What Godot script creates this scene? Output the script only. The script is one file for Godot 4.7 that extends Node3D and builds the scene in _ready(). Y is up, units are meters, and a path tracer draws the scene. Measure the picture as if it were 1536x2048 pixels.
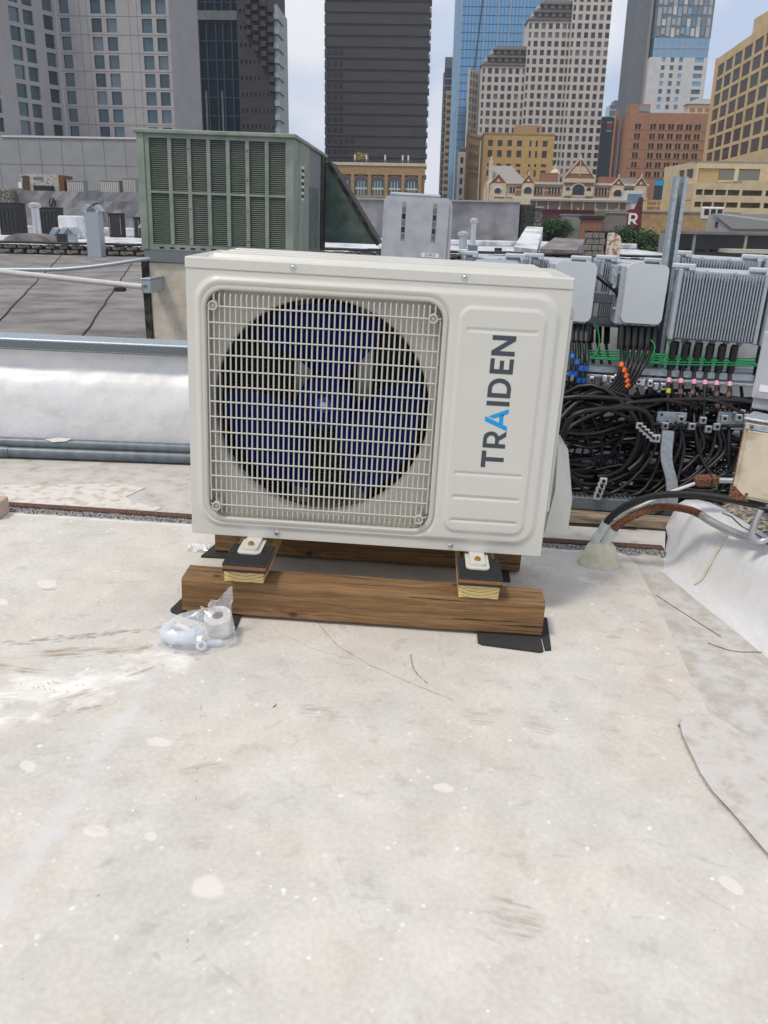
extends Node3D
# A rooftop with a new air conditioner in front of a skyline. Metres, y up.
# Foreground: roof surface at y = 0, unit front at z = 0. City: its own level frame (the roof slopes two degrees).
var CITY := Transform3D(Basis(Vector3(0.99946, 0.03296, 0.0), Vector3(-0.03295, 0.9994, -0.01107), Vector3(-0.00036, 0.01106, 0.99994)).orthonormalized(), Vector3(0.10545, 0.98005, 2.00895))
var MC := {}
var counts := {}
var meshes := {}
var rng := RandomNumberGenerator.new()

# ---------------------------------------------------------------- helpers
func lin(r: float, g: float, b: float) -> Color:
	return Color(r, g, b).linear_to_srgb()

func mat(key: String, c: Color, rough := 0.7, metal := 0.0) -> StandardMaterial3D:
	if MC.has(key): return MC[key]
	var m := StandardMaterial3D.new()
	m.albedo_color = c; m.roughness = rough; m.metallic = metal
	MC[key] = m
	return m

# a material whose colour runs through a list of linear colours along seamless noise
func noisy(key: String, cols: Array, o := {}) -> StandardMaterial3D:
	if MC.has(key): return MC[key]
	var n := FastNoiseLite.new()
	n.seed = hash(key) % 1000; n.frequency = o.get("freq", 0.02); n.fractal_octaves = o.get("oct", 5)
	n.noise_type = o.get("type", FastNoiseLite.TYPE_SIMPLEX_SMOOTH)
	n.fractal_gain = o.get("gain", 0.55)
	var s: int = o.get("size", 384)
	var im := n.get_seamless_image(s, s)
	im.convert(Image.FORMAT_L8)
	var d := im.get_data()
	var lut := PackedByteArray(); lut.resize(768)
	var con: float = o.get("con", 1.5)
	for i in 256:
		var t := clampf((i / 255.0 - 0.5) * con + 0.5, 0.0, 1.0) * (cols.size() - 1)
		var k := mini(int(t), cols.size() - 2)
		var a: Array = cols[k]; var b: Array = cols[k + 1]
		var c := Color(lerpf(a[0], b[0], t - k), lerpf(a[1], b[1], t - k), lerpf(a[2], b[2], t - k)).linear_to_srgb()
		lut[i * 3] = int(c.r * 255.0 + 0.5); lut[i * 3 + 1] = int(c.g * 255.0 + 0.5); lut[i * 3 + 2] = int(c.b * 255.0 + 0.5)
	var sx: int = o.get("stretch", 1)
	var sy: int = o.get("stretch_y", 1)
	var out := PackedByteArray(); out.resize(s * s * 3)
	for y in s:
		for x in s:
			var v := d[(y / sy) * s + x / sx]
			var p := (y * s + x) * 3
			out[p] = lut[v * 3]; out[p + 1] = lut[v * 3 + 1]; out[p + 2] = lut[v * 3 + 2]
	var m := StandardMaterial3D.new()
	m.albedo_texture = ImageTexture.create_from_image(Image.create_from_data(s, s, false, Image.FORMAT_RGB8, out))
	m.uv1_triplanar = true
	m.uv1_world_triplanar = o.get("world", false)
	var sc: float = 1.0 / o.get("tile", 1.0)
	m.uv1_scale = Vector3(sc, sc, sc)
	m.roughness = o.get("rough", 0.75); m.metallic = o.get("metal", 0.0)
	if o.has("bump"):
		m.heightmap_enabled = true; m.heightmap_texture = ImageTexture.create_from_image(im); m.heightmap_scale = o.bump
	MC[key] = m
	return m

func numbered(called: String, who := 0) -> String:
	var k := str(who) + called
	var n: int = counts.get(k, 0)
	counts[k] = n + 1
	return called if n == 0 else "%s_%03d" % [called, n]

func thing(called: String, label: String, category: String, xf := Transform3D(), group := "") -> Node3D:
	var o := Node3D.new(); o.name = numbered(called); add_child(o)
	o.transform = xf
	o.set_meta("label", label); o.set_meta("category", category)
	if group != "": o.set_meta("group", group)
	return o

func pm(called: String, mesh: Mesh, m: Material, parent: Node, xf := Transform3D(), stuff := false) -> MeshInstance3D:
	var o := MeshInstance3D.new(); o.name = numbered(called, 0 if parent == self else parent.get_instance_id())
	o.mesh = mesh; o.material_override = m; o.transform = xf
	parent.add_child(o)
	if stuff: o.set_meta("kind", "stuff")
	return o

func part(called: String, st: SurfaceTool, m: Material, parent: Node, xf := Transform3D(), stuff := false) -> MeshInstance3D:
	return pm(called, st.commit(), m, parent, xf, stuff)

func single(called: String, st: SurfaceTool, m: Material, label: String, category: String, xf := Transform3D(), group := "") -> MeshInstance3D:
	var o := pm(called, st.commit(), m, self, xf)
	o.set_meta("label", label); o.set_meta("category", category)
	if group != "": o.set_meta("group", group)
	return o

func struct(called: String, st: SurfaceTool, m: Material, xf := Transform3D()) -> MeshInstance3D:
	var o := pm(called, st.commit(), m, self, xf)
	o.set_meta("kind", "structure")
	return o

func copy(o: Node3D, called: String, xf: Transform3D, label := "") -> Node3D:
	var c: Node3D = o.duplicate(); c.name = numbered(called); add_child(c); c.transform = xf
	if label != "": c.set_meta("label", label)
	return c

func T(x: float, y: float, z: float, yaw := 0.0) -> Transform3D:
	return Transform3D(Basis(Vector3.UP, yaw), Vector3(x, y, z))

func C(x: float, y: float, z: float, yaw := 0.0) -> Transform3D:
	return CITY * T(x, y, z, yaw)

func sm() -> SurfaceTool:
	var st := SurfaceTool.new(); st.begin(Mesh.PRIMITIVE_TRIANGLES)
	return st

func tri(st: SurfaceTool, a: Vector3, b: Vector3, c: Vector3, out: Vector3) -> void:
	var n := (b - a).cross(c - a).normalized()
	if n.dot(out) < 0.0:
		var t := b; b = c; c = t; n = -n
	st.set_normal(n); st.add_vertex(a); st.set_normal(n); st.add_vertex(c); st.set_normal(n); st.add_vertex(b)

func quad(st: SurfaceTool, a: Vector3, b: Vector3, c: Vector3, d: Vector3, out: Vector3) -> void:
	tri(st, a, b, c, out); tri(st, a, c, d, out)

# chamfered box
func box(st: SurfaceTool, c: Vector3, s: Vector3, bv := 0.0, B := Basis()) -> void:
	var h := s * 0.5
	if bv <= 0.0:
		for ax in 3:
			var u := (ax + 1) % 3; var v := (ax + 2) % 3
			for sg: float in [-1.0, 1.0]:
				var p := []
				for k: Array in [[-1, -1], [1, -1], [1, 1], [-1, 1]]:
					var w := Vector3(); w[ax] = sg * h[ax]; w[u] = k[0] * h[u]; w[v] = k[1] * h[v]
					p.append(c + B * w)
				var n := Vector3(); n[ax] = sg
				quad(st, p[0], p[1], p[2], p[3], B * n)
		return
	bv = minf(bv, minf(h.x, minf(h.y, h.z)) * 0.98)
	var P := func(ax: int, sg: Vector3) -> Vector3:
		var w := (h - Vector3(bv, bv, bv)) * sg
		w[ax] = h[ax] * sg[ax]
		return c + B * w
	for ax in 3:
		var u := (ax + 1) % 3; var v := (ax + 2) % 3
		for sg: float in [-1.0, 1.0]:
			var p := []
			for k: Array in [[-1, -1], [1, -1], [1, 1], [-1, 1]]:
				var g := Vector3(); g[ax] = sg; g[u] = k[0]; g[v] = k[1]
				p.append(P.call(ax, g))
			var n := Vector3(); n[ax] = sg
			quad(st, p[0], p[1], p[2], p[3], B * n)
		for su: float in [-1.0, 1.0]:
			for sv: float in [-1.0, 1.0]:
				var g0 := Vector3(); g0[ax] = -1; g0[u] = su; g0[v] = sv
				var g1 := g0; g1[ax] = 1
				var n := Vector3(); n[u] = su; n[v] = sv
				quad(st, P.call(u, g0), P.call(u, g1), P.call(v, g1), P.call(v, g0), B * n)
	for sx: float in [-1.0, 1.0]:
		for sy: float in [-1.0, 1.0]:
			for sz: float in [-1.0, 1.0]:
				var g := Vector3(sx, sy, sz)
				tri(st, P.call(0, g), P.call(1, g), P.call(2, g), B * g)

func bx(x0: float, x1: float, y0: float, y1: float, z0: float, z1: float, bv := 0.0) -> SurfaceTool:
	var st := sm()
	addb(st, x0, x1, y0, y1, z0, z1, bv)
	return st

func addb(st: SurfaceTool, x0: float, x1: float, y0: float, y1: float, z0: float, z1: float, bv := 0.0) -> void:
	box(st, Vector3((x0 + x1) * 0.5, (y0 + y1) * 0.5, (z0 + z1) * 0.5), Vector3(absf(x1 - x0), absf(y1 - y0), absf(z1 - z0)), bv)

# smooth tube along points
func tube(st: SurfaceTool, pts: Array, r: float, n := 8, sq := 1.0) -> void:
	var m := pts.size()
	var up := Vector3.UP
	var t0: Vector3 = (pts[1] - pts[0]).normalized()
	if absf(t0.dot(up)) > 0.9: up = Vector3.RIGHT
	var side := t0.cross(up).normalized()
	var rings := []
	var norms := []
	for i in m:
		var t: Vector3 = (pts[mini(i + 1, m - 1)] - pts[maxi(i - 1, 0)]).normalized()
		side = (side - t * side.dot(t)).normalized()
		var w := t.cross(side)
		var ring := []; var nn := []
		for k in n:
			var a := TAU * k / n
			var dir := side * cos(a) + w * sin(a)
			ring.append(pts[i] + side * cos(a) * r + w * sin(a) * r * sq); nn.append(dir)
		rings.append(ring); norms.append(nn)
	for i in m - 1:
		for k in n:
			var k2 := (k + 1) % n
			_smooth_quad(st, rings[i][k], rings[i][k2], rings[i + 1][k2], rings[i + 1][k], norms[i][k], norms[i][k2], norms[i + 1][k2], norms[i + 1][k])
	for e in [0, m - 1]:
		var out: Vector3 = (pts[0] - pts[1]) if e == 0 else (pts[m - 1] - pts[m - 2])
		for k in range(1, n - 1):
			tri(st, rings[e][0], rings[e][k], rings[e][k + 1], out)

func _smooth_quad(st: SurfaceTool, a: Vector3, b: Vector3, c: Vector3, d: Vector3, na: Vector3, nb: Vector3, nc: Vector3, nd: Vector3) -> void:
	var n := (b - a).cross(c - a)
	if n.length_squared() < 1e-16: n = (c - a).cross(d - a)
	var f := n.dot(na + nb + nc + nd) >= 0.0
	var vs := [a, c, b, a, d, c] if f else [a, b, c, a, c, d]
	var ns := [na, nc, nb, na, nd, nc] if f else [na, nb, nc, na, nc, nd]
	for i in 6:
		st.set_normal(ns[i]); st.add_vertex(vs[i])

# surface of revolution about local y; profile of (radius, height)
func lathe(st: SurfaceTool, prof: Array, xf := Transform3D(), n := 16) -> void:
	for i in prof.size() - 1:
		var p: Vector2 = prof[i]; var p2: Vector2 = prof[i + 1]
		var e := p2 - p
		var nr := Vector2(e.y, -e.x).normalized()
		for k in n:
			var a := TAU * k / n; var b := TAU * (k + 1) / n
			var da := Vector3(cos(a), 0, sin(a)); var db := Vector3(cos(b), 0, sin(b))
			var na := (xf.basis * (da * nr.x + Vector3.UP * nr.y)).normalized()
			var nb := (xf.basis * (db * nr.x + Vector3.UP * nr.y)).normalized()
			_smooth_quad(st, xf * (da * p.x + Vector3.UP * p.y), xf * (db * p.x + Vector3.UP * p.y), xf * (db * p2.x + Vector3.UP * p2.y), xf * (da * p2.x + Vector3.UP * p2.y), na, nb, nb, na)

func disc(st: SurfaceTool, p0: Vector3, p1: Vector3, r: float, n := 14) -> void:
	tube(st, [p0, p1], r, n)

# polygon in xy extruded from z0 to z1
func extrude(st: SurfaceTool, poly: Array, z0: float, z1: float, xf := Transform3D()) -> void:
	var pp := PackedVector2Array(poly)
	var idx := Geometry2D.triangulate_polygon(pp)
	for k in range(0, idx.size(), 3):
		for z: Array in [[z0, -1.0], [z1, 1.0]]:
			var v := []
			for j in 3: v.append(xf * Vector3(pp[idx[k + j]].x, pp[idx[k + j]].y, z[0]))
			tri(st, v[0], v[1], v[2], xf.basis * Vector3(0, 0, z[1] * signf(z1 - z0)))
	var ccw := not Geometry2D.is_polygon_clockwise(pp)
	for i in pp.size():
		var a := pp[i]; var b := pp[(i + 1) % pp.size()]
		var e := b - a
		var n := Vector2(e.y, -e.x) if ccw else Vector2(-e.y, e.x)
		quad(st, xf * Vector3(a.x, a.y, z0), xf * Vector3(b.x, b.y, z0), xf * Vector3(b.x, b.y, z1), xf * Vector3(a.x, a.y, z1), xf.basis * Vector3(n.x, n.y, 0))

func rrect(x0: float, x1: float, y0: float, y1: float, r: float, n := 5) -> Array:
	var p := []
	for c: Array in [[x1 - r, y1 - r, 0.0], [x0 + r, y1 - r, 0.25], [x0 + r, y0 + r, 0.5], [x1 - r, y0 + r, 0.75]]:
		for i in n + 1:
			var a: float = TAU * (c[2] + 0.25 * i / n)
			p.append(Vector2(c[0] + cos(a) * r, c[1] + sin(a) * r))
	return p

func spline(ctrl: Array, per := 6) -> Array:
	var out := []
	for i in ctrl.size() - 1:
		var p0: Vector3 = ctrl[maxi(i - 1, 0)]; var p1: Vector3 = ctrl[i]; var p2: Vector3 = ctrl[i + 1]; var p3: Vector3 = ctrl[mini(i + 2, ctrl.size() - 1)]
		for k in per:
			out.append(p1.cubic_interpolate(p2, p0, p3, float(k) / per))
	out.append(ctrl[-1])
	return out

func sdrr(x: float, y: float, cx: float, cy: float, hx: float, hy: float, r: float) -> float:
	var qx := absf(x - cx) - hx + r; var qy := absf(y - cy) - hy + r
	return Vector2(maxf(qx, 0), maxf(qy, 0)).length() + minf(maxf(qx, qy), 0.0) - r

# a wall front with real openings: xs, ys are lists of [from, to]; panes sit back in the openings
func facade(parent: Node3D, wm: Material, W: float, H: float, xs: Array, ys: Array, rec: float, glass: Array, xf := Transform3D(), pane_name := "window", skip := []) -> void:
	var st := sm()
	var Z := Vector3(0, 0, 1)
	var f := func(x0: float, x1: float, y0: float, y1: float) -> void:
		if x1 - x0 > 0.001 and y1 - y0 > 0.001:
			quad(st, Vector3(x0, y0, 0), Vector3(x1, y0, 0), Vector3(x1, y1, 0), Vector3(x0, y1, 0), Z)
	var y := 0.0
	for ry: Array in ys:
		f.call(0.0, W, y, ry[0])
		var x := 0.0
		for rx: Array in xs:
			f.call(x, rx[0], ry[0], ry[1]); x = rx[1]
		f.call(x, W, ry[0], ry[1])
		y = ry[1]
	f.call(0.0, W, y, H)
	for s: Array in [[Vector3(0, 0, 0), Vector3(0, H, 0), Vector3(-1, 0, 0)], [Vector3(W, 0, 0), Vector3(W, H, 0), Vector3(1, 0, 0)], [Vector3(0, H, 0), Vector3(W, H, 0), Vector3(0, 1, 0)]]:
		var b := Vector3(0, 0, -rec - 0.25)
		quad(st, s[0], s[1], s[1] + b, s[0] + b, s[2])
	for ry: Array in ys:
		for rx: Array in xs:
			var a := Vector3(rx[0], ry[0], 0); var b := Vector3(rx[1], ry[0], 0); var c := Vector3(rx[1], ry[1], 0); var d := Vector3(rx[0], ry[1], 0)
			var k := Vector3(0, 0, -rec - 0.05)
			quad(st, a, b, b + k, a + k, Vector3(0, 1, 0)); quad(st, d, c, c + k, d + k, Vector3(0, -1, 0))
			quad(st, a, d, d + k, a + k, Vector3(1, 0, 0)); quad(st, b, c, c + k, b + k, Vector3(-1, 0, 0))
	part("wall", st, wm, parent, xf)
	if glass.is_empty(): return
	for j in ys.size():
		for i in xs.size():
			if [i, j] in skip: continue
			var w: float = xs[i][1] - xs[i][0]; var h: float = ys[j][1] - ys[j][0]
			var key := "pane%.2f_%.2f" % [w, h]
			if not meshes.has(key): meshes[key] = bx(-w / 2, w / 2, -h / 2, h / 2, -0.06, 0.0).commit()
			var g: Material = glass[(i * 7 + j * 5 + (i * j) % 3) % glass.size()]
			pm(pane_name, meshes[key], g, parent, xf * T((xs[i][0] + xs[i][1]) / 2, (ys[j][0] + ys[j][1]) / 2, -rec))

func spans(first: float, pitch: float, w: float, n: int) -> Array:
	var a := []
	for i in n: a.append([first + i * pitch, first + i * pitch + w])
	return a

func letter_polys(ch: String) -> Array:
	# strokes in a unit box, height 1, written as polygons
	var w := 0.2
	match ch:
		"T": return [[Vector2(0, 1), Vector2(0.78, 1), Vector2(0.78, 0.8), Vector2(0, 0.8)], [Vector2(0.29, 0), Vector2(0.49, 0), Vector2(0.49, 0.8), Vector2(0.29, 0.8)]]
		"I": return [[Vector2(0, 0), Vector2(w, 0), Vector2(w, 1), Vector2(0, 1)]]
		"E": return [[Vector2(0, 0), Vector2(0.66, 0), Vector2(0.66, 0.18), Vector2(w, 0.18), Vector2(w, 0.41), Vector2(0.58, 0.41), Vector2(0.58, 0.59), Vector2(w, 0.59), Vector2(w, 0.82), Vector2(0.66, 0.82), Vector2(0.66, 1), Vector2(0, 1)]]
		"N": return [[Vector2(0, 0), Vector2(w, 0), Vector2(w, 0.66), Vector2(0.66, 0), Vector2(0.86, 0), Vector2(0.86, 1), Vector2(0.66, 1), Vector2(0.66, 0.34), Vector2(w, 1), Vector2(0, 1)]]
		"A": return [[Vector2(0.0, 0), Vector2(0.2, 0), Vector2(0.3, 0.2), Vector2(0.75, 0.2), Vector2(0.67, 0.38), Vector2(0.37, 0.38), Vector2(0.63, 1), Vector2(0.41, 1)], [Vector2(0.79, 0), Vector2(1.0, 0), Vector2(0.63, 0.86), Vector2(0.53, 0.62)]]
		"D":
			var a := [Vector2(0, 0), Vector2(0.4, 0)]
			for i in 9: a.append(Vector2(0.4 + 0.45 * sin(PI * (i + 0.5) / 9), 0.5 - 0.5 * cos(PI * (i + 0.5) / 9)))
			a.append_array([Vector2(0.4, 1), Vector2(0, 1), Vector2(0, 0.5), Vector2(w, 0.5), Vector2(w, 0.82), Vector2(0.4, 0.82)])
			for i in 9: a.append(Vector2(0.4 + 0.25 * sin(PI * (i + 0.5) / 9), 0.5 + 0.32 * cos(PI * (i + 0.5) / 9)))
			a.append_array([Vector2(0.4, 0.18), Vector2(w, 0.18), Vector2(w, 0.499), Vector2(0, 0.499)])
			return [a]
		"R":
			var a := [Vector2(0, 0), Vector2(w, 0), Vector2(w, 0.3), Vector2(0.34, 0.3), Vector2(0.56, 0), Vector2(0.8, 0), Vector2(0.55, 0.34)]
			for i in 7: a.append(Vector2(0.44 + 0.33 * sin(PI * (i + 0.8) / 8), 0.65 - 0.35 * cos(PI * (i + 0.8) / 8)))
			a.append_array([Vector2(0.44, 1), Vector2(0, 1), Vector2(0, 0.65), Vector2(w, 0.65), Vector2(w, 0.83), Vector2(0.42, 0.83)])
			for i in 7: a.append(Vector2(0.42 + 0.17 * sin(PI * (i + 0.5) / 7), 0.65 + 0.17 * cos(PI * (i + 0.5) / 7)))
			a.append_array([Vector2(0.42, 0.47), Vector2(w, 0.47), Vector2(w, 0.649), Vector2(0, 0.649)])
			return [a]
	return []

# ---------------------------------------------------------------- the scene
func _ready() -> void:
	rng.seed = 7
	var cam := Camera3D.new(); cam.name = "camera"; add_child(cam)
	cam.position = Vector3(0.10545, 0.98005, 2.00895)
	cam.rotation = Vector3(-0.34265, 0.03106, 0.05545)
	cam.fov = 62.13; cam.near = 0.05; cam.far = 3000.0
	cam.current = true
	var we := WorldEnvironment.new(); we.name = "environment"; add_child(we)
	var env := Environment.new(); we.environment = env
	env.background_mode = Environment.BG_SKY
	env.tonemap_mode = Environment.TONE_MAPPER_LINEAR
	env.tonemap_exposure = 1.06
	env.fog_enabled = true; env.fog_density = 0.00025; env.fog_light_color = Color(0.86, 0.89, 0.94)
	env.sdfgi_enabled = true; env.ssao_enabled = true; env.ssil_enabled = true
	var sky := Sky.new(); sky.sky_material = sky_material(); env.sky = sky
	var sun := DirectionalLight3D.new(); sun.name = "sun"; add_child(sun)
	sun.basis = Basis.looking_at(-Vector3(-0.35, 0.87, 0.33).normalized())
	sun.light_energy = 0.6; sun.light_angular_distance = 10.0
	sun.light_color = Color(1.0, 0.96, 0.9); sun.shadow_enabled = true
	materials()
	roof()
	parapet()
	city_ground()
	neighbour_roofs()
	skyline_left()
	skyline_middle()
	skyline_right()
	green_unit()
	roof_clutter()
	trees()
	air_conditioner()
	timber()
	radio_rack()
	cables()
	right_wall_things()
	small_things()

func sky_material() -> PanoramaSkyMaterial:
	var w := 1024; var h := 512
	var n := FastNoiseLite.new(); n.seed = 5; n.frequency = 1.6; n.fractal_octaves = 6; n.fractal_gain = 0.5
	n.noise_type = FastNoiseLite.TYPE_SIMPLEX_SMOOTH
	var d := PackedFloat32Array(); d.resize(w * h * 3)
	for y in h:
		var el := PI * (0.5 - (y + 0.5) / h)
		var up := clampf(sin(el), 0.0, 1.0)
		for x in w:
			var az := TAU * (x + 0.5) / w
			var v := Vector3(cos(az) * cos(el), sin(el) * 1.7, sin(az) * cos(el))
			var c := clampf(n.get_noise_3dv(v * 2.0) * 1.9 + 0.55, 0.0, 1.0)
			var blue := Vector3(0.52, 0.62, 0.81).lerp(Vector3(0.52, 0.61, 0.8), up)
			var cloud := Vector3(0.84, 0.855, 0.91).lerp(Vector3(0.98, 0.97, 0.97), up)
			var col := blue.lerp(cloud, c)
			if el < 0.0: col = col.lerp(Vector3(0.35, 0.34, 0.33), clampf(-el * 12.0, 0.0, 1.0))
			var p := (y * w + x) * 3
			d[p] = col.x; d[p + 1] = col.y; d[p + 2] = col.z
	var m := PanoramaSkyMaterial.new()
	m.panorama = ImageTexture.create_from_image(Image.create_from_data(w, h, false, Image.FORMAT_RGBF, d.to_byte_array()))
	return m

func materials() -> void:
	noisy("coat", [[0.64, 0.635, 0.625], [0.7, 0.7, 0.705], [0.73, 0.73, 0.74], [0.75, 0.75, 0.76], [0.69, 0.675, 0.65]], {"freq": 0.01, "tile": 0.8, "rough": 0.38, "bump": 0.25, "con": 1.4, "size": 512, "gain": 0.62})
	noisy("coat_streaked", [[0.58, 0.58, 0.585], [0.64, 0.645, 0.65], [0.67, 0.675, 0.68], [0.69, 0.69, 0.7]], {"freq": 0.035, "tile": 0.35, "rough": 0.34, "con": 1.3, "size": 512, "stretch_y": 8})
	noisy("coat_dirty", [[0.5, 0.47, 0.43], [0.6, 0.58, 0.56], [0.66, 0.65, 0.64], [0.68, 0.68, 0.67]], {"freq": 0.014, "tile": 0.8, "rough": 0.6, "bump": 0.2, "con": 1.7, "size": 512})
	noisy("galv", [[0.3, 0.35, 0.39], [0.4, 0.45, 0.49], [0.48, 0.53, 0.57]], {"freq": 0.05, "tile": 0.35, "rough": 0.48, "metal": 0.55})
	noisy("galv_dark", [[0.1, 0.12, 0.135], [0.15, 0.18, 0.2], [0.2, 0.23, 0.255]], {"freq": 0.09, "tile": 0.25, "rough": 0.55, "metal": 0.4})
	noisy("conduit", [[0.11, 0.135, 0.155], [0.15, 0.18, 0.205], [0.18, 0.21, 0.235]], {"freq": 0.02, "tile": 0.5, "rough": 0.42, "metal": 0.2})
	noisy("ledge", [[0.4, 0.35, 0.3], [0.5, 0.47, 0.435], [0.54, 0.515, 0.49], [0.57, 0.55, 0.53]], {"freq": 0.012, "tile": 0.7, "rough": 0.8, "con": 1.4, "gain": 0.65, "bump": 0.1, "world": true, "size": 512})
	noisy("lower", [[0.44, 0.4, 0.35], [0.49, 0.46, 0.425], [0.53, 0.51, 0.485], [0.57, 0.56, 0.545]], {"gain": 0.72, "freq": 0.012, "tile": 0.6, "rough": 0.7, "con": 1.8, "bump": 0.1, "world": true, "size": 512})
	noisy("bright_patch", [[0.5, 0.44, 0.36], [0.62, 0.585, 0.53], [0.66, 0.63, 0.575], [0.67, 0.645, 0.595]], {"freq": 0.03, "tile": 0.6, "rough": 0.8, "con": 2.0, "world": true})
	noisy("rust_bar", [[0.05, 0.03, 0.025], [0.1, 0.05, 0.035], [0.16, 0.09, 0.06]], {"freq": 0.05, "tile": 0.3, "rough": 0.85, "bump": 0.3})
	noisy("tar", [[0.03, 0.03, 0.03], [0.25, 0.25, 0.25], [0.42, 0.41, 0.4]], {"freq": 0.05, "tile": 0.2, "rough": 0.8, "con": 2.4, "bump": 0.5})
	noisy("rubber", [[0.008, 0.008, 0.008], [0.02, 0.02, 0.022], [0.035, 0.035, 0.036], [0.09, 0.09, 0.085]], {"freq": 0.25, "tile": 0.14, "rough": 0.85, "con": 2.0, "bump": 0.15, "oct": 3})
	noisy("pad_rubber", [[0.012, 0.012, 0.013], [0.025, 0.025, 0.026]], {"freq": 0.2, "tile": 0.1, "rough": 0.7})
	noisy("cork", [[0.1, 0.04, 0.015], [0.3, 0.14, 0.06], [0.45, 0.22, 0.1]], {"freq": 0.2, "tile": 0.08, "rough": 0.9, "con": 2.0, "bump": 0.1})
	noisy("enamel", [[0.59, 0.583, 0.535], [0.605, 0.598, 0.55]], {"freq": 0.01, "tile": 0.7, "rough": 0.32})
	mat("guard", lin(0.52, 0.51, 0.445), 0.4)
	mat("shroud", lin(0.56, 0.55, 0.5), 0.5)
	mat("dark_inside", lin(0.012, 0.012, 0.012), 0.9)
	noisy("fan_blue", [[0.002, 0.01, 0.09], [0.003, 0.014, 0.12]], {"freq": 0.02, "tile": 0.3, "rough": 0.6})
	MC.fan_blue.metallic_specular = 0.25
	mat("hub_blue", lin(0.005, 0.06, 0.35), 0.35)
	mat("chrome", lin(0.62, 0.63, 0.66), 0.3, 0.85)
	mat("steel", lin(0.5, 0.5, 0.5), 0.4, 0.7)
	mat("brass", lin(0.5, 0.28, 0.06), 0.35, 0.8)
	mat("coil", lin(0.1, 0.1, 0.105), 0.5, 0.5)
	mat("coil_fins", lin(0.2, 0.2, 0.205), 0.6, 0.3)
	mat("inner_steel", lin(0.3, 0.3, 0.29), 0.6, 0.3)
	mat("shelf_shade_brown", lin(0.09, 0.06, 0.04), 0.7)  # shelf brown, also used for painted shade in openings
	mat("tape_grey", lin(0.5, 0.5, 0.48), 0.6)
	mat("letter_dark", lin(0.045, 0.06, 0.075), 0.5)
	mat("letter_blue", lin(0.0, 0.3, 0.68), 0.45)
	mat("cable_black", lin(0.007, 0.007, 0.008), 0.42)
	mat("cable_green", lin(0.0, 0.2, 0.06), 0.5)
	mat("tape_orange", lin(0.85, 0.14, 0.02), 0.6)
	mat("tape_blue", lin(0.01, 0.12, 0.55), 0.6)
	mat("tape_pink", lin(0.8, 0.34, 0.48), 0.6)
	mat("tape_yellow", lin(0.5, 0.45, 0.04), 0.6)
	mat("tape_brown", lin(0.16, 0.08, 0.06), 0.6)
	noisy("radio_alu", [[0.38, 0.42, 0.47], [0.45, 0.49, 0.54]], {"freq": 0.03, "tile": 0.3, "rough": 0.5, "metal": 0.15})
	noisy("radio_cover", [[0.52, 0.56, 0.58], [0.56, 0.6, 0.62]], {"freq": 0.008, "tile": 0.6, "rough": 0.45})
	noisy("cabinet_grey", [[0.36, 0.37, 0.41], [0.42, 0.43, 0.47], [0.45, 0.46, 0.5]], {"freq": 0.015, "tile": 0.4, "rough": 0.55, "stretch": 1})
	noisy("box_beige", [[0.4, 0.33, 0.23], [0.55, 0.48, 0.37], [0.6, 0.53, 0.42]], {"freq": 0.012, "tile": 0.5, "rough": 0.6, "con": 1.7})
	noisy("rust", [[0.06, 0.022, 0.012], [0.14, 0.055, 0.028], [0.3, 0.14, 0.08]], {"freq": 0.06, "tile": 0.15, "rough": 0.9, "con": 2.0, "bump": 0.15})
	noisy("patch", [[0.46, 0.415, 0.365], [0.54, 0.51, 0.475], [0.57, 0.545, 0.515], [0.585, 0.56, 0.535]], {"freq": 0.015, "tile": 0.5, "con": 1.5, "rough": 0.75, "gain": 0.68, "size": 512})
	noisy("foam", [[0.55, 0.52, 0.37], [0.66, 0.62, 0.48], [0.72, 0.69, 0.57]], {"freq": 0.015, "tile": 0.2, "rough": 0.65, "con": 1.4})
	noisy("wrap", [[0.5, 0.55, 0.48], [0.68, 0.72, 0.7]], {"freq": 0.03, "tile": 0.15, "rough": 0.5, "bump": 0.2})
	noisy("sleeper", [[0.14, 0.1, 0.07], [0.26, 0.2, 0.14], [0.34, 0.27, 0.2]], {"freq": 0.06, "tile": 0.4, "rough": 0.85, "stretch": 8, "con": 1.8})
	# city
	noisy("grey_roof", [[0.11, 0.1, 0.095], [0.17, 0.155, 0.15], [0.23, 0.215, 0.205], [0.26, 0.245, 0.235]], {"gain": 0.65, "freq": 0.01, "tile": 7.0, "rough": 0.9, "con": 1.3, "bump": 0.5, "size": 512})
	noisy("stone", [[0.04, 0.037, 0.033], [0.1, 0.09, 0.08], [0.18, 0.165, 0.145], [0.27, 0.25, 0.22]], {"freq": 0.02, "tile": 1.3, "rough": 0.95, "con": 1.6, "bump": 3.0})
	noisy("white_roof", [[0.3, 0.3, 0.31], [0.56, 0.57, 0.6], [0.66, 0.67, 0.7]], {"freq": 0.012, "tile": 5.0, "rough": 0.7, "con": 1.8})
	noisy("tarp", [[0.13, 0.13, 0.14], [0.19, 0.19, 0.2], [0.25, 0.25, 0.26]], {"freq": 0.008, "tile": 6.0, "rough": 0.8, "con": 1.5, "bump": 6.0})
	noisy("green_paint", [[0.18, 0.225, 0.185], [0.23, 0.275, 0.225], [0.27, 0.31, 0.26]], {"freq": 0.012, "tile": 1.5, "rough": 0.55, "con": 1.6})
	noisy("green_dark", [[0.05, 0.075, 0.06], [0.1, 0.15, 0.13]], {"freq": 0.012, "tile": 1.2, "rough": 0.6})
	noisy("grime", [[0.006, 0.006, 0.005], [0.02, 0.02, 0.016], [0.06, 0.06, 0.05]], {"freq": 0.02, "tile": 1.0, "rough": 0.8, "con": 1.8})
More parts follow.
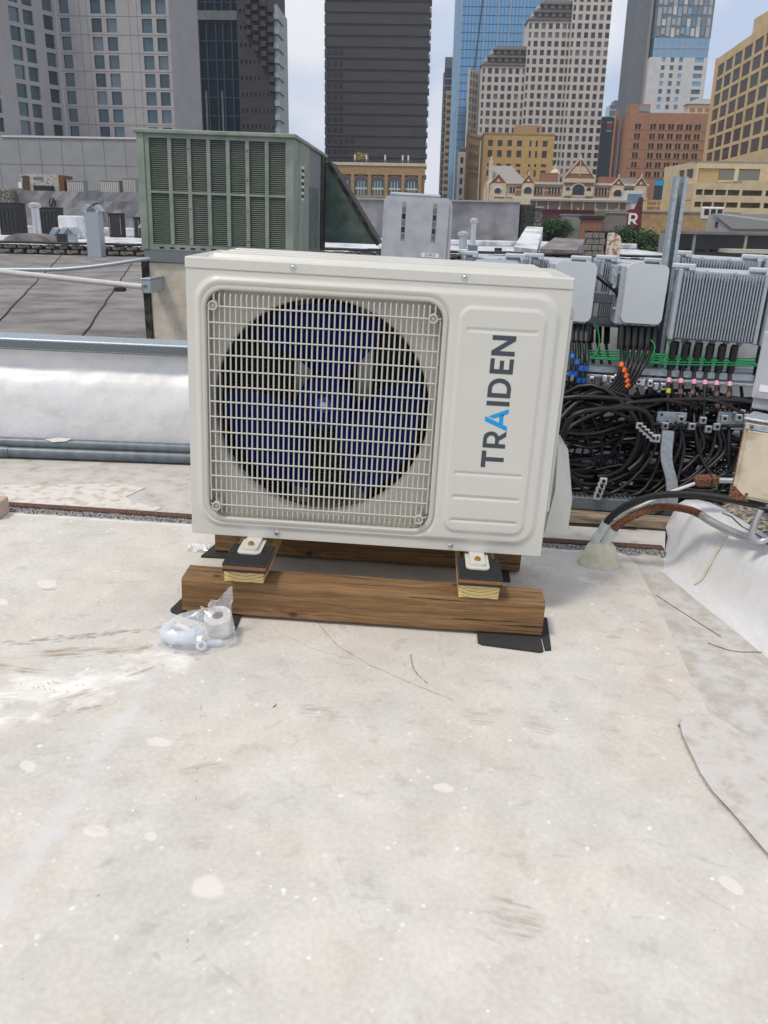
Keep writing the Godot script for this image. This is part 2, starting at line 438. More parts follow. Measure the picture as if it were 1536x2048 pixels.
	noisy("curb_cream", [[0.42, 0.37, 0.28], [0.5, 0.45, 0.36], [0.56, 0.51, 0.43], [0.59, 0.55, 0.47]], {"gain": 0.6, "freq": 0.01, "tile": 1.0, "rough": 0.7, "con": 1.3})
	noisy("black_unit", [[0.012, 0.013, 0.015], [0.03, 0.032, 0.035]], {"freq": 0.05, "tile": 0.6, "rough": 0.7})
	noisy("unit_grey", [[0.2, 0.21, 0.2], [0.32, 0.32, 0.3]], {"freq": 0.05, "tile": 0.8, "rough": 0.7})
	noisy("hotel_wall", [[0.335, 0.325, 0.325], [0.355, 0.345, 0.345], [0.37, 0.36, 0.36]], {"freq": 0.008, "tile": 14.0, "rough": 0.85})
	noisy("hotel_podium", [[0.29, 0.295, 0.295], [0.325, 0.33, 0.33]], {"freq": 0.012, "tile": 12.0, "rough": 0.85})
	mat("hotel_joint", lin(0.17, 0.165, 0.165), 0.9)
	mat("hotel_frame", lin(0.42, 0.42, 0.43), 0.6)
	for g: Array in [["glass_a", 0.05, 0.085, 0.1], ["glass_b", 0.075, 0.12, 0.14], ["glass_c", 0.035, 0.055, 0.075], ["glass_d", 0.12, 0.16, 0.18]]:
		mat(g[0], lin(g[1], g[2], g[3]), 0.12, 0.35)
	mat("glass_dark", lin(0.02, 0.02, 0.024), 0.2)
	mat("glass_blind", lin(0.17, 0.15, 0.14), 0.3)
	mat("glass_brown", lin(0.05, 0.042, 0.042), 0.25, 0.1)
	mat("glass_navy", lin(0.015, 0.03, 0.05), 0.12, 0.3)
	mat("glass_blue", lin(0.16, 0.33, 0.52), 0.14, 0.75)
	mat("glass_sky", lin(0.24, 0.38, 0.5), 0.12, 0.6)
	mat("glass_tan", lin(0.06, 0.055, 0.05), 0.2, 0.2)
	mat("mullion_dark", lin(0.03, 0.055, 0.08), 0.5)
	mat("mullion_light", lin(0.38, 0.42, 0.45), 0.5)
	noisy("tower_dark", [[0.038, 0.034, 0.033], [0.05, 0.045, 0.043]], {"freq": 0.01, "tile": 20.0, "rough": 0.35, "stretch": 1})
	mat("tower_line", lin(0.024, 0.022, 0.023), 0.4)
	noisy("tower_brown", [[0.04, 0.037, 0.042], [0.052, 0.048, 0.054]], {"freq": 0.02, "tile": 12.0, "rough": 0.7})
	noisy("limestone", [[0.54, 0.5, 0.45], [0.6, 0.56, 0.51]], {"freq": 0.012, "tile": 20.0, "rough": 0.8})
	mat("mansard", lin(0.1, 0.082, 0.075), 0.7)
	noisy("yellow_brick", [[0.48, 0.31, 0.11], [0.54, 0.36, 0.14]], {"freq": 0.012, "tile": 12.0, "rough": 0.85})
	noisy("ochre", [[0.34, 0.22, 0.1], [0.44, 0.3, 0.15]], {"freq": 0.03, "tile": 8.0, "rough": 0.85})
	noisy("orange_brick", [[0.35, 0.175, 0.1], [0.41, 0.215, 0.13]], {"freq": 0.012, "tile": 12.0, "rough": 0.85})
	noisy("cream", [[0.6, 0.5, 0.35], [0.69, 0.59, 0.44]], {"freq": 0.02, "tile": 8.0, "rough": 0.8})
	noisy("red_brick", [[0.24, 0.1, 0.06], [0.34, 0.16, 0.1]], {"freq": 0.04, "tile": 4.0, "rough": 0.85})
	noisy("tan_wall", [[0.56, 0.4, 0.2], [0.62, 0.46, 0.25], [0.64, 0.485, 0.275]], {"freq": 0.006, "tile": 20.0, "rough": 0.85})
	noisy("ochre_panel", [[0.42, 0.31, 0.14], [0.47, 0.35, 0.17]], {"freq": 0.008, "tile": 14.0})
	noisy("stained_tan", [[0.12, 0.1, 0.07], [0.34, 0.29, 0.19], [0.5, 0.43, 0.29]], {"freq": 0.03, "tile": 5.0, "con": 1.8})
	mat("shutter_grey", lin(0.17, 0.175, 0.15), 0.6)
	noisy("tan_pale", [[0.55, 0.43, 0.25], [0.62, 0.5, 0.31], [0.64, 0.525, 0.34]], {"freq": 0.012, "tile": 14.0, "rough": 0.85})
	noisy("white_hotel", [[0.58, 0.57, 0.56], [0.66, 0.65, 0.64]], {"freq": 0.012, "tile": 20.0, "rough": 0.7})
	noisy("slab_grey", [[0.13, 0.14, 0.155], [0.18, 0.19, 0.2]], {"freq": 0.02, "tile": 14.0, "rough": 0.6})
	mat("navy_wall", lin(0.028, 0.04, 0.058), 0.6)
	mat("glass_teal", lin(0.16, 0.25, 0.29), 0.15, 0.5)
	mat("white_trim", lin(0.62, 0.6, 0.56), 0.6)
	mat("maroon", lin(0.1, 0.018, 0.022), 0.6)
	mat("sign_red", lin(0.16, 0.012, 0.02), 0.5)
	mat("red_square", lin(0.5, 0.02, 0.03), 0.5)
	mat("white_paint", lin(0.78, 0.78, 0.78), 0.5)
	mat("roof_grey", lin(0.3, 0.29, 0.28), 0.7)
	noisy("street", [[0.05, 0.05, 0.05], [0.07, 0.07, 0.07]], {"freq": 0.05, "tile": 20.0, "rough": 0.9})
	noisy("bark", [[0.05, 0.035, 0.025], [0.1, 0.075, 0.055]], {"freq": 0.05, "tile": 0.5, "rough": 0.9})

# ---------------------------------------------------------------- our roof
const RW := 2048
const RH := 1280
const RPM := 640.0
var rd := PackedByteArray()
var edge_noise := FastNoiseLite.new()
var broad_noise := FastNoiseLite.new()

func stamp(x: float, z: float, rx: float, rz: float, ang: float, col: Vector3, alpha: float, rag := 0.5, soft := 0.15, streak := 0.0) -> void:
	var cx := (x + 1.7) * RPM; var cy := (z + 0.62) * RPM
	var ax := rx * RPM; var ay := rz * RPM
	var R := maxf(ax, ay) * 1.5
	var ca := cos(ang); var sa := sin(ang)
	var en := broad_noise if minf(ax, ay) > 9.0 else edge_noise
	for py in range(maxi(0, int(cy - R)), mini(RH, int(cy + R) + 1)):
		for px in range(maxi(0, int(cx - R)), mini(RW, int(cx + R) + 1)):
			var dx := px - cx; var dy := py - cy
			var u := (dx * ca + dy * sa) / ax; var v := (-dx * sa + dy * ca) / ay
			var r := sqrt(u * u + v * v) + en.get_noise_2d(px * 1.0, py * 1.0) * rag
			if r > 1.0: continue
			var a := alpha * clampf((1.0 - r) / soft, 0.0, 1.0)
			if streak > 0.0:
				a *= clampf(0.5 + streak * edge_noise.get_noise_2d(u * ax * 0.25 + 500.0, v * ay * 3.0), 0.0, 1.0)
			var p := (py * RW + px) * 3
			rd[p] = int(lerpf(rd[p], col.x, a)); rd[p + 1] = int(lerpf(rd[p + 1], col.y, a)); rd[p + 2] = int(lerpf(rd[p + 2], col.z, a))

func scratch(pts: Array, w: float, col: Vector3, alpha: float) -> void:
	for i in pts.size() - 1:
		var a: Vector2 = pts[i]; var b: Vector2 = pts[i + 1]
		var n := int(a.distance_to(b) / 0.002) + 1
		for k in n:
			var p := a.lerp(b, float(k) / n)
			var f := 0.45 + 0.55 * clampf(0.6 + edge_noise.get_noise_2d(p.x * 900.0, p.y * 900.0) * 1.6, 0.0, 1.0)
			stamp(p.x + edge_noise.get_noise_2d(p.x * 300, p.y * 300) * 0.002, p.y, w, w, 0, col, alpha * f, 0.2, 0.8)

func roof_texture() -> ImageTexture:
	edge_noise.seed = 3; edge_noise.frequency = 0.06; edge_noise.fractal_octaves = 4
	broad_noise.seed = 6; broad_noise.frequency = 0.016; broad_noise.fractal_octaves = 5
	var ns := []
	for f: Array in [[11, 0.0028, 5], [12, 0.012, 5], [13, 0.11, 3], [14, 0.0045, 4], [15, 0.02, 4]]:
		var n := FastNoiseLite.new(); n.seed = f[0]; n.frequency = f[1]; n.fractal_octaves = f[2]; n.noise_type = FastNoiseLite.TYPE_SIMPLEX_SMOOTH
		if f[0] == 12 or f[0] == 15: n.domain_warp_enabled = true; n.domain_warp_amplitude = 40.0; n.domain_warp_frequency = 0.01
		var im := n.get_image(RW, RH); im.convert(Image.FORMAT_L8); ns.append(im.get_data())
	var a0: PackedByteArray = ns[0]; var a1: PackedByteArray = ns[1]; var a2: PackedByteArray = ns[2]; var a3: PackedByteArray = ns[3]; var a4: PackedByteArray = ns[4]
	rd.resize(RW * RH * 3)
	for i in RW * RH:
		var v := (a0[i] - 128) * 0.045 + (a1[i] - 128) * 0.06 + (a2[i] - 128) * 0.06
		var dirt := maxf(0.0, a4[i] - 165) * 0.2
		var warm := (a3[i] - 128) * 0.035
		rd[i * 3] = clampi(int(203.0 + v - dirt + warm * 0.3), 0, 255)
		rd[i * 3 + 1] = clampi(int(198.0 + v - dirt * 1.05 - warm * 0.2), 0, 255)
		rd[i * 3 + 2] = clampi(int(190.0 + v - dirt * 1.1 - warm * 0.7), 0, 255)
	var r := RandomNumberGenerator.new(); r.seed = 21
	# paint drops
	for i in 1200:
		var x := r.randf_range(-1.2, 0.8); var z := r.randf_range(-0.5, 1.35)
		var s := 0.0015 + 0.0042 * pow(r.randf(), 3.5)
		stamp(x, z, s * r.randf_range(1.0, 1.5), s, r.randf() * 3.1, Vector3(240, 237, 231), r.randf_range(0.25, 0.8), 0.25, 0.5)
	for s: Array in [[-0.163, 0.999, 0.031, 0.027], [-0.838, 0.0, 0.03, 0.024], [-0.344, 0.65, 0.027, 0.017], [-0.281, 0.902, 0.014, 0.01], [-0.371, 0.9, 0.024, 0.017], [0.655, 0.912, 0.025, 0.017], [0.641, -0.27, 0.035, 0.02], [-0.9, 0.12, 0.03, 0.012], [-0.55, 0.75, 0.02, 0.014], [0.2, 0.72, 0.02, 0.014]]:
		stamp(s[0], s[1], s[2], s[3], r.randf(), Vector3(226, 220, 213), 0.75, 0.35, 0.2)
	# black crumbs and grit
	for i in 260:
		stamp(r.randf_range(-1.3, 0.8), r.randf_range(-0.5, 0.35) if i < 170 else r.randf_range(-0.4, 1.3), r.randf_range(0.001, 0.0026), r.randf_range(0.0008, 0.0018), r.randf() * 3.1, Vector3(60, 52, 48), r.randf_range(0.4, 0.9), 0.3, 0.7)
	# scuffs: grey, short streaks
	for i in 190:
		stamp(r.randf_range(-1.2, 0.78), r.randf_range(-0.45, 1.3), r.randf_range(0.015, 0.05), r.randf_range(0.004, 0.011), r.randfn(0.0, 0.5), Vector3(150, 143, 136), r.randf_range(0.12, 0.42), 0.7, 0.7, 1.4)
	for s: Array in [[-0.06, 0.505, 0.06, 0.03, 0.0, 0.5], [0.28, 0.476, 0.06, 0.035, 0.1, 0.45], [0.39, 0.5, 0.05, 0.03, 0.3, 0.4], [0.641, 0.082, 0.032, 0.016, 0.2, 0.55], [-0.245, 0.717, 0.05, 0.02, -0.4, 0.45], [0.3, 1.02, 0.045, 0.03, 0.2, 0.5], [0.3, 0.985, 0.04, 0.008, 0.3, 0.6], [-0.822, 0.035, 0.025, 0.008, 0, 0.7], [0.52, 0.3, 0.03, 0.01, 0.5, 0.4], [-0.2, 1.13, 0.012, 0.006, 0.7, 0.5], [-0.14, 1.13, 0.014, 0.008, -0.5, 0.45]]:
		stamp(s[0], s[1], s[2], s[3], s[4], Vector3(140, 130, 120), s[5], 0.8, 0.6, 1.2)
	# the washed white smear beside the bag and the brown brush marks round it
	for s: Array in [[-0.66, 0.5, 0.17, 0.06, -0.35], [-0.8, 0.54, 0.2, 0.06, -0.1], [-0.52, 0.43, 0.1, 0.045, -0.7], [-0.44, 0.36, 0.07, 0.04, -0.8], [-0.395, 0.345, 0.045, 0.03, 0.3], [-0.56, 0.5, 0.12, 0.04, -0.9], [-0.75, 0.62, 0.14, 0.04, -0.2]]:
		stamp(s[0], s[1], s[2] * 1.15, s[3] * 1.5, s[4], Vector3(243, 241, 237), 0.8, 0.9, 0.7, 0.6)
	for s: Array in [[-0.64, 0.262, 0.13, 0.012, -0.32], [-0.56, 0.235, 0.1, 0.014, -0.4], [-0.6, 0.33, 0.14, 0.022, -0.3], [-0.72, 0.3, 0.1, 0.014, -0.3], [-0.76, 0.42, 0.12, 0.018, 0.1], [-0.56, 0.52, 0.06, 0.02, -0.6], [-0.52, 0.56, 0.05, 0.012, -0.4], [-0.48, 0.3, 0.05, 0.012, -0.7], [-0.84, 0.5, 0.1, 0.014, 0.15], [-0.45, 0.4, 0.05, 0.01, -0.8]]:
		stamp(s[0], s[1], s[2], s[3], s[4], Vector3(134, 118, 98), 0.62, 1.0, 0.6, 1.6)
	for k in 14:
		stamp(-0.61 + r.randfn(0, 0.035), 0.48 + r.randfn(0, 0.018), 0.006, 0.0014, 0.6, Vector3(96, 86, 78), 0.55, 0.4, 0.6)
	# old seam track running down the membrane, bluish
	for k in 24:
		var t := k / 23.0
		stamp(-0.43 - 0.03 * t, 0.42 + 0.85 * t, 0.03, 0.05, 0.1, Vector3(214, 214, 215), 0.3, 0.9, 0.8)
	for k in 9:
		var t := r.randf()
		stamp(-0.309 + 0.168 * t, 0.45 + 0.76 * t, 0.0012, 0.006, -0.25, Vector3(120, 108, 100), 0.55, 0.5, 0.6)
	# reddish dirt by the right hand lap
	for k in 26:
		stamp(r.randf_range(0.66, 0.78), r.randf_range(-0.38, 0.35), r.randf_range(0.015, 0.05), r.randf_range(0.01, 0.03), r.randf() * 3, Vector3(186, 168, 148), r.randf_range(0.1, 0.35), 0.9, 0.7)
	# grit and a painted shadow line along the lap of the patch
	scratch([Vector2(0.772, 0.4115), Vector2(0.734, 0.4215), Vector2(0.7085, 0.438), Vector2(0.6955, 0.4585), Vector2(0.6885, 0.5), Vector2(0.6875, 0.627), Vector2(0.6935, 0.681), Vector2(0.7095, 0.732), Vector2(0.7365, 0.841), Vector2(0.778, 0.951), Vector2(0.93, 1.3)], 0.0013, Vector3(96, 86, 78), 0.75)
	scratch([Vector2(0.705, 0.442), Vector2(0.69, 0.47)], 0.003, Vector3(110, 98, 88), 0.6)
	scratch([Vector2(-0.11, 0.1), Vector2(-0.075, 0.17), Vector2(-0.036, 0.232), Vector2(0.04, 0.304), Vector2(0.144, 0.376), Vector2(0.225, 0.426)], 0.0016, Vector3(88, 78, 72), 0.75)
	scratch([Vector2(-0.201, 0.168), Vector2(-0.106, 0.243), Vector2(-0.008, 0.283)], 0.0014, Vector3(110, 98, 88), 0.55)
	scratch([Vector2(0.13, 0.24), Vector2(0.138, 0.3), Vector2(0.149, 0.333), Vector2(0.17, 0.366)], 0.0026, Vector3(100, 90, 84), 0.6)
	scratch([Vector2(-0.5, -0.05), Vector2(-0.48, 0.02), Vector2(-0.455, 0.08)], 0.0014, Vector3(120, 110, 100), 0.45)
	scratch([Vector2(-0.72, -0.02), Vector2(-0.58, -0.06)], 0.0018, Vector3(120, 110, 100), 0.5)
	scratch([Vector2(0.2, -0.1), Vector2(0.2, 0.22), Vector2(0.21, 0.3)], 0.0012, Vector3(130, 120, 112), 0.4)
	scratch([Vector2(0.02, 0.9), Vector2(0.08, 1.05)], 0.001, Vector3(120, 112, 105), 0.35)
	return ImageTexture.create_from_image(Image.create_from_data(RW, RH, false, Image.FORMAT_RGB8, rd))

func sheet(poly: Array, top: float, thick: float) -> SurfaceTool:
	var st := sm()
	var pp := PackedVector2Array(poly)
	var idx := Geometry2D.triangulate_polygon(pp)
	for k in range(0, idx.size(), 3):
		var v := [pp[idx[k]], pp[idx[k + 1]], pp[idx[k + 2]]]
		if (v[1] - v[0]).cross(v[2] - v[0]) < 0: v.reverse()   # clockwise seen from above in x, z
		for p: Vector2 in v:
			st.set_normal(Vector3.UP); st.set_uv(Vector2((p.x + 1.7) / 3.2, (p.y + 0.62) / 2.0)); st.add_vertex(Vector3(p.x, top, p.y))
	var cc := Vector2()
	for p in pp: cc += p / pp.size()
	var cw := Geometry2D.is_polygon_clockwise(pp)
	for i in pp.size():
		var a := pp[i]; var b := pp[(i + 1) % pp.size()]
		var e := b - a
		var n := Vector3(e.y, 0, -e.x) if not cw else Vector3(-e.y, 0, e.x)
		st.set_uv(Vector2((a.x + 1.7) / 3.2, (a.y + 0.62) / 2.0))
		quad(st, Vector3(a.x, top, a.y), Vector3(b.x, top, b.y), Vector3(b.x, top - thick, b.y), Vector3(a.x, top - thick, a.y), n)
	return st

func roof() -> void:
	struct("roof_deck", bx(-5, 3, -0.6, -0.0075, -1.32, 5), MC.ledge)
	var m := StandardMaterial3D.new()
	m.albedo_texture = roof_texture(); m.roughness = 0.72
	var bn := FastNoiseLite.new(); bn.seed = 9; bn.frequency = 0.03; bn.fractal_octaves = 5
	var bi := bn.get_seamless_image(512, 512); bi.convert(Image.FORMAT_L8)
	m.heightmap_enabled = true; m.heightmap_texture = ImageTexture.create_from_image(bi); m.heightmap_scale = 0.12
	MC["membrane"] = m
	struct("roof_membrane", sheet([Vector2(-4.9, -0.495), Vector2(0.79, -0.505), Vector2(0.808, -0.41), Vector2(0.796, -0.038), Vector2(0.782, 0.2), Vector2(0.774, 0.412), Vector2(0.773, 0.744), Vector2(0.79, 4.9), Vector2(-4.9, 4.9)], 0.0, 0.0045), m)
	struct("roof_membrane_lower", sheet([Vector2(0.55, -0.5), Vector2(2.9, -0.5), Vector2(2.9, 4.9), Vector2(0.55, 4.9)], -0.0046, 0.0025), MC.lower)
	struct("roof_patch", sheet([Vector2(0.773, 0.414), Vector2(0.735, 0.424), Vector2(0.71, 0.44), Vector2(0.697, 0.46), Vector2(0.69, 0.5), Vector2(0.689, 0.627), Vector2(0.695, 0.68), Vector2(0.711, 0.731), Vector2(0.738, 0.84), Vector2(0.78, 0.95), Vector2(0.93, 1.3), Vector2(1.3, 1.3), Vector2(0.98, 0.8), Vector2(0.862, 0.55)], 0.0066, 0.002), MC.patch)
	struct("roof_ledge", sheet([Vector2(-4.9, -1.3), Vector2(2.9, -1.3), Vector2(2.9, -0.5), Vector2(-4.9, -0.5)], -0.003, 0.0045), MC.ledge)
	var pst := struct("ledge_patch", sheet([Vector2(-2.2, -0.56), Vector2(-2.2, -0.72), Vector2(-1.327, -0.754), Vector2(-0.941, -0.855), Vector2(-0.838, -0.829), Vector2(-0.87, -0.72), Vector2(-0.83, -0.67), Vector2(-0.72, -0.64), Vector2(-0.735, -0.6), Vector2(-0.9, -0.6)], 0.0, 0.003), MC.bright_patch)
	# termination bar with flaking tar
	var o := thing("roof_edge_bar", "rusty brown metal bar with flaking grey tar along the roof edge", "metal bar", T(0, 0, -0.53))
	var st := sm(); box(st, Vector3(-0.6, 0.006, -0.012), Vector3(3.04, 0.018, 0.03), 0.003)
	part("bar", st, MC.rust_bar, o)
	st = sm()
	var nz := FastNoiseLite.new(); nz.seed = 4; nz.frequency = 3.0
	var prev := []
	for i in 260:
		var x := -1.95 + i * 0.0112
		var w := 0.01 + 0.022 * clampf(nz.get_noise_1d(x * 3.0) + 0.55, 0.0, 1.2)
		var h := 0.006 + 0.009 * absf(nz.get_noise_1d(x * 14.0 + 40.0))
		var zz := 0.012 + 0.012 * nz.get_noise_1d(x * 9.0 + 90.0)
		var ring := [Vector3(x, -0.002, zz - w), Vector3(x, h, zz - w * 0.55), Vector3(x, h * 0.9, zz + w * 0.3), Vector3(x, -0.002, zz + w * 0.8)]
		if prev.size() > 0:
			for k in 3: quad(st, prev[k], ring[k], ring[k + 1], prev[k + 1], Vector3(0, 1, (k - 1) * 0.8))
		prev = ring
	part("tar", st, MC.tar, o)
	# raised lip of membrane in front of the bar
	st = sm()
	tube(st, [Vector3(-2.2, -0.004, -0.484), Vector3(0.78, -0.004, -0.488)], 0.0075, 8)
	struct("membrane_lip", st, MC.coat_dirty)
	# pale strip piece lying by the bar
	single("timber_offcut", bx(-0.035, 0.035, 0, 0.055, -0.04, 0.04, 0.004), noisy("pinkish", [[0.45, 0.33, 0.27], [0.56, 0.43, 0.36]], {"freq": 0.05, "tile": 0.2}), "pinkish timber offcut standing on the rusty roof edge bar", "offcut", T(-1.206, 0.0003, -0.46))

func parapet() -> void:
	var xf := T(-0.758, 0, -1.13, 0.0974)
	var o := thing("parapet_wall", "low white coated parapet wall with a galvanised metal cap", "wall", xf)
	var nz := FastNoiseLite.new(); nz.seed = 31; nz.frequency = 1.8; nz.fractal_octaves = 4
	var prof := [Vector2(-0.045, -0.004), Vector2(-0.055, 0.02), Vector2(-0.06, 0.06), Vector2(-0.062, 0.12), Vector2(-0.064, 0.18), Vector2(-0.067, 0.23), Vector2(-0.072, 0.265), Vector2(-0.082, 0.288), Vector2(-0.1, 0.306), Vector2(-0.12, 0.325), Vector2(-0.131, 0.345), Vector2(-0.135, 0.37), Vector2(-0.136, 0.406)]
	var st := sm()
	var rows := []
	for i in 191:
		var x := -2.3 + i * 0.03
		var row := []
		for k in prof.size():
			var p: Vector2 = prof[k]
			row.append(Vector3(x, p.y + (0.008 * nz.get_noise_2d(x, 7.0) if k > 5 and k < 11 else 0.0), p.x + 0.012 * nz.get_noise_2d(x * 1.3, p.y * 4.0) + 0.004 * nz.get_noise_2d(x * 7.0, p.y * 9.0)))
		rows.append(row)
	for i in rows.size() - 1:
		for k in prof.size() - 1:
			st.set_smooth_group(0)
			for v: Vector3 in [rows[i][k], rows[i + 1][k + 1], rows[i + 1][k], rows[i][k], rows[i][k + 1], rows[i + 1][k + 1]]:
				st.add_vertex(v)
	st.index(); st.generate_normals()
	part("coating", st, MC.coat, o)
	part("core", bx(-2.3, 3.4, -0.6, 0.404, -0.24, -0.15), MC.coat, o)
	var rp := thing("raised_parapet", "taller white coated wall behind the radio cables", "wall", T(1.35, 0, -1.5, 0.05))
	part("wall", bx(-0.9, 1.4, -0.5, 0.655, -0.1, 0.0, 0.02), MC.coat, rp)
	st = sm(); box(st, Vector3(0.55, 0.4255, -0.172), Vector3(5.7, 0.039, 0.14), 0.004)
	part("cap", st, MC.galv, o)
	st = sm(); box(st, Vector3(0.55, 0.4225, -0.1), Vector3(5.7, 0.033, 0.0035), 0.001); tube(st, [Vector3(-2.3, 0.407, -0.098), Vector3(3.4, 0.407, -0.098)], 0.0035, 6)
	part("cap_drip_edge", st, MC.galv_dark, o)
	st = sm(); tube(st, [Vector3(-2.2, 0.0225, -0.022), Vector3(-0.715, 0.0225, -0.022), Vector3(2.0, 0.0225, -0.022)], 0.0225, 16)
	var p := thing("conduit_pipe", "thick grey conduit pipe lying on the ledge before the white parapet", "pipe", xf)
	part("pipe", st, MC.conduit, p)
	st = sm(); tube(st, [Vector3(-0.73, 0.0225, -0.022), Vector3(-0.69, 0.0225, -0.022)], 0.0245, 16); part("coupling", st, MC.conduit, p)
	st = sm(); tube(st, [Vector3(-2.2, 0.059, -0.029), Vector3(2.0, 0.059, -0.029)], 0.019, 14)
	single("conduit_pipe", st, MC.conduit, "upper grey conduit pipe resting behind the thicker pipe by the parapet", "pipe", xf)
	# paint flake on the pipe
	st = sm(); extrude(st, [Vector2(-0.05, 0), Vector2(-0.02, -0.012), Vector2(0.03, -0.006), Vector2(0.05, 0.008), Vector2(0.0, 0.01)], 0, 0.002)
	single("paint_flake", st, MC.coat_dirty, "small white paint flake hanging over the upper grey pipe", "paint flake", xf * Transform3D(Basis(Vector3.RIGHT, -0.9), Vector3(-0.5, 0.0765, -0.0175)))

# ---------------------------------------------------------------- the air conditioner
func emboss(x: float, y: float) -> float:
	var h := 0.0
	h += 0.0075 * smoothstep(0.007, -0.009, sdrr(x, y, 0.0, 0.334, 0.421, 0.305, 0.055))
	h += 0.0042 * smoothstep(0.004, -0.006, sdrr(x, y, 0.293, 0.331, 0.1, 0.276, 0.03))
	for g: Array in [[0.215, 0.372, 0.556], [0.214, 0.371, 0.2095], [0.213, 0.37, 0.148], [0.213, 0.37, 0.0865]]:
		var px := clampf(x, g[0], g[1])
		h -= 0.0038 * smoothstep(0.0058, 0.0, Vector2(x - px, y - g[2]).length())
	# shallow dish round the guard
	h -= 0.006 * smoothstep(0.012, -0.002, sdrr(x, y, -0.1215, 0.332, 0.287, 0.29, 0.05))
	return h

func air_conditioner() -> void:
	var o := thing("air_conditioner", "beige outdoor air conditioner unit with round fan behind a wire guard", "air conditioner", T(0, 0.172, 0))
	var st := sm()
	var W := 0.445; var H := 0.655
	# front sheet with pressed relief; the fan opening is cut out
	var nx := 222; var ny := 164
	var vs := []; var ns := []
	for j in ny + 1:
		var rv := []; var rn := []
		for i in nx + 1:
			var x := -W + 2.0 * W * i / nx; var y := H * j / ny
			rv.append(Vector3(x, y, emboss(x, y)))
			var e := 0.0015
			rn.append(Vector3((emboss(x - e, y) - emboss(x + e, y)) / (2 * e), (emboss(x, y - e) - emboss(x, y + e)) / (2 * e), 1).normalized())
		vs.append(rv); ns.append(rn)
	for j in ny:
		for i in nx:
			var c: Vector3 = (vs[j][i] + vs[j + 1][i + 1]) * 0.5
			if sdrr(c.x, c.y, -0.1215, 0.332, 0.281, 0.284, 0.045) < -0.004: continue
			_smooth_quad(st, vs[j][i], vs[j][i + 1], vs[j + 1][i + 1], vs[j + 1][i], ns[j][i], ns[j][i + 1], ns[j + 1][i + 1], ns[j + 1][i])
	var Z := Vector3(0, 0, -0.02)
	for i in nx:
		quad(st, vs[0][i], vs[0][i + 1], vs[0][i + 1] + Z, vs[0][i] + Z, Vector3.DOWN)
	for j in ny:
		quad(st, vs[j][0], vs[j + 1][0], vs[j + 1][0] + Z, vs[j][0] + Z, Vector3.LEFT)
		quad(st, vs[j][nx], vs[j + 1][nx], vs[j + 1][nx] + Z, vs[j][nx] + Z, Vector3.RIGHT)
	part("front_panel", st, MC.enamel, o)
	part("side_panel", bx(-W + 0.0005, -W + 0.004, 0.0, H, -0.34, -0.0205), MC.enamel, o)
	part("side_panel", bx(W - 0.004, W - 0.0005, 0.0, H, -0.34, -0.0205), MC.enamel, o)
	part("base_pan", bx(-W + 0.005, W - 0.005, 0.002, 0.012, -0.335, -0.022), MC.enamel, o)
	part("rear_coil", bx(-W + 0.005, W - 0.005, 0.013, H - 0.003, -0.338, -0.332), MC.coil_fins, o)
	st = sm()
	for k in 215: addb(st, -0.43 + k * 0.0029, -0.4292 + k * 0.0029, 0.016, H - 0.006, -0.331, -0.305)
	part("coil_fin_pack", st, MC.coil_fins, o, Transform3D(), true)
	part("partition", bx(0.185, 0.19, 0.013, H - 0.003, -0.33, -0.023), MC.inner_steel, o)
	# coil tubes seen through the fan
	st = sm()
	for k in 15: tube(st, [Vector3(-0.43, 0.05 + k * 0.04, -0.303), Vector3(0.18, 0.05 + k * 0.04, -0.303)], 0.003, 6)
	part("coil_tubes", st, MC.coil, o, Transform3D(), true)
	# lid with four pressed ridges
	st = sm(); box(st, Vector3(0, 0.6685, -0.1705), Vector3(0.8935, 0.0265, 0.3455), 0.003)
	var lid := part("top_cover", st, MC.enamel, o)
	for k in 4:
		st = sm()
		var z := -0.05 - k * 0.078
		var p := [Vector2(-0.028, 0), Vector2(-0.02, 0.01), Vector2(0.02, 0.01), Vector2(0.028, 0)]
		var ring := []
		for e: Array in [[-0.4, 0.0], [-0.385, 1.0], [0.385, 1.0], [0.4, 0.0]]:
			var r := []
			for v: Vector2 in p: r.append(Vector3(e[0], 0.6812 + v.y * e[1], z + v.x))
			ring.append(r)
		for a in 3:
			for b in 3: quad(st, ring[a][b], ring[a + 1][b], ring[a + 1][b + 1], ring[a][b + 1], Vector3(0, 1, 0))
		part("ridge", st, MC.enamel, lid)
	# screws
	for s: Array in [[-0.196, 0.67, 0.0025], [0.197, 0.67, 0.0025], [-0.227, 0.017, 0.0005], [0.215, 0.014, 0.0005]]:
		st = sm()
		lathe(st, [Vector2(0.0075, 0), Vector2(0.0075, 0.0012), Vector2(0.0045, 0.0015), Vector2(0.0042, 0.0035), Vector2(0.0028, 0.0046), Vector2(0.0, 0.0048)], Transform3D(Basis(Vector3.RIGHT, PI / 2), Vector3(s[0], s[1], s[2])), 14)
		var sc := part("screw", st, MC.chrome, o)
		st = sm()
		for a in 2: box(st, Vector3(s[0], s[1], s[2] + 0.0047), Vector3(0.0038, 0.0009, 0.0006), 0.0, Basis(Vector3(0, 0, 1), a * PI / 2 + 0.4))
		part("screw_slot", st, MC.dark_inside, sc)
	# fan shroud: flat plate with a bell mouth
	st = sm()
	var fc := Vector2(-0.127, 0.334); var R := 0.266
	var n := 64
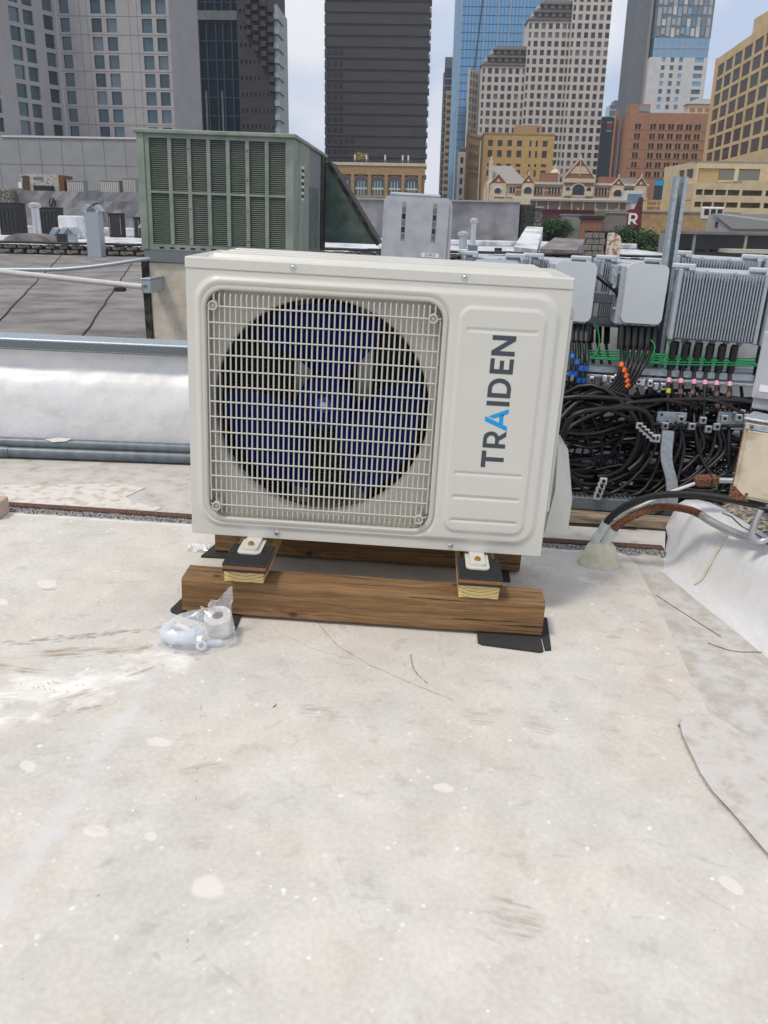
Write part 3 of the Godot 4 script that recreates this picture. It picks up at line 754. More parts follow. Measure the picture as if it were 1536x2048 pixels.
	for k in n:
		var a := TAU * k / n; var b := TAU * (k + 1) / n
		var da := Vector2(cos(a), sin(a)); var db := Vector2(cos(b), sin(b))
		# from circle out to the square edge
		var ea := 0.292 / maxf(absf(da.x), absf(da.y)); var eb := 0.292 / maxf(absf(db.x), absf(db.y))
		var pr := [[R + 0.012, -0.0345], [R + 0.004, -0.037], [R, -0.045], [R + 0.001, -0.055], [R + 0.003, -0.075]]
		var f := func(d: Vector2, r: float, z: float) -> Vector3: return Vector3(fc.x + d.x * r, fc.y + d.y * r, z)
		quad(st, f.call(da, ea, -0.0345), f.call(db, eb, -0.0345), f.call(db, R + 0.012, -0.0345), f.call(da, R + 0.012, -0.0345), Vector3(0, 0, 1))
		for i in 4:
			var nn := Vector3(-da.x, -da.y, 0.6 if i < 2 else 0.0)
			quad(st, f.call(da, pr[i][0], pr[i][1]), f.call(db, pr[i][0], pr[i][1]), f.call(db, pr[i + 1][0], pr[i + 1][1]), f.call(da, pr[i + 1][0], pr[i + 1][1]), nn)
	part("fan_shroud", st, MC.shroud, o)
	# motor bracket
	for x: float in [-0.2, -0.035]:
		var br := part("motor_bracket", bx(x - 0.022, x + 0.022, 0.02, 0.64, -0.245, -0.235, 0.002), MC.steel, o)
	st = sm(); disc(st, Vector3(fc.x, fc.y, -0.235), Vector3(fc.x, fc.y, -0.16), 0.055, 24); part("motor", st, MC.steel, o)
	# fan with three broad blades
	var fan := Node3D.new(); fan.name = "fan"; o.add_child(fan); fan.position = Vector3(fc.x, fc.y, -0.115)
	st = sm()
	lathe(st, [Vector2(0.07, -0.05), Vector2(0.07, 0.012), Vector2(0.064, 0.02), Vector2(0.03, 0.022), Vector2(0.0, 0.023)], Transform3D(Basis(Vector3.RIGHT, PI / 2), Vector3()), 32)
	part("hub", st, MC.fan_blue, fan)
	for k in 3:
		st = sm()
		var g := []
		for i in 11:
			var r := 0.062 + 0.188 * i / 10.0
			var row := []
			for j in 15:
				var u := j / 14.0
				var spread := 0.55 + 0.32 * sin(PI * minf(1.0, (r - 0.06) / 0.19) * 0.62)
				var a := -spread * 0.85 + u * spread * 1.75 + (r - 0.06) * 1.1
				var zz := 0.03 - 0.075 * u + 0.018 * sin(u * PI)
				row.append(Vector3(cos(a) * r, sin(a) * r, zz))
			g.append(row)
		for i in 10:
			for j in 14:
				for v: Vector3 in [g[i][j], g[i + 1][j + 1], g[i + 1][j], g[i][j], g[i][j + 1], g[i + 1][j + 1]]: st.add_vertex(v)
		st.index(); st.generate_normals()
		part("blade", st, MC.fan_blue, fan, Transform3D(Basis(Vector3(0, 0, 1), 1.5 + k * TAU / 3.0), Vector3()))
	st = sm(); lathe(st, [Vector2(0.02, 0.022), Vector2(0.02, 0.028), Vector2(0, 0.029)], Transform3D(Basis(Vector3.RIGHT, PI / 2), Vector3()), 20)
	var cap := part("hub_cap", st, MC.hub_blue, fan)
	st = sm(); lathe(st, [Vector2(0.0095, 0.028), Vector2(0.0095, 0.036), Vector2(0.006, 0.038), Vector2(0, 0.038)], Transform3D(Basis(Vector3.RIGHT, PI / 2), Vector3()), 12)
	part("nut", st, MC.chrome, cap)
	# wire guard
	var gd := Node3D.new(); gd.name = "fan_guard"; o.add_child(gd)
	st = sm()
	var ringp := [[0.288, 0.291, 0.05, 0.0015], [0.287, 0.29, 0.05, 0.0075], [0.281, 0.284, 0.046, 0.0085], [0.277, 0.28, 0.043, 0.006], [0.2745, 0.2775, 0.042, -0.02], [0.2735, 0.2765, 0.041, -0.033]]
	var loops := []
	for rp: Array in ringp:
		var l := []
		for p: Vector2 in rrect(-0.1215 - rp[0], -0.1215 + rp[0], 0.332 - rp[1], 0.332 + rp[1], rp[2], 8): l.append(Vector3(p.x, p.y, rp[3]))
		loops.append(l)
	for i in loops.size() - 1:
		for k in loops[i].size():
			var k2: int = (k + 1) % loops[i].size()
			var outw: Vector3 = loops[i][k] - Vector3(-0.1215, 0.332, 0)
			outw.z = 0
			outw = outw.normalized()
			var nn := outw if i == 0 else (Vector3(0, 0, 1) if i < 3 else -outw)
			quad(st, loops[i][k], loops[i][k2], loops[i + 1][k2], loops[i + 1][k], nn)
	part("rim", st, MC.guard, gd)
	# upright wires, bowed over at the ends
	var wire := sm()
	tube(wire, [Vector3(0, -0.2735, -0.006), Vector3(0, -0.271, 0.002), Vector3(0, -0.265, 0.006), Vector3(0, 0.265, 0.006), Vector3(0, 0.271, 0.002), Vector3(0, 0.2735, -0.006)], 0.0022, 6)
	var wmesh := wire.commit()
	wire = sm()
	tube(wire, [Vector3(0, -0.238, -0.006), Vector3(0, -0.236, 0.004), Vector3(0, -0.23, 0.006), Vector3(0, 0.23, 0.006), Vector3(0, 0.236, 0.004), Vector3(0, 0.238, -0.006)], 0.0021, 6)
	var wshort := wire.commit()
	for i in 43:
		var x := -0.392 + 0.541 * i / 42.0
		pm("guard_bar", wshort if (i < 1 or i > 41) else wmesh, MC.guard, gd, T(x, 0.3315, 0.0))
	wire = sm()
	tube(wire, [Vector3(-0.2735, 0, -0.01), Vector3(-0.272, 0, 0.002), Vector3(-0.266, 0, 0.0085), Vector3(0.266, 0, 0.0085), Vector3(0.272, 0, 0.002), Vector3(0.2735, 0, -0.01)], 0.002, 6)
	var hmesh := wire.commit()
	for i in 14:
		pm("guard_crossbar", hmesh, MC.guard, gd, T(-0.1215, 0.574 - i * 0.03755, 0.0))
	for b: Array in [[-0.38, 0.576], [0.132, 0.575], [-0.378, 0.083], [0.131, 0.082]]:
		st = sm()
		lathe(st, [Vector2(0.011, -0.03), Vector2(0.011, 0.018), Vector2(0.0082, 0.018), Vector2(0.008, 0.0125), Vector2(0, 0.0125)], Transform3D(Basis(Vector3.RIGHT, PI / 2), Vector3(b[0], b[1], 0)), 18)
		var bs := part("screw_boss", st, MC.guard, gd)
		st = sm(); lathe(st, [Vector2(0.0052, 0.0126), Vector2(0.0048, 0.0145), Vector2(0.0025, 0.0158), Vector2(0, 0.0158)], Transform3D(Basis(Vector3.RIGHT, PI / 2), Vector3(b[0], b[1], 0)), 12)
		part("screw", st, MC.steel, bs)
	# lettering, reading upwards
	var lp := [["T", 0.228, 0.042], ["R", 0.2775, 0.0425], ["A", 0.3205, 0.0545], ["I", 0.381, 0.011], ["D", 0.4005, 0.0465], ["E", 0.4572, 0.0355], ["N", 0.4995, 0.0465]]
	var wid := {"T": 0.78, "R": 0.8, "A": 1.0, "I": 0.2, "D": 0.85, "E": 0.66, "N": 0.86}
	for l: Array in lp:
		st = sm()
		for poly: Array in letter_polys(l[0]):
			var q := []
			for v: Vector2 in poly: q.append(Vector2(0.3265 - v.y * 0.0545, l[1] + v.x / wid[l[0]] * l[2]))
			extrude(st, q, 0.0118, 0.0122)
		part("letter", st, MC.letter_blue if l[0] == "A" else MC.letter_dark, o)
	# service valve cover on the right side, and the moulded grip above it
	st = sm()
	var za := -0.12; var zb := -0.26
	var pf := [Vector2(W, 0.285), Vector2(0.475, 0.272), Vector2(0.502, 0.252), Vector2(0.529, 0.12), Vector2(0.529, 0.02), Vector2(0.5, 0.012), Vector2(W, 0.02)]
	extrude(st, pf, zb, za)
	quad(st, Vector3(0.475, 0.272, za), Vector3(0.502, 0.252, za), Vector3(0.529, 0.12, za + 0.001), Vector3(0.48, 0.145, za + 0.012), Vector3(0, 0, 1))
	quad(st, Vector3(0.48, 0.145, za + 0.012), Vector3(0.529, 0.12, za + 0.001), Vector3(0.529, 0.02, za + 0.001), Vector3(0.468, 0.02, za + 0.004), Vector3(0, 0, 1))
	part("valve_cover", st, MC.enamel, o)
	st = sm()
	box(st, Vector3(W + 0.013, 0.33, -0.14), Vector3(0.026, 0.5, 0.08), 0.006); box(st, Vector3(W + 0.019, 0.592, -0.13), Vector3(0.022, 0.03, 0.05), 0.004)
	part("side_cover", st, MC.enamel, o)
	# feet
	for x: float in [-0.283, 0.283]:
		for z: float in [0.055, -0.36]:
			st = sm()
			var xf := Transform3D(Basis(Vector3.RIGHT, -PI / 2), Vector3(x, -0.0115, z))
			extrude(st, rrect(-0.029, 0.029, -0.034, 0.075 if z > 0 else 0.035, 0.014), 0.0, 0.0035, xf)
			extrude(st, rrect(-0.019, 0.019, -0.022, 0.075 if z > 0 else 0.03, 0.008), 0.0035, 0.011, xf)
			var ft := part("foot", st, MC.enamel, o)
			st = sm()
			lathe(st, [Vector2(0.0075, 0.0), Vector2(0.0075, 0.0055), Vector2(0.0042, 0.0056), Vector2(0.004, 0.0085), Vector2(0.0, 0.0086)], T(x, -0.0002, z - 0.004), 6)
			part("nut", st, MC.brass, ft)

# ---------------------------------------------------------------- timber, pads, mats
func wood_texture(seed_: int, dark: Vector3, light: Vector3, knots: Array) -> ImageTexture:
	var w := 1024; var h := 256
	var n := FastNoiseLite.new(); n.seed = seed_; n.frequency = 0.02; n.fractal_octaves = 4
	var d := PackedByteArray(); d.resize(w * h * 3)
	for y in h:
		for x in w:
			var warp := n.get_noise_2d(x * 0.12, y * 0.5) * 14.0
			for k: Array in knots:
				var dx: float = (x - k[0]) / 60.0; var dy: float = (y - k[1]) / 14.0
				warp += 16.0 * exp(-(dx * dx + dy * dy)) * signf(y - k[1] + 0.5)
			var v := n.get_noise_2d(x * 0.05, (y + warp) * 4.2)
			var fine := n.get_noise_2d(x * 0.35 + 900.0, y * 9.0)
			var t := clampf(0.55 + v * 0.6 + fine * 0.45, 0.0, 1.0)
			var c := dark.lerp(light, t)
			for k: Array in knots:
				var e := Vector2((x - k[0]) / 15.0, (y - k[1]) / 9.0).length()
				if e < 1.0: c = c.lerp(dark * 0.45, 0.75 * (1.0 - e * e))
			var crack := n.get_noise_2d(x * 0.03 + 300.0, y * 3.0 + 77.0)
			if crack > 0.43: c = c.lerp(dark * 0.4, 0.7)
			var p := (y * w + x) * 3
			d[p] = int(clampf(c.x, 0, 255)); d[p + 1] = int(clampf(c.y, 0, 255)); d[p + 2] = int(clampf(c.z, 0, 255))
	return ImageTexture.create_from_image(Image.create_from_data(w, h, false, Image.FORMAT_RGB8, d))

func wood_mat(key: String, tex: ImageTexture, tile: Vector3) -> StandardMaterial3D:
	var m := StandardMaterial3D.new(); m.albedo_texture = tex; m.uv1_triplanar = true
	m.uv1_scale = tile; m.uv1_offset = Vector3(0.5, 0.37, 0.37); m.roughness = 0.85
	m.heightmap_enabled = true; m.heightmap_texture = tex; m.heightmap_scale = 0.12
	MC[key] = m
	return m

func end_grain() -> StandardMaterial3D:
	var s := 256
	var n := FastNoiseLite.new(); n.seed = 8; n.frequency = 0.02
	var d := PackedByteArray(); d.resize(s * s * 3)
	for y in s:
		for x in s:
			var r := Vector2(x - 120, (y + 210) * 0.85).length() + n.get_noise_2d(x, y) * 7.0
			var ph := fposmod(r / 19.0, 1.0)
			var t := smoothstep(0.55, 0.95, ph) * (1.0 - smoothstep(0.95, 1.0, ph))
			t = clampf(t * 0.85 + n.get_noise_2d(x * 8.0, y * 8.0) * 0.25, 0.0, 1.0)
			var c := Vector3(221, 200, 140).lerp(Vector3(158, 122, 66), t)
			var p := (y * s + x) * 3
			d[p] = int(c.x); d[p + 1] = int(c.y); d[p + 2] = int(c.z)
	var m := StandardMaterial3D.new()
	m.albedo_texture = ImageTexture.create_from_image(Image.create_from_data(s, s, false, Image.FORMAT_RGB8, d)); m.roughness = 0.9
	return m

# timber with slightly worn, uneven arrises; long axis x
func plank(L: float, h: float, w: float, seed_: int) -> SurfaceTool:
	var n := FastNoiseLite.new(); n.seed = seed_; n.frequency = 9.0
	var st := sm()
	var N := 36
	var rings := []
	var y := h / 2; var z := w / 2; var b := 0.006
	for i in N + 1:
		var x := -L / 2 + L * i / N
		var r := []
		for c: Array in [[-y + b, z], [y - b, z], [y, z - b], [y, -z + b], [y - b, -z], [-y + b, -z], [-y, -z + b], [-y, z - b]]:
			var j := r.size()
			r.append(Vector3(x + (n.get_noise_2d(j * 5.0, x) * 0.003 if i == 0 or i == N else 0.0), c[0] + n.get_noise_2d(x, j * 3.0) * 0.0016, c[1] + n.get_noise_2d(x + 9.0, j * 3.0) * 0.0016))
		rings.append(r)
	for i in N:
		for k in 8:
			var k2 := (k + 1) % 8
			var out: Vector3 = rings[i][k] + rings[i][k2]
			out.x = 0
			quad(st, rings[i][k], rings[i + 1][k], rings[i + 1][k2], rings[i][k2], out)
	for e in [0, N]:
		for k in range(1, 7): tri(st, rings[e][0], rings[e][k], rings[e][k + 1], Vector3(-1 if e == 0 else 1, 0, 0))
	return st

func timber() -> void:
	var brown := wood_mat("wood_brown", wood_texture(41, Vector3(96, 70, 44), Vector3(148, 115, 76), [[760, 70], [330, 190], [120, 110]]), Vector3(1.05, 3.6, 3.6))
	wood_mat("wood_pale", wood_texture(53, Vector3(170, 138, 82), Vector3(212, 188, 128), []), Vector3(1.6, 4.2, 4.2))
	var o := thing("timber_beam", "brown square timber beam in front, under both air conditioner feet", "timber", T(0.0045, 0.0525, 0.0755))
	part("beam", plank(0.893, 0.092, 0.091, 61), brown, o)
	o = thing("timber_beam", "brown square timber beam behind, shaded beneath the air conditioner", "timber", T(-0.0085, 0.0525, -0.32))
	part("beam", plank(0.891, 0.092, 0.091, 62), brown, o)
	var eg := end_grain()
	var i := 0
	for x: float in [-0.287, 0.2875]:
		o = thing("timber_crosspiece", ["pale sawn timber crosspiece under the foot beside the plastic bag end", "pale sawn timber crosspiece under the foot below the lettering"][i], "timber", T(x, 0.118, -0.125), "pale crosspieces between beams and unit")
		part("board", plank(0.48, 0.039, 0.1, 71 + i), MC.wood_pale, o, Transform3D(Basis(Vector3.UP, PI / 2), Vector3()))
		# sawn end with its growth rings, slightly proud
		var st := sm()
		var A := [Vector2(-0.048, -0.0185), Vector2(0.048, -0.0185), Vector2(0.049, 0.017), Vector2(0.045, 0.0188), Vector2(-0.045, 0.0185), Vector2(-0.0488, 0.016)]
		var idx := Geometry2D.triangulate_polygon(PackedVector2Array(A))
		for k in range(0, idx.size(), 3):
			var v := [A[idx[k]], A[idx[k + 1]], A[idx[k + 2]]]
			if (v[1] - v[0]).cross(v[2] - v[0]) > 0: v.reverse()
			for p: Vector2 in v:
				st.set_normal(Vector3(0, 0, 1)); st.set_uv(Vector2(p.x / 0.1 + 0.5, 0.45 - p.y / 0.1)); st.add_vertex(Vector3(p.x, p.y, 0.2445))
		part("sawn_end", st, eg, o)
		i += 1
	# cushion pads: rubber, cork, rubber with ribs
	i = 0
	for p: Array in [[-0.281, 0.083], [0.2885, 0.07], [-0.283, -0.395], [0.283, -0.395]]:
		if i > 1: p[1] = -0.33
		o = thing("cushion_pad", ["ribbed black and cork cushion pad under the foot nearest the plastic bag", "ribbed black and cork cushion pad under the foot below the lettering", "cushion pad under a rear foot of the air conditioner", "cushion pad under a rear foot of the air conditioner"][i], "pad", T(p[0], 0.1376, p[1]), "cushion pads under the unit")
		part("lower_rubber", bx(-0.053, 0.053, 0, 0.0065, -0.066, 0.066, 0.001), MC.pad_rubber, o)
		part("cork_layer", bx(-0.0528, 0.0528, 0.0067, 0.0155, -0.0658, 0.0658, 0.001), MC.cork, o)
		part("upper_rubber", bx(-0.053, 0.053, 0.0157, 0.02, -0.066, 0.066, 0.001), MC.pad_rubber, o)
		var st := sm()
		for k in 15: box(st, Vector3(0, 0.0208, -0.062 + k * 0.00886), Vector3(0.105, 0.0028, 0.0045), 0.0008)
		part("ribs", st, MC.pad_rubber, o, Transform3D(), true)
		i += 1
	# crumb rubber mats under the beam ends
	var mats := [
		["crumb rubber mat with a cut corner under the front beam, right of the lettering foot", [Vector2(0.294, 0.0), Vector2(0.293, 0.165), Vector2(0.302, 0.174), Vector2(0.44, 0.192), Vector2(0.448, 0.186), Vector2(0.452, 0.02), Vector2(0.45, 0.0)], 0.0002],
		["crumb rubber mat sticking out behind the plastic bag", [Vector2(-0.47, 0.118), Vector2(-0.476, 0.108), Vector2(-0.462, 0.02), Vector2(-0.3, 0.0), Vector2(-0.294, 0.186), Vector2(-0.31, 0.19)], 0.0002],
		["crumb rubber mat under the rear beam, on the fan side", [Vector2(-0.487, -0.24), Vector2(-0.46, -0.38), Vector2(-0.3, -0.38), Vector2(-0.31, -0.245)], 0.0002],
		["crumb rubber mat under the rear beam, on the lettering side", [Vector2(0.3, -0.21), Vector2(0.405, -0.212), Vector2(0.41, -0.38), Vector2(0.3, -0.38)], 0.0002],
		["narrow crumb rubber strip beside the end of the front beam", [Vector2(0.4535, 0.0), Vector2(0.4535, 0.18), Vector2(0.468, 0.176), Vector2(0.48, 0.01)], 0.0002]]
	for m: Array in mats:
		var st := sm()
		var poly := []
		for v: Vector2 in m[1]: poly.append(Vector2(v.x, -v.y))
		extrude(st, poly, 0.0, 0.006, Transform3D(Basis(Vector3.RIGHT, -PI / 2), Vector3()))
		single("rubber_mat", st, MC.rubber, m[0], "mat", T(0, m[2], 0), "rubber mats under the beams")

# ---------------------------------------------------------------- bag of fittings and other small things
func small_things() -> void:
	var plastic := noisy("part_white", [[0.58, 0.63, 0.7], [0.62, 0.67, 0.74]], {"freq": 0.02, "tile": 0.2, "rough": 0.4})
	var cx := -0.372; var cz := 0.248
	# drain elbow: a curved open pipe
	var pts := []
	for k in 15:
		var a := deg_to_rad(150.0 + 190.0 * k / 14.0)
		pts.append(Vector3(-0.402 + cos(a) * 0.038, 0.022 + 0.012 * k / 14.0, 0.258 - sin(a) * 0.036))
	var st := sm(); tube(st, pts, 0.017, 14, 0.9)
	var o := thing("drain_elbow", "pale curved plastic drain elbow inside the clear bag", "pipe fitting")
	part("elbow", st, plastic, o)
	st = sm()
	var e: Vector3 = pts[14]; var t: Vector3 = (pts[14] - pts[13]).normalized()
	tube(st, [e, e + t * 0.014], 0.013, 12); part("spigot", st, plastic, o)
	# roll of tape
	st = sm()
	lathe(st, [Vector2(0.013, 0.0), Vector2(0.032, 0.0), Vector2(0.033, 0.002), Vector2(0.033, 0.046), Vector2(0.032, 0.048), Vector2(0.0135, 0.048), Vector2(0.013, 0.046), Vector2(0.013, 0.0)], Transform3D(Basis(Vector3(1, 0, 0.3).normalized(), 0.32), Vector3()), 28)
	o = thing("tape_roll", "white roll of wrapping tape inside the clear bag", "tape roll", T(-0.325, 0.01, 0.205))
	part("roll", st, noisy("tape_white", [[0.6, 0.6, 0.56], [0.68, 0.68, 0.65]], {"freq": 0.02, "tile": 0.1, "rough": 0.6}), o)
	st = sm(); lathe(st, [Vector2(0.0132, 0.001), Vector2(0.0132, 0.047), Vector2(0.0115, 0.047), Vector2(0.0115, 0.02), Vector2(0, 0.022)], Transform3D(Basis(Vector3(1, 0, 0.3).normalized(), 0.32), Vector3()), 20)
	part("core", st, MC.cork, o)
	# sealing ring and rubber plug
	st = sm()
	lathe(st, [Vector2(0.006, 0), Vector2(0.013, 0), Vector2(0.013, 0.006), Vector2(0.009, 0.009), Vector2(0.006, 0.009), Vector2(0.006, 0)], Transform3D(Basis(Vector3.RIGHT, 1.0), Vector3()), 22)
	single("sealing_ring", st, plastic, "small white plastic sealing ring in the bag beside the elbow", "ring", T(-0.35, 0.011, 0.29))
	st = sm(); tube(st, [Vector3(-0.012, 0.009, 0.0), Vector3(0.02, 0.009, -0.008)], 0.0085, 12)
	single("drain_plug", st, plastic, "short ribbed white drain plug in the bag under the tape", "plug", T(-0.33, 0.0, 0.274))
	st = sm(); tube(st, [Vector3(-0.03, 0.012, -0.012), Vector3(-0.01, 0.013, -0.002), Vector3(0.016, 0.01, 0.012)], 0.008, 10)
	o = thing("tube_of_putty", "small white packet with green print in the bag", "packet", T(-0.4, 0.006, 0.228))
	part("packet", st, MC.white_paint, o)
	st = sm(); box(st, Vector3(0.012, 0.0185, 0.01), Vector3(0.008, 0.003, 0.006), 0.001); box(st, Vector3(-0.031, 0.0185, -0.012), Vector3(0.006, 0.003, 0.006), 0.001)
	part("print", st, mat("print_green", lin(0.02, 0.16, 0.08), 0.6), o)
	# crumpled clear bag over them
	var film := StandardMaterial3D.new()
	film.albedo_color = Color(0.94, 0.95, 0.97, 0.25); film.transparency = BaseMaterial3D.TRANSPARENCY_ALPHA; film.roughness = 0.08
	film.cull_mode = BaseMaterial3D.CULL_DISABLED
	var nz := FastNoiseLite.new(); nz.seed = 77; nz.frequency = 22.0; nz.fractal_octaves = 3
	st = sm()
	var rows := []
	for j in 13:
		var v := j / 12.0
		var row := []
		for i in 40:
			var a := TAU * i / 40.0
			var rr := 1.0 - pow(v, 3.2)
			var hgt := (0.078 + 0.012 * cos(a - 0.35)) * v
			var p := Vector3(cos(a) * 0.092 * rr * (1.0 + 0.1 * sin(3 * a)), hgt, sin(a) * 0.068 * rr)
			p += Vector3(nz.get_noise_3d(p.x * 1.5, p.y + 3.0, p.z), absf(nz.get_noise_3d(p.x, p.y, p.z + 5.0)) * 0.7 * minf(1.0, v * 3.0), nz.get_noise_3d(p.x + 8.0, p.y, p.z)) * 0.022
			p.y = maxf(p.y, 0.0012)
			row.append(p)
		rows.append(row)
	for j in 12:
		for i in 40:
			var i2 := (i + 1) % 40
			quad(st, rows[j][i], rows[j][i2], rows[j + 1][i2], rows[j + 1][i], rows[j][i])
	# the loose open mouth of the bag standing up at the back right
	var fl := []
	for j in 6:
		var r := []
		for i in 9:
			var u := i / 8.0; var v := j / 5.0
			r.append(Vector3(0.03 + u * 0.055, 0.055 + v * 0.05 * (0.35 + u) + nz.get_noise_2d(u * 0.1, v * 0.1) * 0.02, -0.035 + 0.02 * u + nz.get_noise_2d(u * 0.13 + 3, v * 0.09) * 0.022))
		fl.append(r)
	for j in 5:
		for i in 8: quad(st, fl[j][i], fl[j][i + 1], fl[j + 1][i + 1], fl[j + 1][i], Vector3(0, 0, 1))
	single("plastic_bag", st, film, "crumpled clear plastic bag of fittings leaning on the front beam", "plastic bag", T(cx, 0.0, cz, 0.35))
	# scrap of film behind the left rear beam end
	st = sm()
	for j in 5:
		for i in 7:
			var P := func(a: int, b: int) -> Vector3: return Vector3(-0.03 + a * 0.009, 0.001 + absf(nz.get_noise_2d(a * 0.02, b * 0.03)) * 0.035, -0.02 + b * 0.009)
			quad(st, P.call(i, j), P.call(i + 1, j), P.call(i + 1, j + 1), P.call(i, j + 1), Vector3.UP)
	var f2 := film.duplicate(); f2.albedo_color = Color(0.95, 0.96, 0.98, 0.5)
	single("film_scrap", st, f2, "scrap of clear film on the roof behind the rear beam end", "film scrap", T(-0.51, 0, -0.3))
	# two loose wires on the lower membrane
	for w: Array in [[[Vector3(0.815, -0.0032, -0.2), Vector3(0.86, -0.003, -0.1), Vector3(0.92, -0.003, 0.03)], "thin dark wire lying straight below the white curb"], [[Vector3(0.875, -0.003, 0.07), Vector3(0.93, -0.003, 0.105), Vector3(1.02, -0.003, 0.1), Vector3(1.2, -0.003, 0.12)], "thin dark wire lying bent at the foot of the white curb"]]:
		st = sm(); tube(st, spline(w[0]), 0.0008, 5)
		single("loose_wire", st, MC.rust_bar, w[1], "wire")
	# orange leaf crumb
	st = sm(); extrude(st, [Vector2(-0.008, 0), Vector2(0, 0.002), Vector2(0.009, 0.0), Vector2(0, -0.002)], 0, 0.001, Transform3D(Basis(Vector3.RIGHT, -PI / 2), Vector3(0, 0.0002, 0)))
	single("leaf", st, mat("leaf_orange", lin(0.35, 0.14, 0.05), 0.8), "tiny dry orange leaf alone on the open roof", "leaf", T(-0.145, 0, 0.5, 1.2))

# ---------------------------------------------------------------- city (frame: camera eye at the origin, looking along -z)
func city_ground() -> void:
	struct("street_ground", bx(-900, 900, -16.5, -16, -1200, -3.4), MC.street, C(0, 0, 0))

func neighbour_roofs() -> void:
	# grey sheet roof just beyond the parapet
	var o := thing("neighbour_roof", "grey weathered sheet roof with long seams beyond the parapet", "roof", C(0, -1.3, 0))
	part("sheet", bx(-24, 6.5, -6, 0, -29, -4.2), MC.grey_roof, o)
	for s: Array in [[-5.42, -10.81, -12.12, -28.9], [-4.0, -10.06, -8.6, -25.5], [-6.6, -9.0, -17.5, -28.9]]:
		var a := Vector3(s[0], 0.006, s[1]); var b := Vector3(s[2], 0.006, s[3])
		a = a + (a - b) * 0.3
		var st := sm()
		var pp := []
		for k in 25:
			var p := a.lerp(b, k / 24.0); pp.append(p + Vector3(sin(k * 2.3) * 0.012, 0, 0))
		tube(st, pp, 0.014, 5, 0.4)
		part("seam", st, mat("seam_dark", lin(0.03, 0.028, 0.026), 0.9), o)
	# rough stone parapet at its far side
	var nz := FastNoiseLite.new(); nz.seed = 12; nz.frequency = 0.8
	o = thing("stone_parapet", "dark rough stone parapet along the far edge of the grey roof", "parapet", C(0, -1.3, -29.2))
	part("core", bx(-24, 8, -3, 0.2, -0.5, -0.05), MC.stone, o)
	var r := RandomNumberGenerator.new(); r.seed = 4
	var x := -15.5
	while x < 7.5:
		var y := 0.0
		for row in 2:
			var xx := x + row * 0.17
			var w := r.randf_range(0.28, 0.5)
			var st := sm(); box(st, Vector3(), Vector3(w * 0.92, 0.14, 0.2), 0.03)
			part("stone", st, MC.stone, o, Transform3D(Basis(Vector3.UP, r.randf_range(-0.1, 0.1)), Vector3(xx, 0.08 + row * 0.16, 0.03 + r.randf_range(-0.03, 0.03))))
		x += 0.46
	var cap := sm()
	for k in 40:
		var x0 := -15.8 + k * 0.6
		var h := 0.33 + 0.03 * nz.get_noise_1d(k * 2.0)
		addb(cap, x0, x0 + 0.61, h, h + 0.07, -0.55, 0.16 + 0.05 * nz.get_noise_1d(k * 5.0 + 30.0), 0.02)
	part("coping", cap, MC.grime, o)
	# white roofs behind it
	o = thing("white_roof", "white coated flat roof with vents behind the stone parapet", "roof", C(0, -1.02, 0))
	part("deck", bx(-26, 9.5, -5, 0, -52, -29.8), MC.white_roof, o)
	part("upstand", bx(-26, -7.5, 0, 0.42, -44.4, -43.6, 0.05), MC.white_roof, o)
	part("upstand", bx(-7, 9.5, 0, 0.25, -41.4, -40.9, 0.05), MC.white_roof, o)
	# grey sheeted wall far behind
	o = thing("sheeted_wall", "grey sheeted wall with creases, carrying old machines on top", "wall", C(0, 0, -48))
	var st2 := sm()
	for k in 60:
		var a := -26.0 + k * 0.45
		var f := func(xx: float, yy: float) -> Vector3: return Vector3(xx, yy, nz.get_noise_2d(xx * 1.5, yy) * 0.25)
		for j in 5:
			var y0 := -1.1 + j * 0.45
			quad(st2, f.call(a, y0), f.call(a + 0.45, y0), f.call(a + 0.45, y0 + 0.45), f.call(a, y0 + 0.45), Vector3(0, 0, 1))
	part("sheeting", st2, MC.tarp, o)
	part("core", bx(-26, 1.0, -14, 1.12, -14, -0.35), MC.tarp, o)
	part("stone_end", bx(-25.6, -22.3, -1.0, 1.24, -0.3, 0.5, 0.1), MC.stone, o)
	o = thing("sheeted_wall", "plain grey wall panel beside the grey equipment cabinet", "wall", C(0, 0, -47.5))
	part("panel", bx(-5.6, 4.75, -1.1, 1.02, -3, 0), MC.tarp, o)
	part("panel_edge", bx(4.76, 5.6, -1.1, 0.95, -3.4, -0.3, 0.1), MC.grime, o)
	part("cap", bx(-5.7, 4.8, 1.022, 1.09, -3, 0.06), MC.roof_grey, o)

func windows_box(o: Node3D, W: float, H: float, D: float, m: Material, rec: float) -> void:
	part("body", bx(0, W, 0, H - 0.02, -D, -rec - 0.26), m, o)

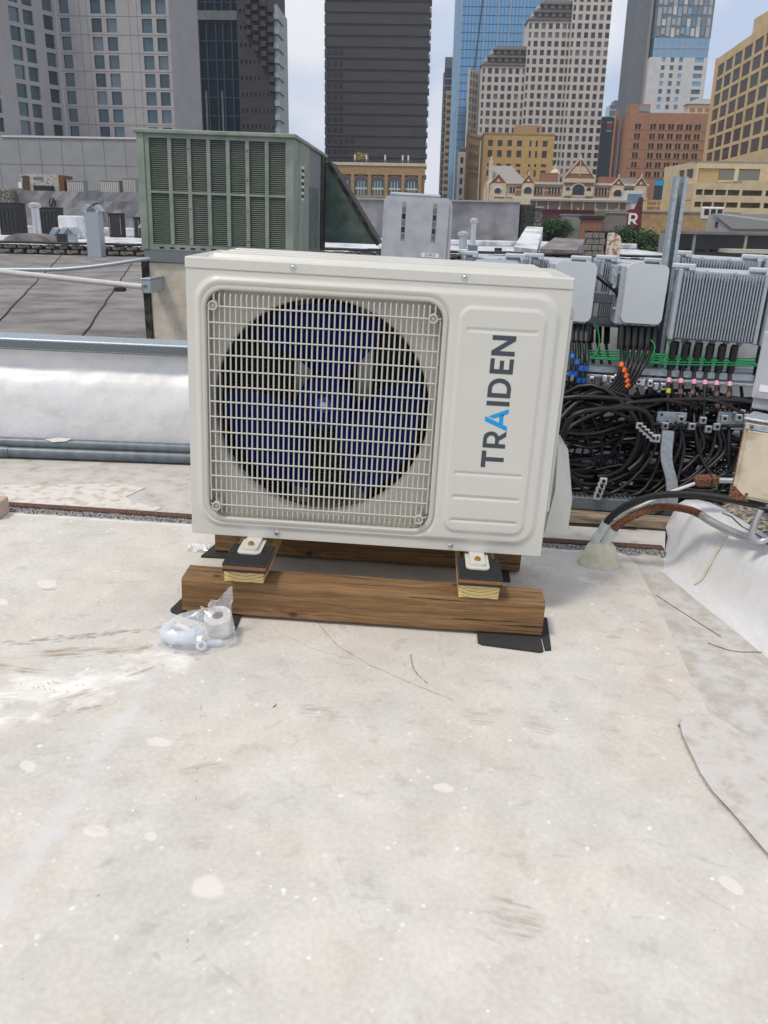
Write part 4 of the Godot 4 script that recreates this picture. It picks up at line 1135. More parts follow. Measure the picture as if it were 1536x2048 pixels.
# the tower blocks on the left
func skyline_left() -> void:
	var gl := [MC.glass_a, MC.glass_b, MC.glass_c, MC.glass_a, MC.glass_d]
	# hotel: frontal wing and an oblique wing that comes forward
	var o := thing("hotel_block", "pale grey hotel block with paired windows and a folded facade", "building", C(-56.0, 0, -140))
	var rows := []
	for k in 16: rows.append([10.9 + k * 2.44, 10.9 + k * 2.44 + 1.85])
	var rows0 := []
	for rr: Array in rows: rows0.append([rr[0] + 8.0, rr[1] + 8.0])
	# frontal wing, x from -56 to -39.2
	facade(o, MC.hotel_wall, 16.9, 60.0, [[0.55, 1.95], [5.2, 6.75], [7.45, 9.0], [12.75, 14.3], [15.0 - 0.05, 16.5 - 0.05]], rows0, 0.3, gl, T(0, -8, 0))
	part("body", bx(0.1, 16.8, -8, 51.5, -12, -0.6), MC.hotel_wall, o)
	# receding return
	facade(o, MC.hotel_wall, 7.3, 60.0, [], [], 0.3, gl, T(16.9, -8, 0, 1.22))
	# oblique wing
	var L := 17.6
	var ang := atan2(15.8, 7.8)
	facade(o, MC.hotel_wall, L, 60.0, [[2.2, 4.0], [4.6, 6.4], [9.2, 11.0], [11.6, 13.4], [15.2, 17.0]], rows0, 0.3, gl, T(-7.8, -8, 15.8, ang))
	part("pier", bx(-16, -7.9, -8, 52, 4, 15.79), MC.hotel_wall, o)
	# joints between storeys, window frames as thin proud strips
	for k in 16:
		var y := 10.55 + k * 2.44
		part("joint", bx(0.02, 16.88, y, y + 0.06, 0.0, 0.02), MC.hotel_joint, o)
	for x: float in [3.5, 10.9, 12.1, 4.6]:
		part("joint", bx(x, x + 0.05, -8, 52, 0.0, 0.018), MC.hotel_joint, o)
	# podium
	o = thing("hotel_podium", "blank grey podium wall with panel joints at the hotel foot", "building", C(-70, 0, -121.5))
	part("wall", bx(0, 42, -14, 9.55, -10, 0), MC.hotel_podium, o)
	part("coping", bx(12.4, 42, 9.56, 9.8, -10, 0.15), MC.white_trim, o)
	for k in 14:
		part("joint", bx(3 + k * 2.9, 3.06 + k * 2.9, -14, 9.5, 0.0, 0.02), MC.hotel_joint, o)
	for y: float in [3.0, 6.2]:
		part("joint", bx(0, 42, y, y + 0.06, 0.0, 0.022), MC.hotel_joint, o)
	# blue-black glass tower and the brown slab beside it
	o = thing("glass_tower", "blue-black glass tower rising beside the pale hotel", "tower", C(-44, 0, -172))
	part("glass", bx(0, 8.5, -14, 70, -14, 0), MC.glass_navy, o)
	var st := sm()
	for k in 25: addb(st, 0, 8.5, -4 + k * 3.1, -3.8 + k * 3.1, 0.0, 0.12)
	part("floor_lines", st, MC.mullion_dark, o, Transform3D(), true)
	for x: float in [1.2, 2.6, 4.3, 5.6, 7.2]:
		part("mullion", bx(x, x + 0.22, -14, 38, 0.0, 0.3), MC.mullion_dark, o)
	for x: float in [2.0, 5.0]:
		part("light_fin", bx(x, x + 0.3, -14, 22, 0.0, 0.2), MC.slab_grey, o)
	part("crown_band", bx(-0.1, 8.7, 33.5, 35, 0.0, 0.5), MC.slab_grey, o)
	o = thing("brown_tower", "dark brown tower with small slit windows and a balconied pale side", "tower", C(-35.5, 0, -171))
	var rws := spans(2.0, 2.7, 0.7, 19)
	facade(o, MC.tower_brown, 6.6, 70.0, spans(0.5, 0.78, 0.32, 8), rws, 0.2, [MC.glass_dark], T(0, -8, 0))
	part("body", bx(0.05, 6.5, -8, 61, -14, -0.5), MC.tower_brown, o)
	part("pale_side", bx(6.65, 7.2, -8, 36, -12, -0.3), MC.mullion_light, o)
	for k in 17:
		part("balcony", bx(6.6, 7.5, -4 + k * 2.35, -3.1 + k * 2.35, -6, 0.3), noisy("balcony_green", [[0.28, 0.36, 0.34], [0.4, 0.47, 0.44]], {"tile": 3.0}), o)
	for k in 9:
		for i in 4:
			if k + i > 3 or i > 2:
				part("balcony_bay", bx(1.6 + i * 1.35, 2.6 + i * 1.35, 24.5 - i * 0.9 + k * 1.6, 25.4 - i * 0.9 + k * 1.6, 0, 0.7, 0.05), MC.tower_brown, o)
	# small roof pavilion peeping over the green machine
	o = thing("rooftop_hut", "tiny pale rooftop hut far behind the green rooftop machine", "hut", C(-42.0, 0, -250))
	part("hut", bx(0, 2.6, 4, 23.3, -4, 0), noisy("hut_pink", [[0.4, 0.34, 0.32], [0.5, 0.43, 0.4]], {"tile": 3.0}), o)
	part("hut_top", bx(0.3, 2.0, 23.3, 24.6, -3, -0.4), MC.white_trim, o)

func arch_poly(w: float, h: float, n := 8) -> Array:
	var p := [Vector2(-w / 2, 0), Vector2(w / 2, 0)]
	var rise := w * 0.35
	for i in n + 1:
		var a := PI * i / n
		p.append(Vector2(cos(a) * w / 2, h - rise + sin(a) * rise))
	return p

func skyline_middle() -> void:
	# dark banded tower
	var o := thing("office_tower", "tall near-black office tower with horizontal glass bands", "tower", C(-32.5, 0, -280))
	part("core", bx(0.3, 30.7, -14, 96, -28, -0.4), MC.tower_line, o)
	for k in 27:
		var y := 12.2 + k * 3.0
		part("glass_band", bx(0.15, 30.85, y, y + 2.3, -27.8, 0), MC.tower_dark, o)
	for k in 15:
		part("mullion", bx(0.9 + k * 2.03, 1.0 + k * 2.03, 10, 96, 0.0, 0.06), MC.tower_line, o)
	for k in 22:
		part("side_reflection", bx(30.86, 31.35, 12.4 + k * 3.0, 13.5 + k * 3.0, -8, -0.6), MC.white_trim if k % 2 else MC.slab_grey, o)  # bright reflections in the side windows, painted as pale blocks
	# reflection of darker windows, painted over the lower left bays
	var st := sm()
	for k in 12:
		for i in 3 + (2 if k < 4 else 0):
			addb(st, 0.9 + i * 1.75, 2.2 + i * 1.75, 12.8 + k * 3.0, 14.2 + k * 3.0, 0.002, 0.03)
	part("painted_reflection", st, MC.glass_dark, o, Transform3D(), true)
	# brown brick warehouse with arched windows
	o = thing("arched_warehouse", "brown brick warehouse with tall arched windows below the black tower", "building", C(-27.5, 0, -230))
	part("wall", bx(0, 26.1, -14, 13.0, -14, -0.9), MC.ochre, o)
	part("cornice", bx(-0.3, 26.5, 13.0, 13.7, -14, 0.1), MC.cream, o)
	part("frieze", bx(-0.15, 26.25, 10.9, 12.98, -1, -0.1), MC.ochre, o)
	part("base", bx(0, 26.2, -14, 4.6, -2, 0.1), MC.ochre, o)
	for k in 7:
		part("pier", bx(3.3 + (k - 1) * 4.25, 4.15 + (k - 1) * 4.25, 4.6, 10.9, -0.88, 0.02), MC.ochre, o)
	for k in 6:
		var x := 1.6 + k * 4.25
		st = sm(); extrude(st, arch_poly(3.1, 5.6, 10), -0.86, -0.5, T(x, 4.8, 0))
		var w := part("arched_window", st, MC.glass_b, o)
		st = sm()
		for m: float in [-0.75, 0.0, 0.75]: addb(st, x + m - 0.08, x + m + 0.08, 4.8, 9.4, -0.5, -0.38)
		addb(st, x - 1.55, x + 1.55, 7.4, 7.8, -0.5, -0.34)
		part("glazing_bars", st, MC.white_trim, w)
		st = sm()
		for i in 10:
			var a := PI * i / 10; var b := PI * (i + 1) / 10
			var P := func(t: float, r: float) -> Vector2: return Vector2(cos(t) * r, 9.35 + sin(t) * r * 0.66)
			extrude(st, [P.call(a, 1.62) + Vector2(x, 0), P.call(a, 2.0) + Vector2(x, 0), P.call(b, 2.0) + Vector2(x, 0), P.call(b, 1.62) + Vector2(x, 0)], -0.5, 0.0)
		part("arch_moulding", st, MC.red_brick, o)
	# its roof terrace: yellow shrub, white railings, tanks
	o = thing("roof_shrub", "bright yellow flowering shrub on the warehouse roof", "plant", C(-17.6, 13.7, -230.5))
	var lf := sm(); var r := RandomNumberGenerator.new(); r.seed = 9
	for k in 160:
		var p := Vector3(r.randfn(0, 0.75), 0.7 + r.randf() * 1.5, r.randfn(0, 0.5))
		leaf(lf, p, 0.22, r)
	part("foliage", lf, mat("yellow_leaf", lin(0.42, 0.36, 0.03), 0.7), o)
	part("stem", bx(-0.08, 0.08, 0, 0.9, -0.08, 0.08), MC.bark, o)
	for xx: float in [-19.0, -16.1, -11.4, -7.0, -5.6]:
		var q := thing("roof_antenna", "small white antenna mast on the warehouse roof", "antenna", C(xx, 13.7, -230.2), "antenna masts on the warehouse roof")
		part("mast", bx(-0.06, 0.06, 0, 1.9, -0.06, 0.06), MC.white_trim, q)
		part("panel", bx(-0.2, 0.2, 0.7, 1.8, 0.07, 0.2), MC.white_paint, q)
		part("cross_arm", bx(-0.7, 0.7, 0.5, 0.62, -0.05, 0.05), MC.slab_grey, q)
	o = thing("stair_house", "blue-grey panelled stair house below the arched warehouse", "building", C(-13.2, 0, -150))
	part("wall", bx(0, 9.2, -14, 3.1, -6, 0), noisy("blue_panel", [[0.17, 0.21, 0.25], [0.23, 0.27, 0.31]], {"tile": 5.0}), o)
	part("parapet", bx(-0.2, 9.6, 3.1, 3.9, -6, 0.2), MC.ochre, o)
	part("ochre_panel", bx(8.2, 9.5, -3, 3.0, 0.0, 0.15), MC.yellow_brick, o)

func stepped_top(o: Node3D, x0: float, x1: float, y: float, z: float) -> void:
	for t in 3:
		var a := x0 + t * 2.3 * 0.9; var b := x1 - 0.0
		var h := y + t * 2.6
		var st := sm()
		var n := 2
		# sloping roof skirt
		var p := [Vector3(a - 0.4, h, z + 0.4), Vector3(b, h, z + 0.4), Vector3(b, h + 1.3, z - 1.0), Vector3(a + 1.2, h + 1.3, z - 1.0)]
		quad(st, p[0], p[1], p[2], p[3], Vector3(0, 0.6, 1))
		quad(st, p[0], p[3], Vector3(a + 1.2, h + 1.3, z - 12), Vector3(a - 0.4, h, z - 12), Vector3(-1, 0.6, 0))
		quad(st, p[0], p[1], p[1] + Vector3(0, -0.35, 0), p[0] + Vector3(0, -0.35, 0), Vector3(0, 0, 1))
		part("mansard", st, MC.mansard, o)
		if t < 2:
			part("attic_wall", bx(a + 1.2, b, h + 0.5, h + 2.7, z - 12, z - 1.1), MC.limestone, o)
			var k := 0
			while a + 2.0 + k * 2.58 + 1.3 < b:
				pm("attic_window", _pane(1.3, 1.2), MC.glass_brown, o, T(a + 2.7 + k * 2.58, h + 1.8, z - 1.05))
				k += 1
		else:
			part("roof_top", bx(a + 1.2, b, h + 0.5, h + 1.3, z - 12, z - 1.1), MC.mansard, o)

func _pane(w: float, h: float) -> Mesh:
	var key := "pane%.2f_%.2f" % [w, h]
	if not meshes.has(key): meshes[key] = bx(-w / 2, w / 2, -h / 2, h / 2, -0.06, 0.0).commit()
	return meshes[key]

func skyline_right() -> void:
	# pale stepped tower
	var o := thing("stepped_tower", "pale stone tower stepping up in three stages with square windows", "tower", C(18.2, 0, -360))
	var gb := [MC.glass_brown, MC.glass_brown, MC.glass_dark, MC.glass_tan, MC.glass_brown, MC.glass_blind, MC.glass_dark]
	var P := 2.93
	for s: Array in [[0.0, 16.3, 9, 0.0, 29.5], [16.3, 15.6, 17, 1.2, 21.0], [31.9, 14.2, 22, 2.4, 15.0]]:
		var y0: float = s[4]
		var n: int = s[2]
		var ys := []
		for k in n: ys.append([y0 + 14.0 + k * P + 0.5, y0 + 14.0 + k * P + 2.4])
		var H := 14.0 + y0 + n * P + 0.6
		var xs := [[0.35, 1.25]] + spans(2.35, 2.58, 1.5, 5)
		if s[0] < 30.0: xs.append([s[1] - 0.95, s[1] - 0.1])
		facade(o, MC.limestone, s[1], H, xs, ys, 0.35, gb, T(s[0], -14, s[3]))
		part("body", bx(s[0] + 0.02, s[0] + s[1] - 0.02, -14, H - 14.05, -14, s[3] - 0.66), MC.limestone, o)
		if n < 20: stepped_top(o, s[0], s[0] + s[1] + 0.1, H - 14.0, s[3])
	# narrow left return with its windows
	var yl := []
	for k in 9: yl.append([29.5 + 14.0 + k * P + 0.5, 29.5 + 14.0 + k * P + 2.4])
	facade(o, MC.limestone, 9.0, 14.0 + 29.5 + 9 * P + 0.6, spans(1.0, 2.6, 1.5, 3), yl, 0.35, gb, T(-4.2, -14, -7.9, 1.09))
	# low wing on the left
	o = thing("low_stone_wing", "low pale stone wing with square windows left of the yellow building", "building", C(10.3, 0, -340))
	var yw := spans(16.5, 3.6, 2.2, 6)
	facade(o, MC.limestone, 6.5, 38.5, spans(0.8, 2.1, 1.2, 3), yw, 0.3, gb, T(0, -14, 0, 0.35))
	part("body", bx(0.3, 7.5, -14, 24, -9, -2.9), MC.limestone, o)
	part("mansard", bx(0.2, 6.6, 24.5, 26.3, -5, -1.9, 0.4), MC.mansard, o)
	# blue glass skyscraper behind
	o = thing("glass_skyscraper", "blue mirrored glass skyscraper behind the stepped stone tower", "tower", C(8.5, 0, -432))
	part("glass", bx(3.0, 62, -14, 130, -30, 0), MC.glass_blue, o)
	part("corner_glass", bx(0.0, 2.99, -14, 130, -26, -0.6), MC.glass_sky, o)
	part("corner_fin", bx(2.6, 3.2, -14, 130, -0.2, 0.35), MC.mullion_light, o)
	var st := sm()
	for k in 40: addb(st, 3.2, 62, -8 + k * 3.4, -7.72 + k * 3.4, 0.0, 0.1)
	for k in 36: addb(st, 4.4 + k * 1.6, 4.54 + k * 1.6, -14, 130, 0.0, 0.08)
	part("mullions", st, MC.mullion_dark, o, Transform3D(), true)
	st = sm()
	tube(st, [Vector3(15.0, 128, 0.1), Vector3(6.5, 24, 0.1)], 0.35, 5)
	part("crane_line", st, MC.mullion_dark, o)
	st = sm()
	for k in 8: addb(st, 13.5 + k * 5.6, 13.8 + k * 5.6, -14, 130, 0.12, 0.2)
	part("light_mullions", st, MC.mullion_light, o, Transform3D(), true)
	# slender towers at its left foot
	o = thing("slender_tower", "slender blue-grey glass tower at the edge of the glass skyscraper", "tower", C(5.6, 0, -470))
	part("glass", bx(0, 5.0, -14, 72, -12, 0), MC.glass_navy, o)
	part("top_void", bx(-0.05, 5.05, 72.0, 77, -12, -1), MC.slab_grey, o)
	part("edge", bx(-0.7, 0.0, -14, 70, -12, 0.2), MC.slab_grey, o)
	st = sm()
	for k in 22: addb(st, 0, 5.0, 2 + k * 3.1, 2.3 + k * 3.1, 0.0, 0.1)
	part("floor_lines", st, MC.mullion_light, o, Transform3D(), true)
	o = thing("ochre_tower", "narrow ochre tower wedged before the slender glass tower", "tower", C(6.3, 0, -440))
	part("wall", bx(0, 2.7, -14, 58, -6, 0), MC.ochre, o)
	st = sm()
	for k in 16: addb(st, 0.4, 2.3, 8 + k * 3.1, 9.6 + k * 3.1, 0.0, 0.04)
	part("window_strips", st, MC.glass_brown, o, Transform3D(), true)
	# yellow brick building
	o = thing("yellow_building", "mustard yellow brick building with a rooftop block", "building", C(17.0, 0, -300))
	var dk := [MC.glass_dark, MC.glass_brown]
	facade(o, MC.yellow_brick, 22.6, 41.0, [[1.4, 2.9], [4.5, 6.0], [7.6, 9.1], [10.7, 12.3], [14.7, 15.4], [16.7, 17.4], [18.9, 20.5]], [[28.5, 30.4], [31.4, 32.3], [34.2, 36.3], [37.5, 39.3]], 0.4, dk, T(0, -14, 0))
	part("body", bx(0.02, 22.5, -14, 26.95, -16, -0.7), MC.yellow_brick, o)
	part("cornice", bx(-0.15, 22.7, 27.0, 27.5, -16, 0.15), MC.ochre, o)
	part("roof_block", bx(10.2, 18.6, 27.5, 30.0, -10, -2), MC.ochre, o)
	part("roof_block_window", bx(17.0, 17.6, 28.0, 29.4, -2.0, -1.95), MC.glass_dark, o)
	facade(o, MC.ochre, 13.0, 41.5, spans(0.8, 2.4, 1.3, 5), [[28.5, 30.4], [31.2, 32.4], [34.2, 36.3], [37.5, 39.3]], 0.4, dk, T(-4.6, -14, -12.1, 1.2))
	part("side_cornice", bx(-0.3, 13.2, 0, 1.0, -0.5, 0.5), MC.ochre, o, T(-4.6, 27.5, -12.1, 1.2))
	# ornate long hall with gables
	ornate_hall()
	# orange brick hotel
	o = thing("orange_brick_building", "orange brick building with rows of paired windows", "building", C(67.2, 0, -320))
	var xs := []
	for c: float in [2.9, 8.0, 11.0, 14.0, 17.0, 20.0, 23.0]:
		xs.append([c - 0.95, c - 0.12]); xs.append([c + 0.12, c + 0.95])
	var ys := []
	for k in 6: ys.append([30.0 + k * 3.02, 31.75 + k * 3.02])
	facade(o, MC.orange_brick, 26.6, 50.3, xs, ys, 0.3, [MC.glass_dark, MC.glass_dark, MC.glass_brown], T(0, -14, 0))
	part("body", bx(0.02, 26.5, -14, 36.2, -14, -0.6), MC.orange_brick, o)
	for k in 6:
		part("sill_course", bx(0.2, 26.4, 15.85 + k * 3.02, 15.97 + k * 3.02, 0.0, 0.12), MC.orange_brick, o)
	part("pilaster", bx(5.2, 5.9, -14, 36.2, 0, 0.3), MC.orange_brick, o)
	part("roof_block", bx(0.0, 6.4, 36.3, 38.9, -8, -0.2), MC.orange_brick, o)
	part("roof_vents", bx(2.6, 6.2, 36.6, 38.2, -0.19, 0.1), MC.roof_grey, o)
	facade(o, MC.orange_brick, 9.0, 52.4, spans(1.5, 3.2, 0.9, 2), [[29, 30.4], [32.5, 33.9], [36, 37.4], [39.5, 40.9], [43, 44.4], [47, 48.4]], 0.3, [MC.glass_dark], T(-3.0, -14, -8.4, 1.23))
	o = thing("rooftop_pavilion", "cream timbered rooftop pavilion with hipped grey roof on the brick building", "pavilion", C(84.5, 36.2, -322))
	part("walls", bx(2.2, 12.6, 0, 3.2, -5, 0), MC.cream, o)
	part("base", bx(-0.8, 12.9, -1.0, 0.0, -5, 0.4), MC.orange_brick, o)
	for k in 4: part("panel", bx(2.8 + k * 2.5, 4.6 + k * 2.5, 0.7, 2.0, 0.0, 0.06), MC.orange_brick, o)
	st = sm()
	var rp := [Vector3(1.6, 3.2, 0.5), Vector3(13.0, 3.2, 0.5), Vector3(13.0, 3.2, -5.5), Vector3(1.6, 3.2, -5.5), Vector3(5.4, 5.2, -2.5), Vector3(9.4, 5.2, -2.5)]
	quad(st, rp[0], rp[1], rp[5], rp[4], Vector3(0, 0.6, 1)); quad(st, rp[3], rp[2], rp[5], rp[4], Vector3(0, 0.6, -1)); tri(st, rp[0], rp[4], rp[3], Vector3(-1, 1, 0)); tri(st, rp[1], rp[2], rp[5], Vector3(1, 1, 0))
	part("roof", st, MC.roof_grey, o)
	# white hotel tower with a glass belt and a tall grey slab
	o = thing("white_hotel_tower", "white hotel tower with a blue glass belt below mottled glass floors", "tower", C(93.8, 0, -420))
	facade(o, MC.white_hotel, 25.2, 83.5, [[5.4, 7.0], [9.2, 10.8], [12.9, 14.5], [19.6, 23.4]], spans(63.1, 3.12, 1.85, 7), 0.3, [MC.glass_sky, MC.glass_b, MC.glass_teal], T(0, -14, 0))
	part("body", bx(0.02, 25.1, -14, 69.4, -18, -0.6), MC.white_hotel, o)
	part("glass_belt", bx(1.2, 25.0, 69.6, 77.2, -17, -0.2), MC.glass_sky, o)
	part("belt_line", bx(1.2, 25.05, 73.2, 73.6, -0.2, 0.05), MC.mullion_light, o)
	for k in 8: part("belt_mullion", bx(3.2 + k * 2.9, 3.35 + k * 2.9, 69.6, 77.2, -0.2, 0.02), MC.mullion_light, o)
	part("upper_core", bx(1.0, 25.2, 77.3, 120, -17, -0.4), MC.slab_grey, o)
	var r := RandomNumberGenerator.new(); r.seed = 15
	for k in 6:
		for i in 11:
			var h := r.randf_range(2.4, 4.2)
			pm("mottled_panel", _pane(1.5, snappedf(h, 0.6)), [MC.glass_sky, MC.white_hotel, MC.glass_teal, MC.mullion_light][r.randi() % 4], o, T(2.4 + i * 2.12, 79.6 + k * 4.0 + r.randf_range(-0.4, 0.4), -0.3))
	part("side_wall", bx(-4.8, -0.05, -14, 76, -16, -5), MC.white_hotel, o)
	o = thing("grey_slab_tower", "tall dark grey slab tower behind the white hotel tower", "tower", C(86.6, 0, -424))
	part("slab", bx(0, 6.2, -14, 130, -20, 0), MC.slab_grey, o)
	part("pale_edge", bx(6.21, 7.4, -14, 130, -18, 0.6), noisy("slab_edge", [[0.24, 0.24, 0.24], [0.3, 0.3, 0.29]], {"tile": 10.0}), o)
	# navy hotel slab with its small red sign
	o = thing("navy_tower", "narrow navy tower with a small red square sign near the top", "tower", C(85.9, 0, -480))
	part("wall", bx(0, 7.0, -14, 51.8, -10, 0), MC.navy_wall, o)
	part("sign_square", bx(3.5, 6.1, 46.6, 48.9, 0.0, 0.15), MC.red_square, o)
	for s: Array in [[49.2, 50.0], [45.3, 46.1]]:
		var sg := Node3D.new(); sg.name = numbered("sign_word", o.get_instance_id()); o.add_child(sg)
		for k in 5: part("stroke", bx(3.5 + k * 0.54, 3.86 + k * 0.54, s[0], s[1], 0.0, 0.12), MC.white_paint, sg)
	part("roof_rail", bx(1.0, 6.5, 51.8, 52.5, -2, -1.7), MC.slab_grey, o)
	o = thing("teal_office", "pale teal glass office block beyond the navy tower", "tower", C(97.5, 0, -520))
	part("glass", bx(0, 24, -14, 62.5, -12, 0), MC.glass_teal, o)
	part("roof_block", bx(2.5, 24, 62.6, 65.0, -10, -1), MC.slab_grey, o)
	st = sm()
	for k in 14: addb(st, 0, 24, 14 + k * 3.5, 15.1 + k * 3.5, 0.0, 0.1)
	part("floor_lines", st, MC.mullion_light, o, Transform3D(), true)
	tan_blocks()

func ornate_hall() -> void:
	var o := thing("ornate_hall", "ornate cream and brick hall with gables, arches and finials", "building", C(0, 0, -270))
	part("body", bx(16.6, 64, -14, 11.0, -12, -0.1), MC.cream, o)
	part("lower_wall", bx(22, 64, -14, 7.3, -0.1, 0.8), MC.cream, o)
	for s: Array in [[25.4, 27.0], [30.8, 33.6], [33.9, 38.9], [48.7, 52.9], [57.2, 60.0]]:
		part("brick_panel", bx(s[0], s[1], 7.7, 10.4, -0.09, 0.05), MC.red_brick, o)
		part("stone_band", bx(s[0], s[1], 9.2, 9.45, 0.05, 0.12), MC.cream, o)
	part("cornice", bx(17, 64, 11.0, 11.6, -12, 0.5), MC.white_trim, o)
	part("string_course", bx(22, 64, 7.3, 7.6, -0.1, 1.0), MC.white_trim, o)
	# small arcades of narrow arches
	for g: Array in [[24.0, 2], [31.2, 3], [35.4, 4], [49.1, 4], [57.6, 2]]:
		for k: int in g[1]:
			var st := sm(); extrude(st, arch_poly(0.62, 1.75), 0.06, 0.14, T(g[0] + k * 0.88, 8.4, 0))
			part("narrow_arch", st, MC.glass_dark, o)
			part("colonnette", bx(g[0] + k * 0.88 + 0.36, g[0] + k * 0.88 + 0.52, 8.3, 9.9, 0.06, 0.3), MC.cream, o)
	# gables: [centre x, half width, base y, apex y, z, arch width, arch foot]
	for g: Array in [[20.1, 2.5, 11.0, 13.5, 0.9, 1.7, 8.3], [28.9, 1.9, 11.2, 13.5, 0.8, 2.1, 8.4], [43.6, 4.7, 12.7, 18.2, 1.0, 3.4, 8.3], [55.1, 1.9, 11.0, 13.0, 0.8, 2.1, 8.1], [61.6, 1.9, 11.0, 13.3, 0.9, 1.5, 8.3]]:
		var c: float = g[0]; var hw: float = g[1]; var yb: float = g[2]; var yt: float = g[3]; var z: float = g[4]
		var gb := Node3D.new(); gb.name = numbered("gable", o.get_instance_id()); o.add_child(gb)
		part("wall", bx(c - hw * 0.95, c + hw * 0.95, 7.3, yb, -0.1, z), MC.cream, gb)
		var st := sm(); extrude(st, [Vector2(c - hw, yb), Vector2(c + hw, yb), Vector2(c, yt)], -6.0, z - 0.1); part("pediment", st, MC.red_brick, gb)
		st = sm()
		var kk := 0.3 if hw < 3 else 0.4
		for e: float in [-1.0, 1.0]:
			var p0 := Vector2(c + e * (hw + 0.25), yb - 0.1); var p1 := Vector2(c, yt + 0.3)
			extrude(st, [p0, p1, p1 + Vector2(0, -kk), p0 + Vector2(-e * kk, 0)], z - 0.4, z + 0.2)
		part("raking_cornice", st, MC.cream, gb)
		if hw > 3:
			st = sm(); extrude(st, [Vector2(c - hw * 0.62, yb + 1.35), Vector2(c + hw * 0.62, yb + 1.35), Vector2(c + hw * 0.3, yb + 3.3), Vector2(c - hw * 0.3, yb + 3.3)], z - 0.1, z + 0.02)
			part("pediment_panel", st, MC.cream, gb)
			part("entablature", bx(c - hw, c + hw, 11.6, 12.6, z, z + 0.3), MC.cream, gb)
			part("brick_band", bx(c - hw * 0.9, c + hw * 0.9, 10.6, 11.5, z, z + 0.05), MC.red_brick, gb)
			part("gable_post", bx(c - 0.12, c + 0.12, yb + 0.6, yt + 0.2, z, z + 0.25), MC.cream, gb)
			for e: float in [-1.0, 1.0]:
				st = sm(); extrude(st, arch_poly(1.2, 1.0, 8), z, z + 0.1, T(c + e * 3.05, 9.4, 0)); part("side_arch", st, MC.glass_c, gb)
				part("balcony", bx(c + e * 3.05 - 0.9, c + e * 3.05 + 0.9, 7.9, 8.9, z, z + 0.6), MC.cream, gb)
		else:
			st = sm(); disc(st, Vector3(c, yb + 0.75, z - 0.1), Vector3(c, yb + 0.75, z + 0.05), 0.42, 12); part("roundel", st, MC.cream, gb)
		st = sm(); extrude(st, arch_poly(g[5], g[5] * 0.82, 12), z, z + 0.1, T(c, g[6], 0)); part("arched_window", st, MC.glass_c, gb)
		st = sm()
		for i in 12:
			var a := PI * i / 12; var b := PI * (i + 1) / 12
			var rr: float = g[5] / 2
			var Q := func(t: float, q: float) -> Vector2: return Vector2(c + cos(t) * q, g[6] + g[5] * 0.47 + sin(t) * q * 0.75)
			extrude(st, [Q.call(a, rr), Q.call(a, rr + 0.32), Q.call(b, rr + 0.32), Q.call(b, rr)], z, z + 0.3)
		part("arch_moulding", st, MC.white_trim, gb)
		st = sm(); lathe(st, [Vector2(0.3, 0), Vector2(0.2, 0.35), Vector2(0.28, 0.6), Vector2(0.07, 0.9), Vector2(0, 1.6)], T(c, yt, z - 0.2), 8); part("finial", st, MC.cream, gb)
	# roofs, brick blocks and a turret between the gables
	var rs := sm()
	quad(rs, Vector3(18.2, 11.6, -1), Vector3(28.4, 11.6, -1), Vector3(24.4, 16.2, -6), Vector3(18.6, 16.2, -6), Vector3(0, 0.6, 1))
	quad(rs, Vector3(28.4, 11.6, -1), Vector3(24.4, 16.2, -6), Vector3(24.4, 16.2, -12), Vector3(28.4, 11.6, -12), Vector3(1, 0.6, 0))
	part("slate_roof", rs, MC.roof_grey, o)
	rs = sm(); extrude(rs, [Vector2(56.5, 11.6), Vector2(62, 11.6), Vector2(61, 13.4), Vector2(57, 13.4)], -9, -3); part("slate_roof", rs, MC.roof_grey, o)
	part("chimney_wall", bx(17.3, 18.3, 7, 17.4, -3, 0.4), MC.cream, o)
	part("chimney_pot", bx(17.6, 18.0, 17.4, 18.4, -1, -0.6), MC.cream, o)
	part("brick_block", bx(32.9, 37.8, 11.6, 14.3, -7, -2), MC.red_brick, o)
	part("brick_block", bx(50.6, 55.6, 11.6, 13.6, -8, -4), MC.red_brick, o)
	rs = sm(); lathe(rs, [Vector2(1.7, 0), Vector2(1.3, 0.8), Vector2(0.3, 1.5), Vector2(0.16, 2.6), Vector2(0, 3.0)], T(37.2, 14.0, -5), 8); part("turret", rs, MC.cream, o)
	for k in 4: part("stepped_buttress", bx(16.0 + k * 0.8, 16.7 + k * 0.8, 3.0, [9.5, 11.0, 8.2, 7.6][k], 0.2, 1.2), MC.cream, o)
	part("porch", bx(18.2, 22.4, 2.0, 6.8, 0.2, 1.6), MC.cream, o)
	part("porch_opening_shade", bx(19.0, 21.4, 2.0, 5.6, 1.6, 1.65), MC.shelf_shade_brown, o)  # dark panel painted for the shade inside the porch
	# terrace with awning in front
	o = thing("roof_terrace", "covered cream terrace with a pale awning before the ornate hall", "terrace", C(14.0, 0, -150))
	part("back_wall", bx(0, 20.2, -14, 4.15, -4, -3.4), MC.cream, o)
	part("awning", bx(3.0, 19.2, 3.55, 3.85, -3.4, 0.5), MC.roof_grey, o)
	for k in 9: part("post", bx(3.6 + k * 1.92, 3.75 + k * 1.92, 1.4, 3.55, 0.0, 0.15), MC.white_trim, o)
	part("floor", bx(0, 20.2, -14, 1.55, -3.4, 0.3), MC.cream, o)
	part("side_wall", bx(0, 2.6, 1.56, 4.0, -3.4, 0.2), MC.cream, o)
	o = thing("maroon_parapet", "long maroon parapet below the covered terrace", "parapet", C(15.4, 0, -138))
	part("wall", bx(0, 14.5, -14, 1.95, -2, 0), MC.maroon, o)
	part("rail", bx(-0.2, 14.7, 1.95, 2.15, -2, 0.2), MC.maroon, o)
	part("left_post", bx(0.0, 0.9, 2.15, 2.6, -2, 0.1), MC.maroon, o)
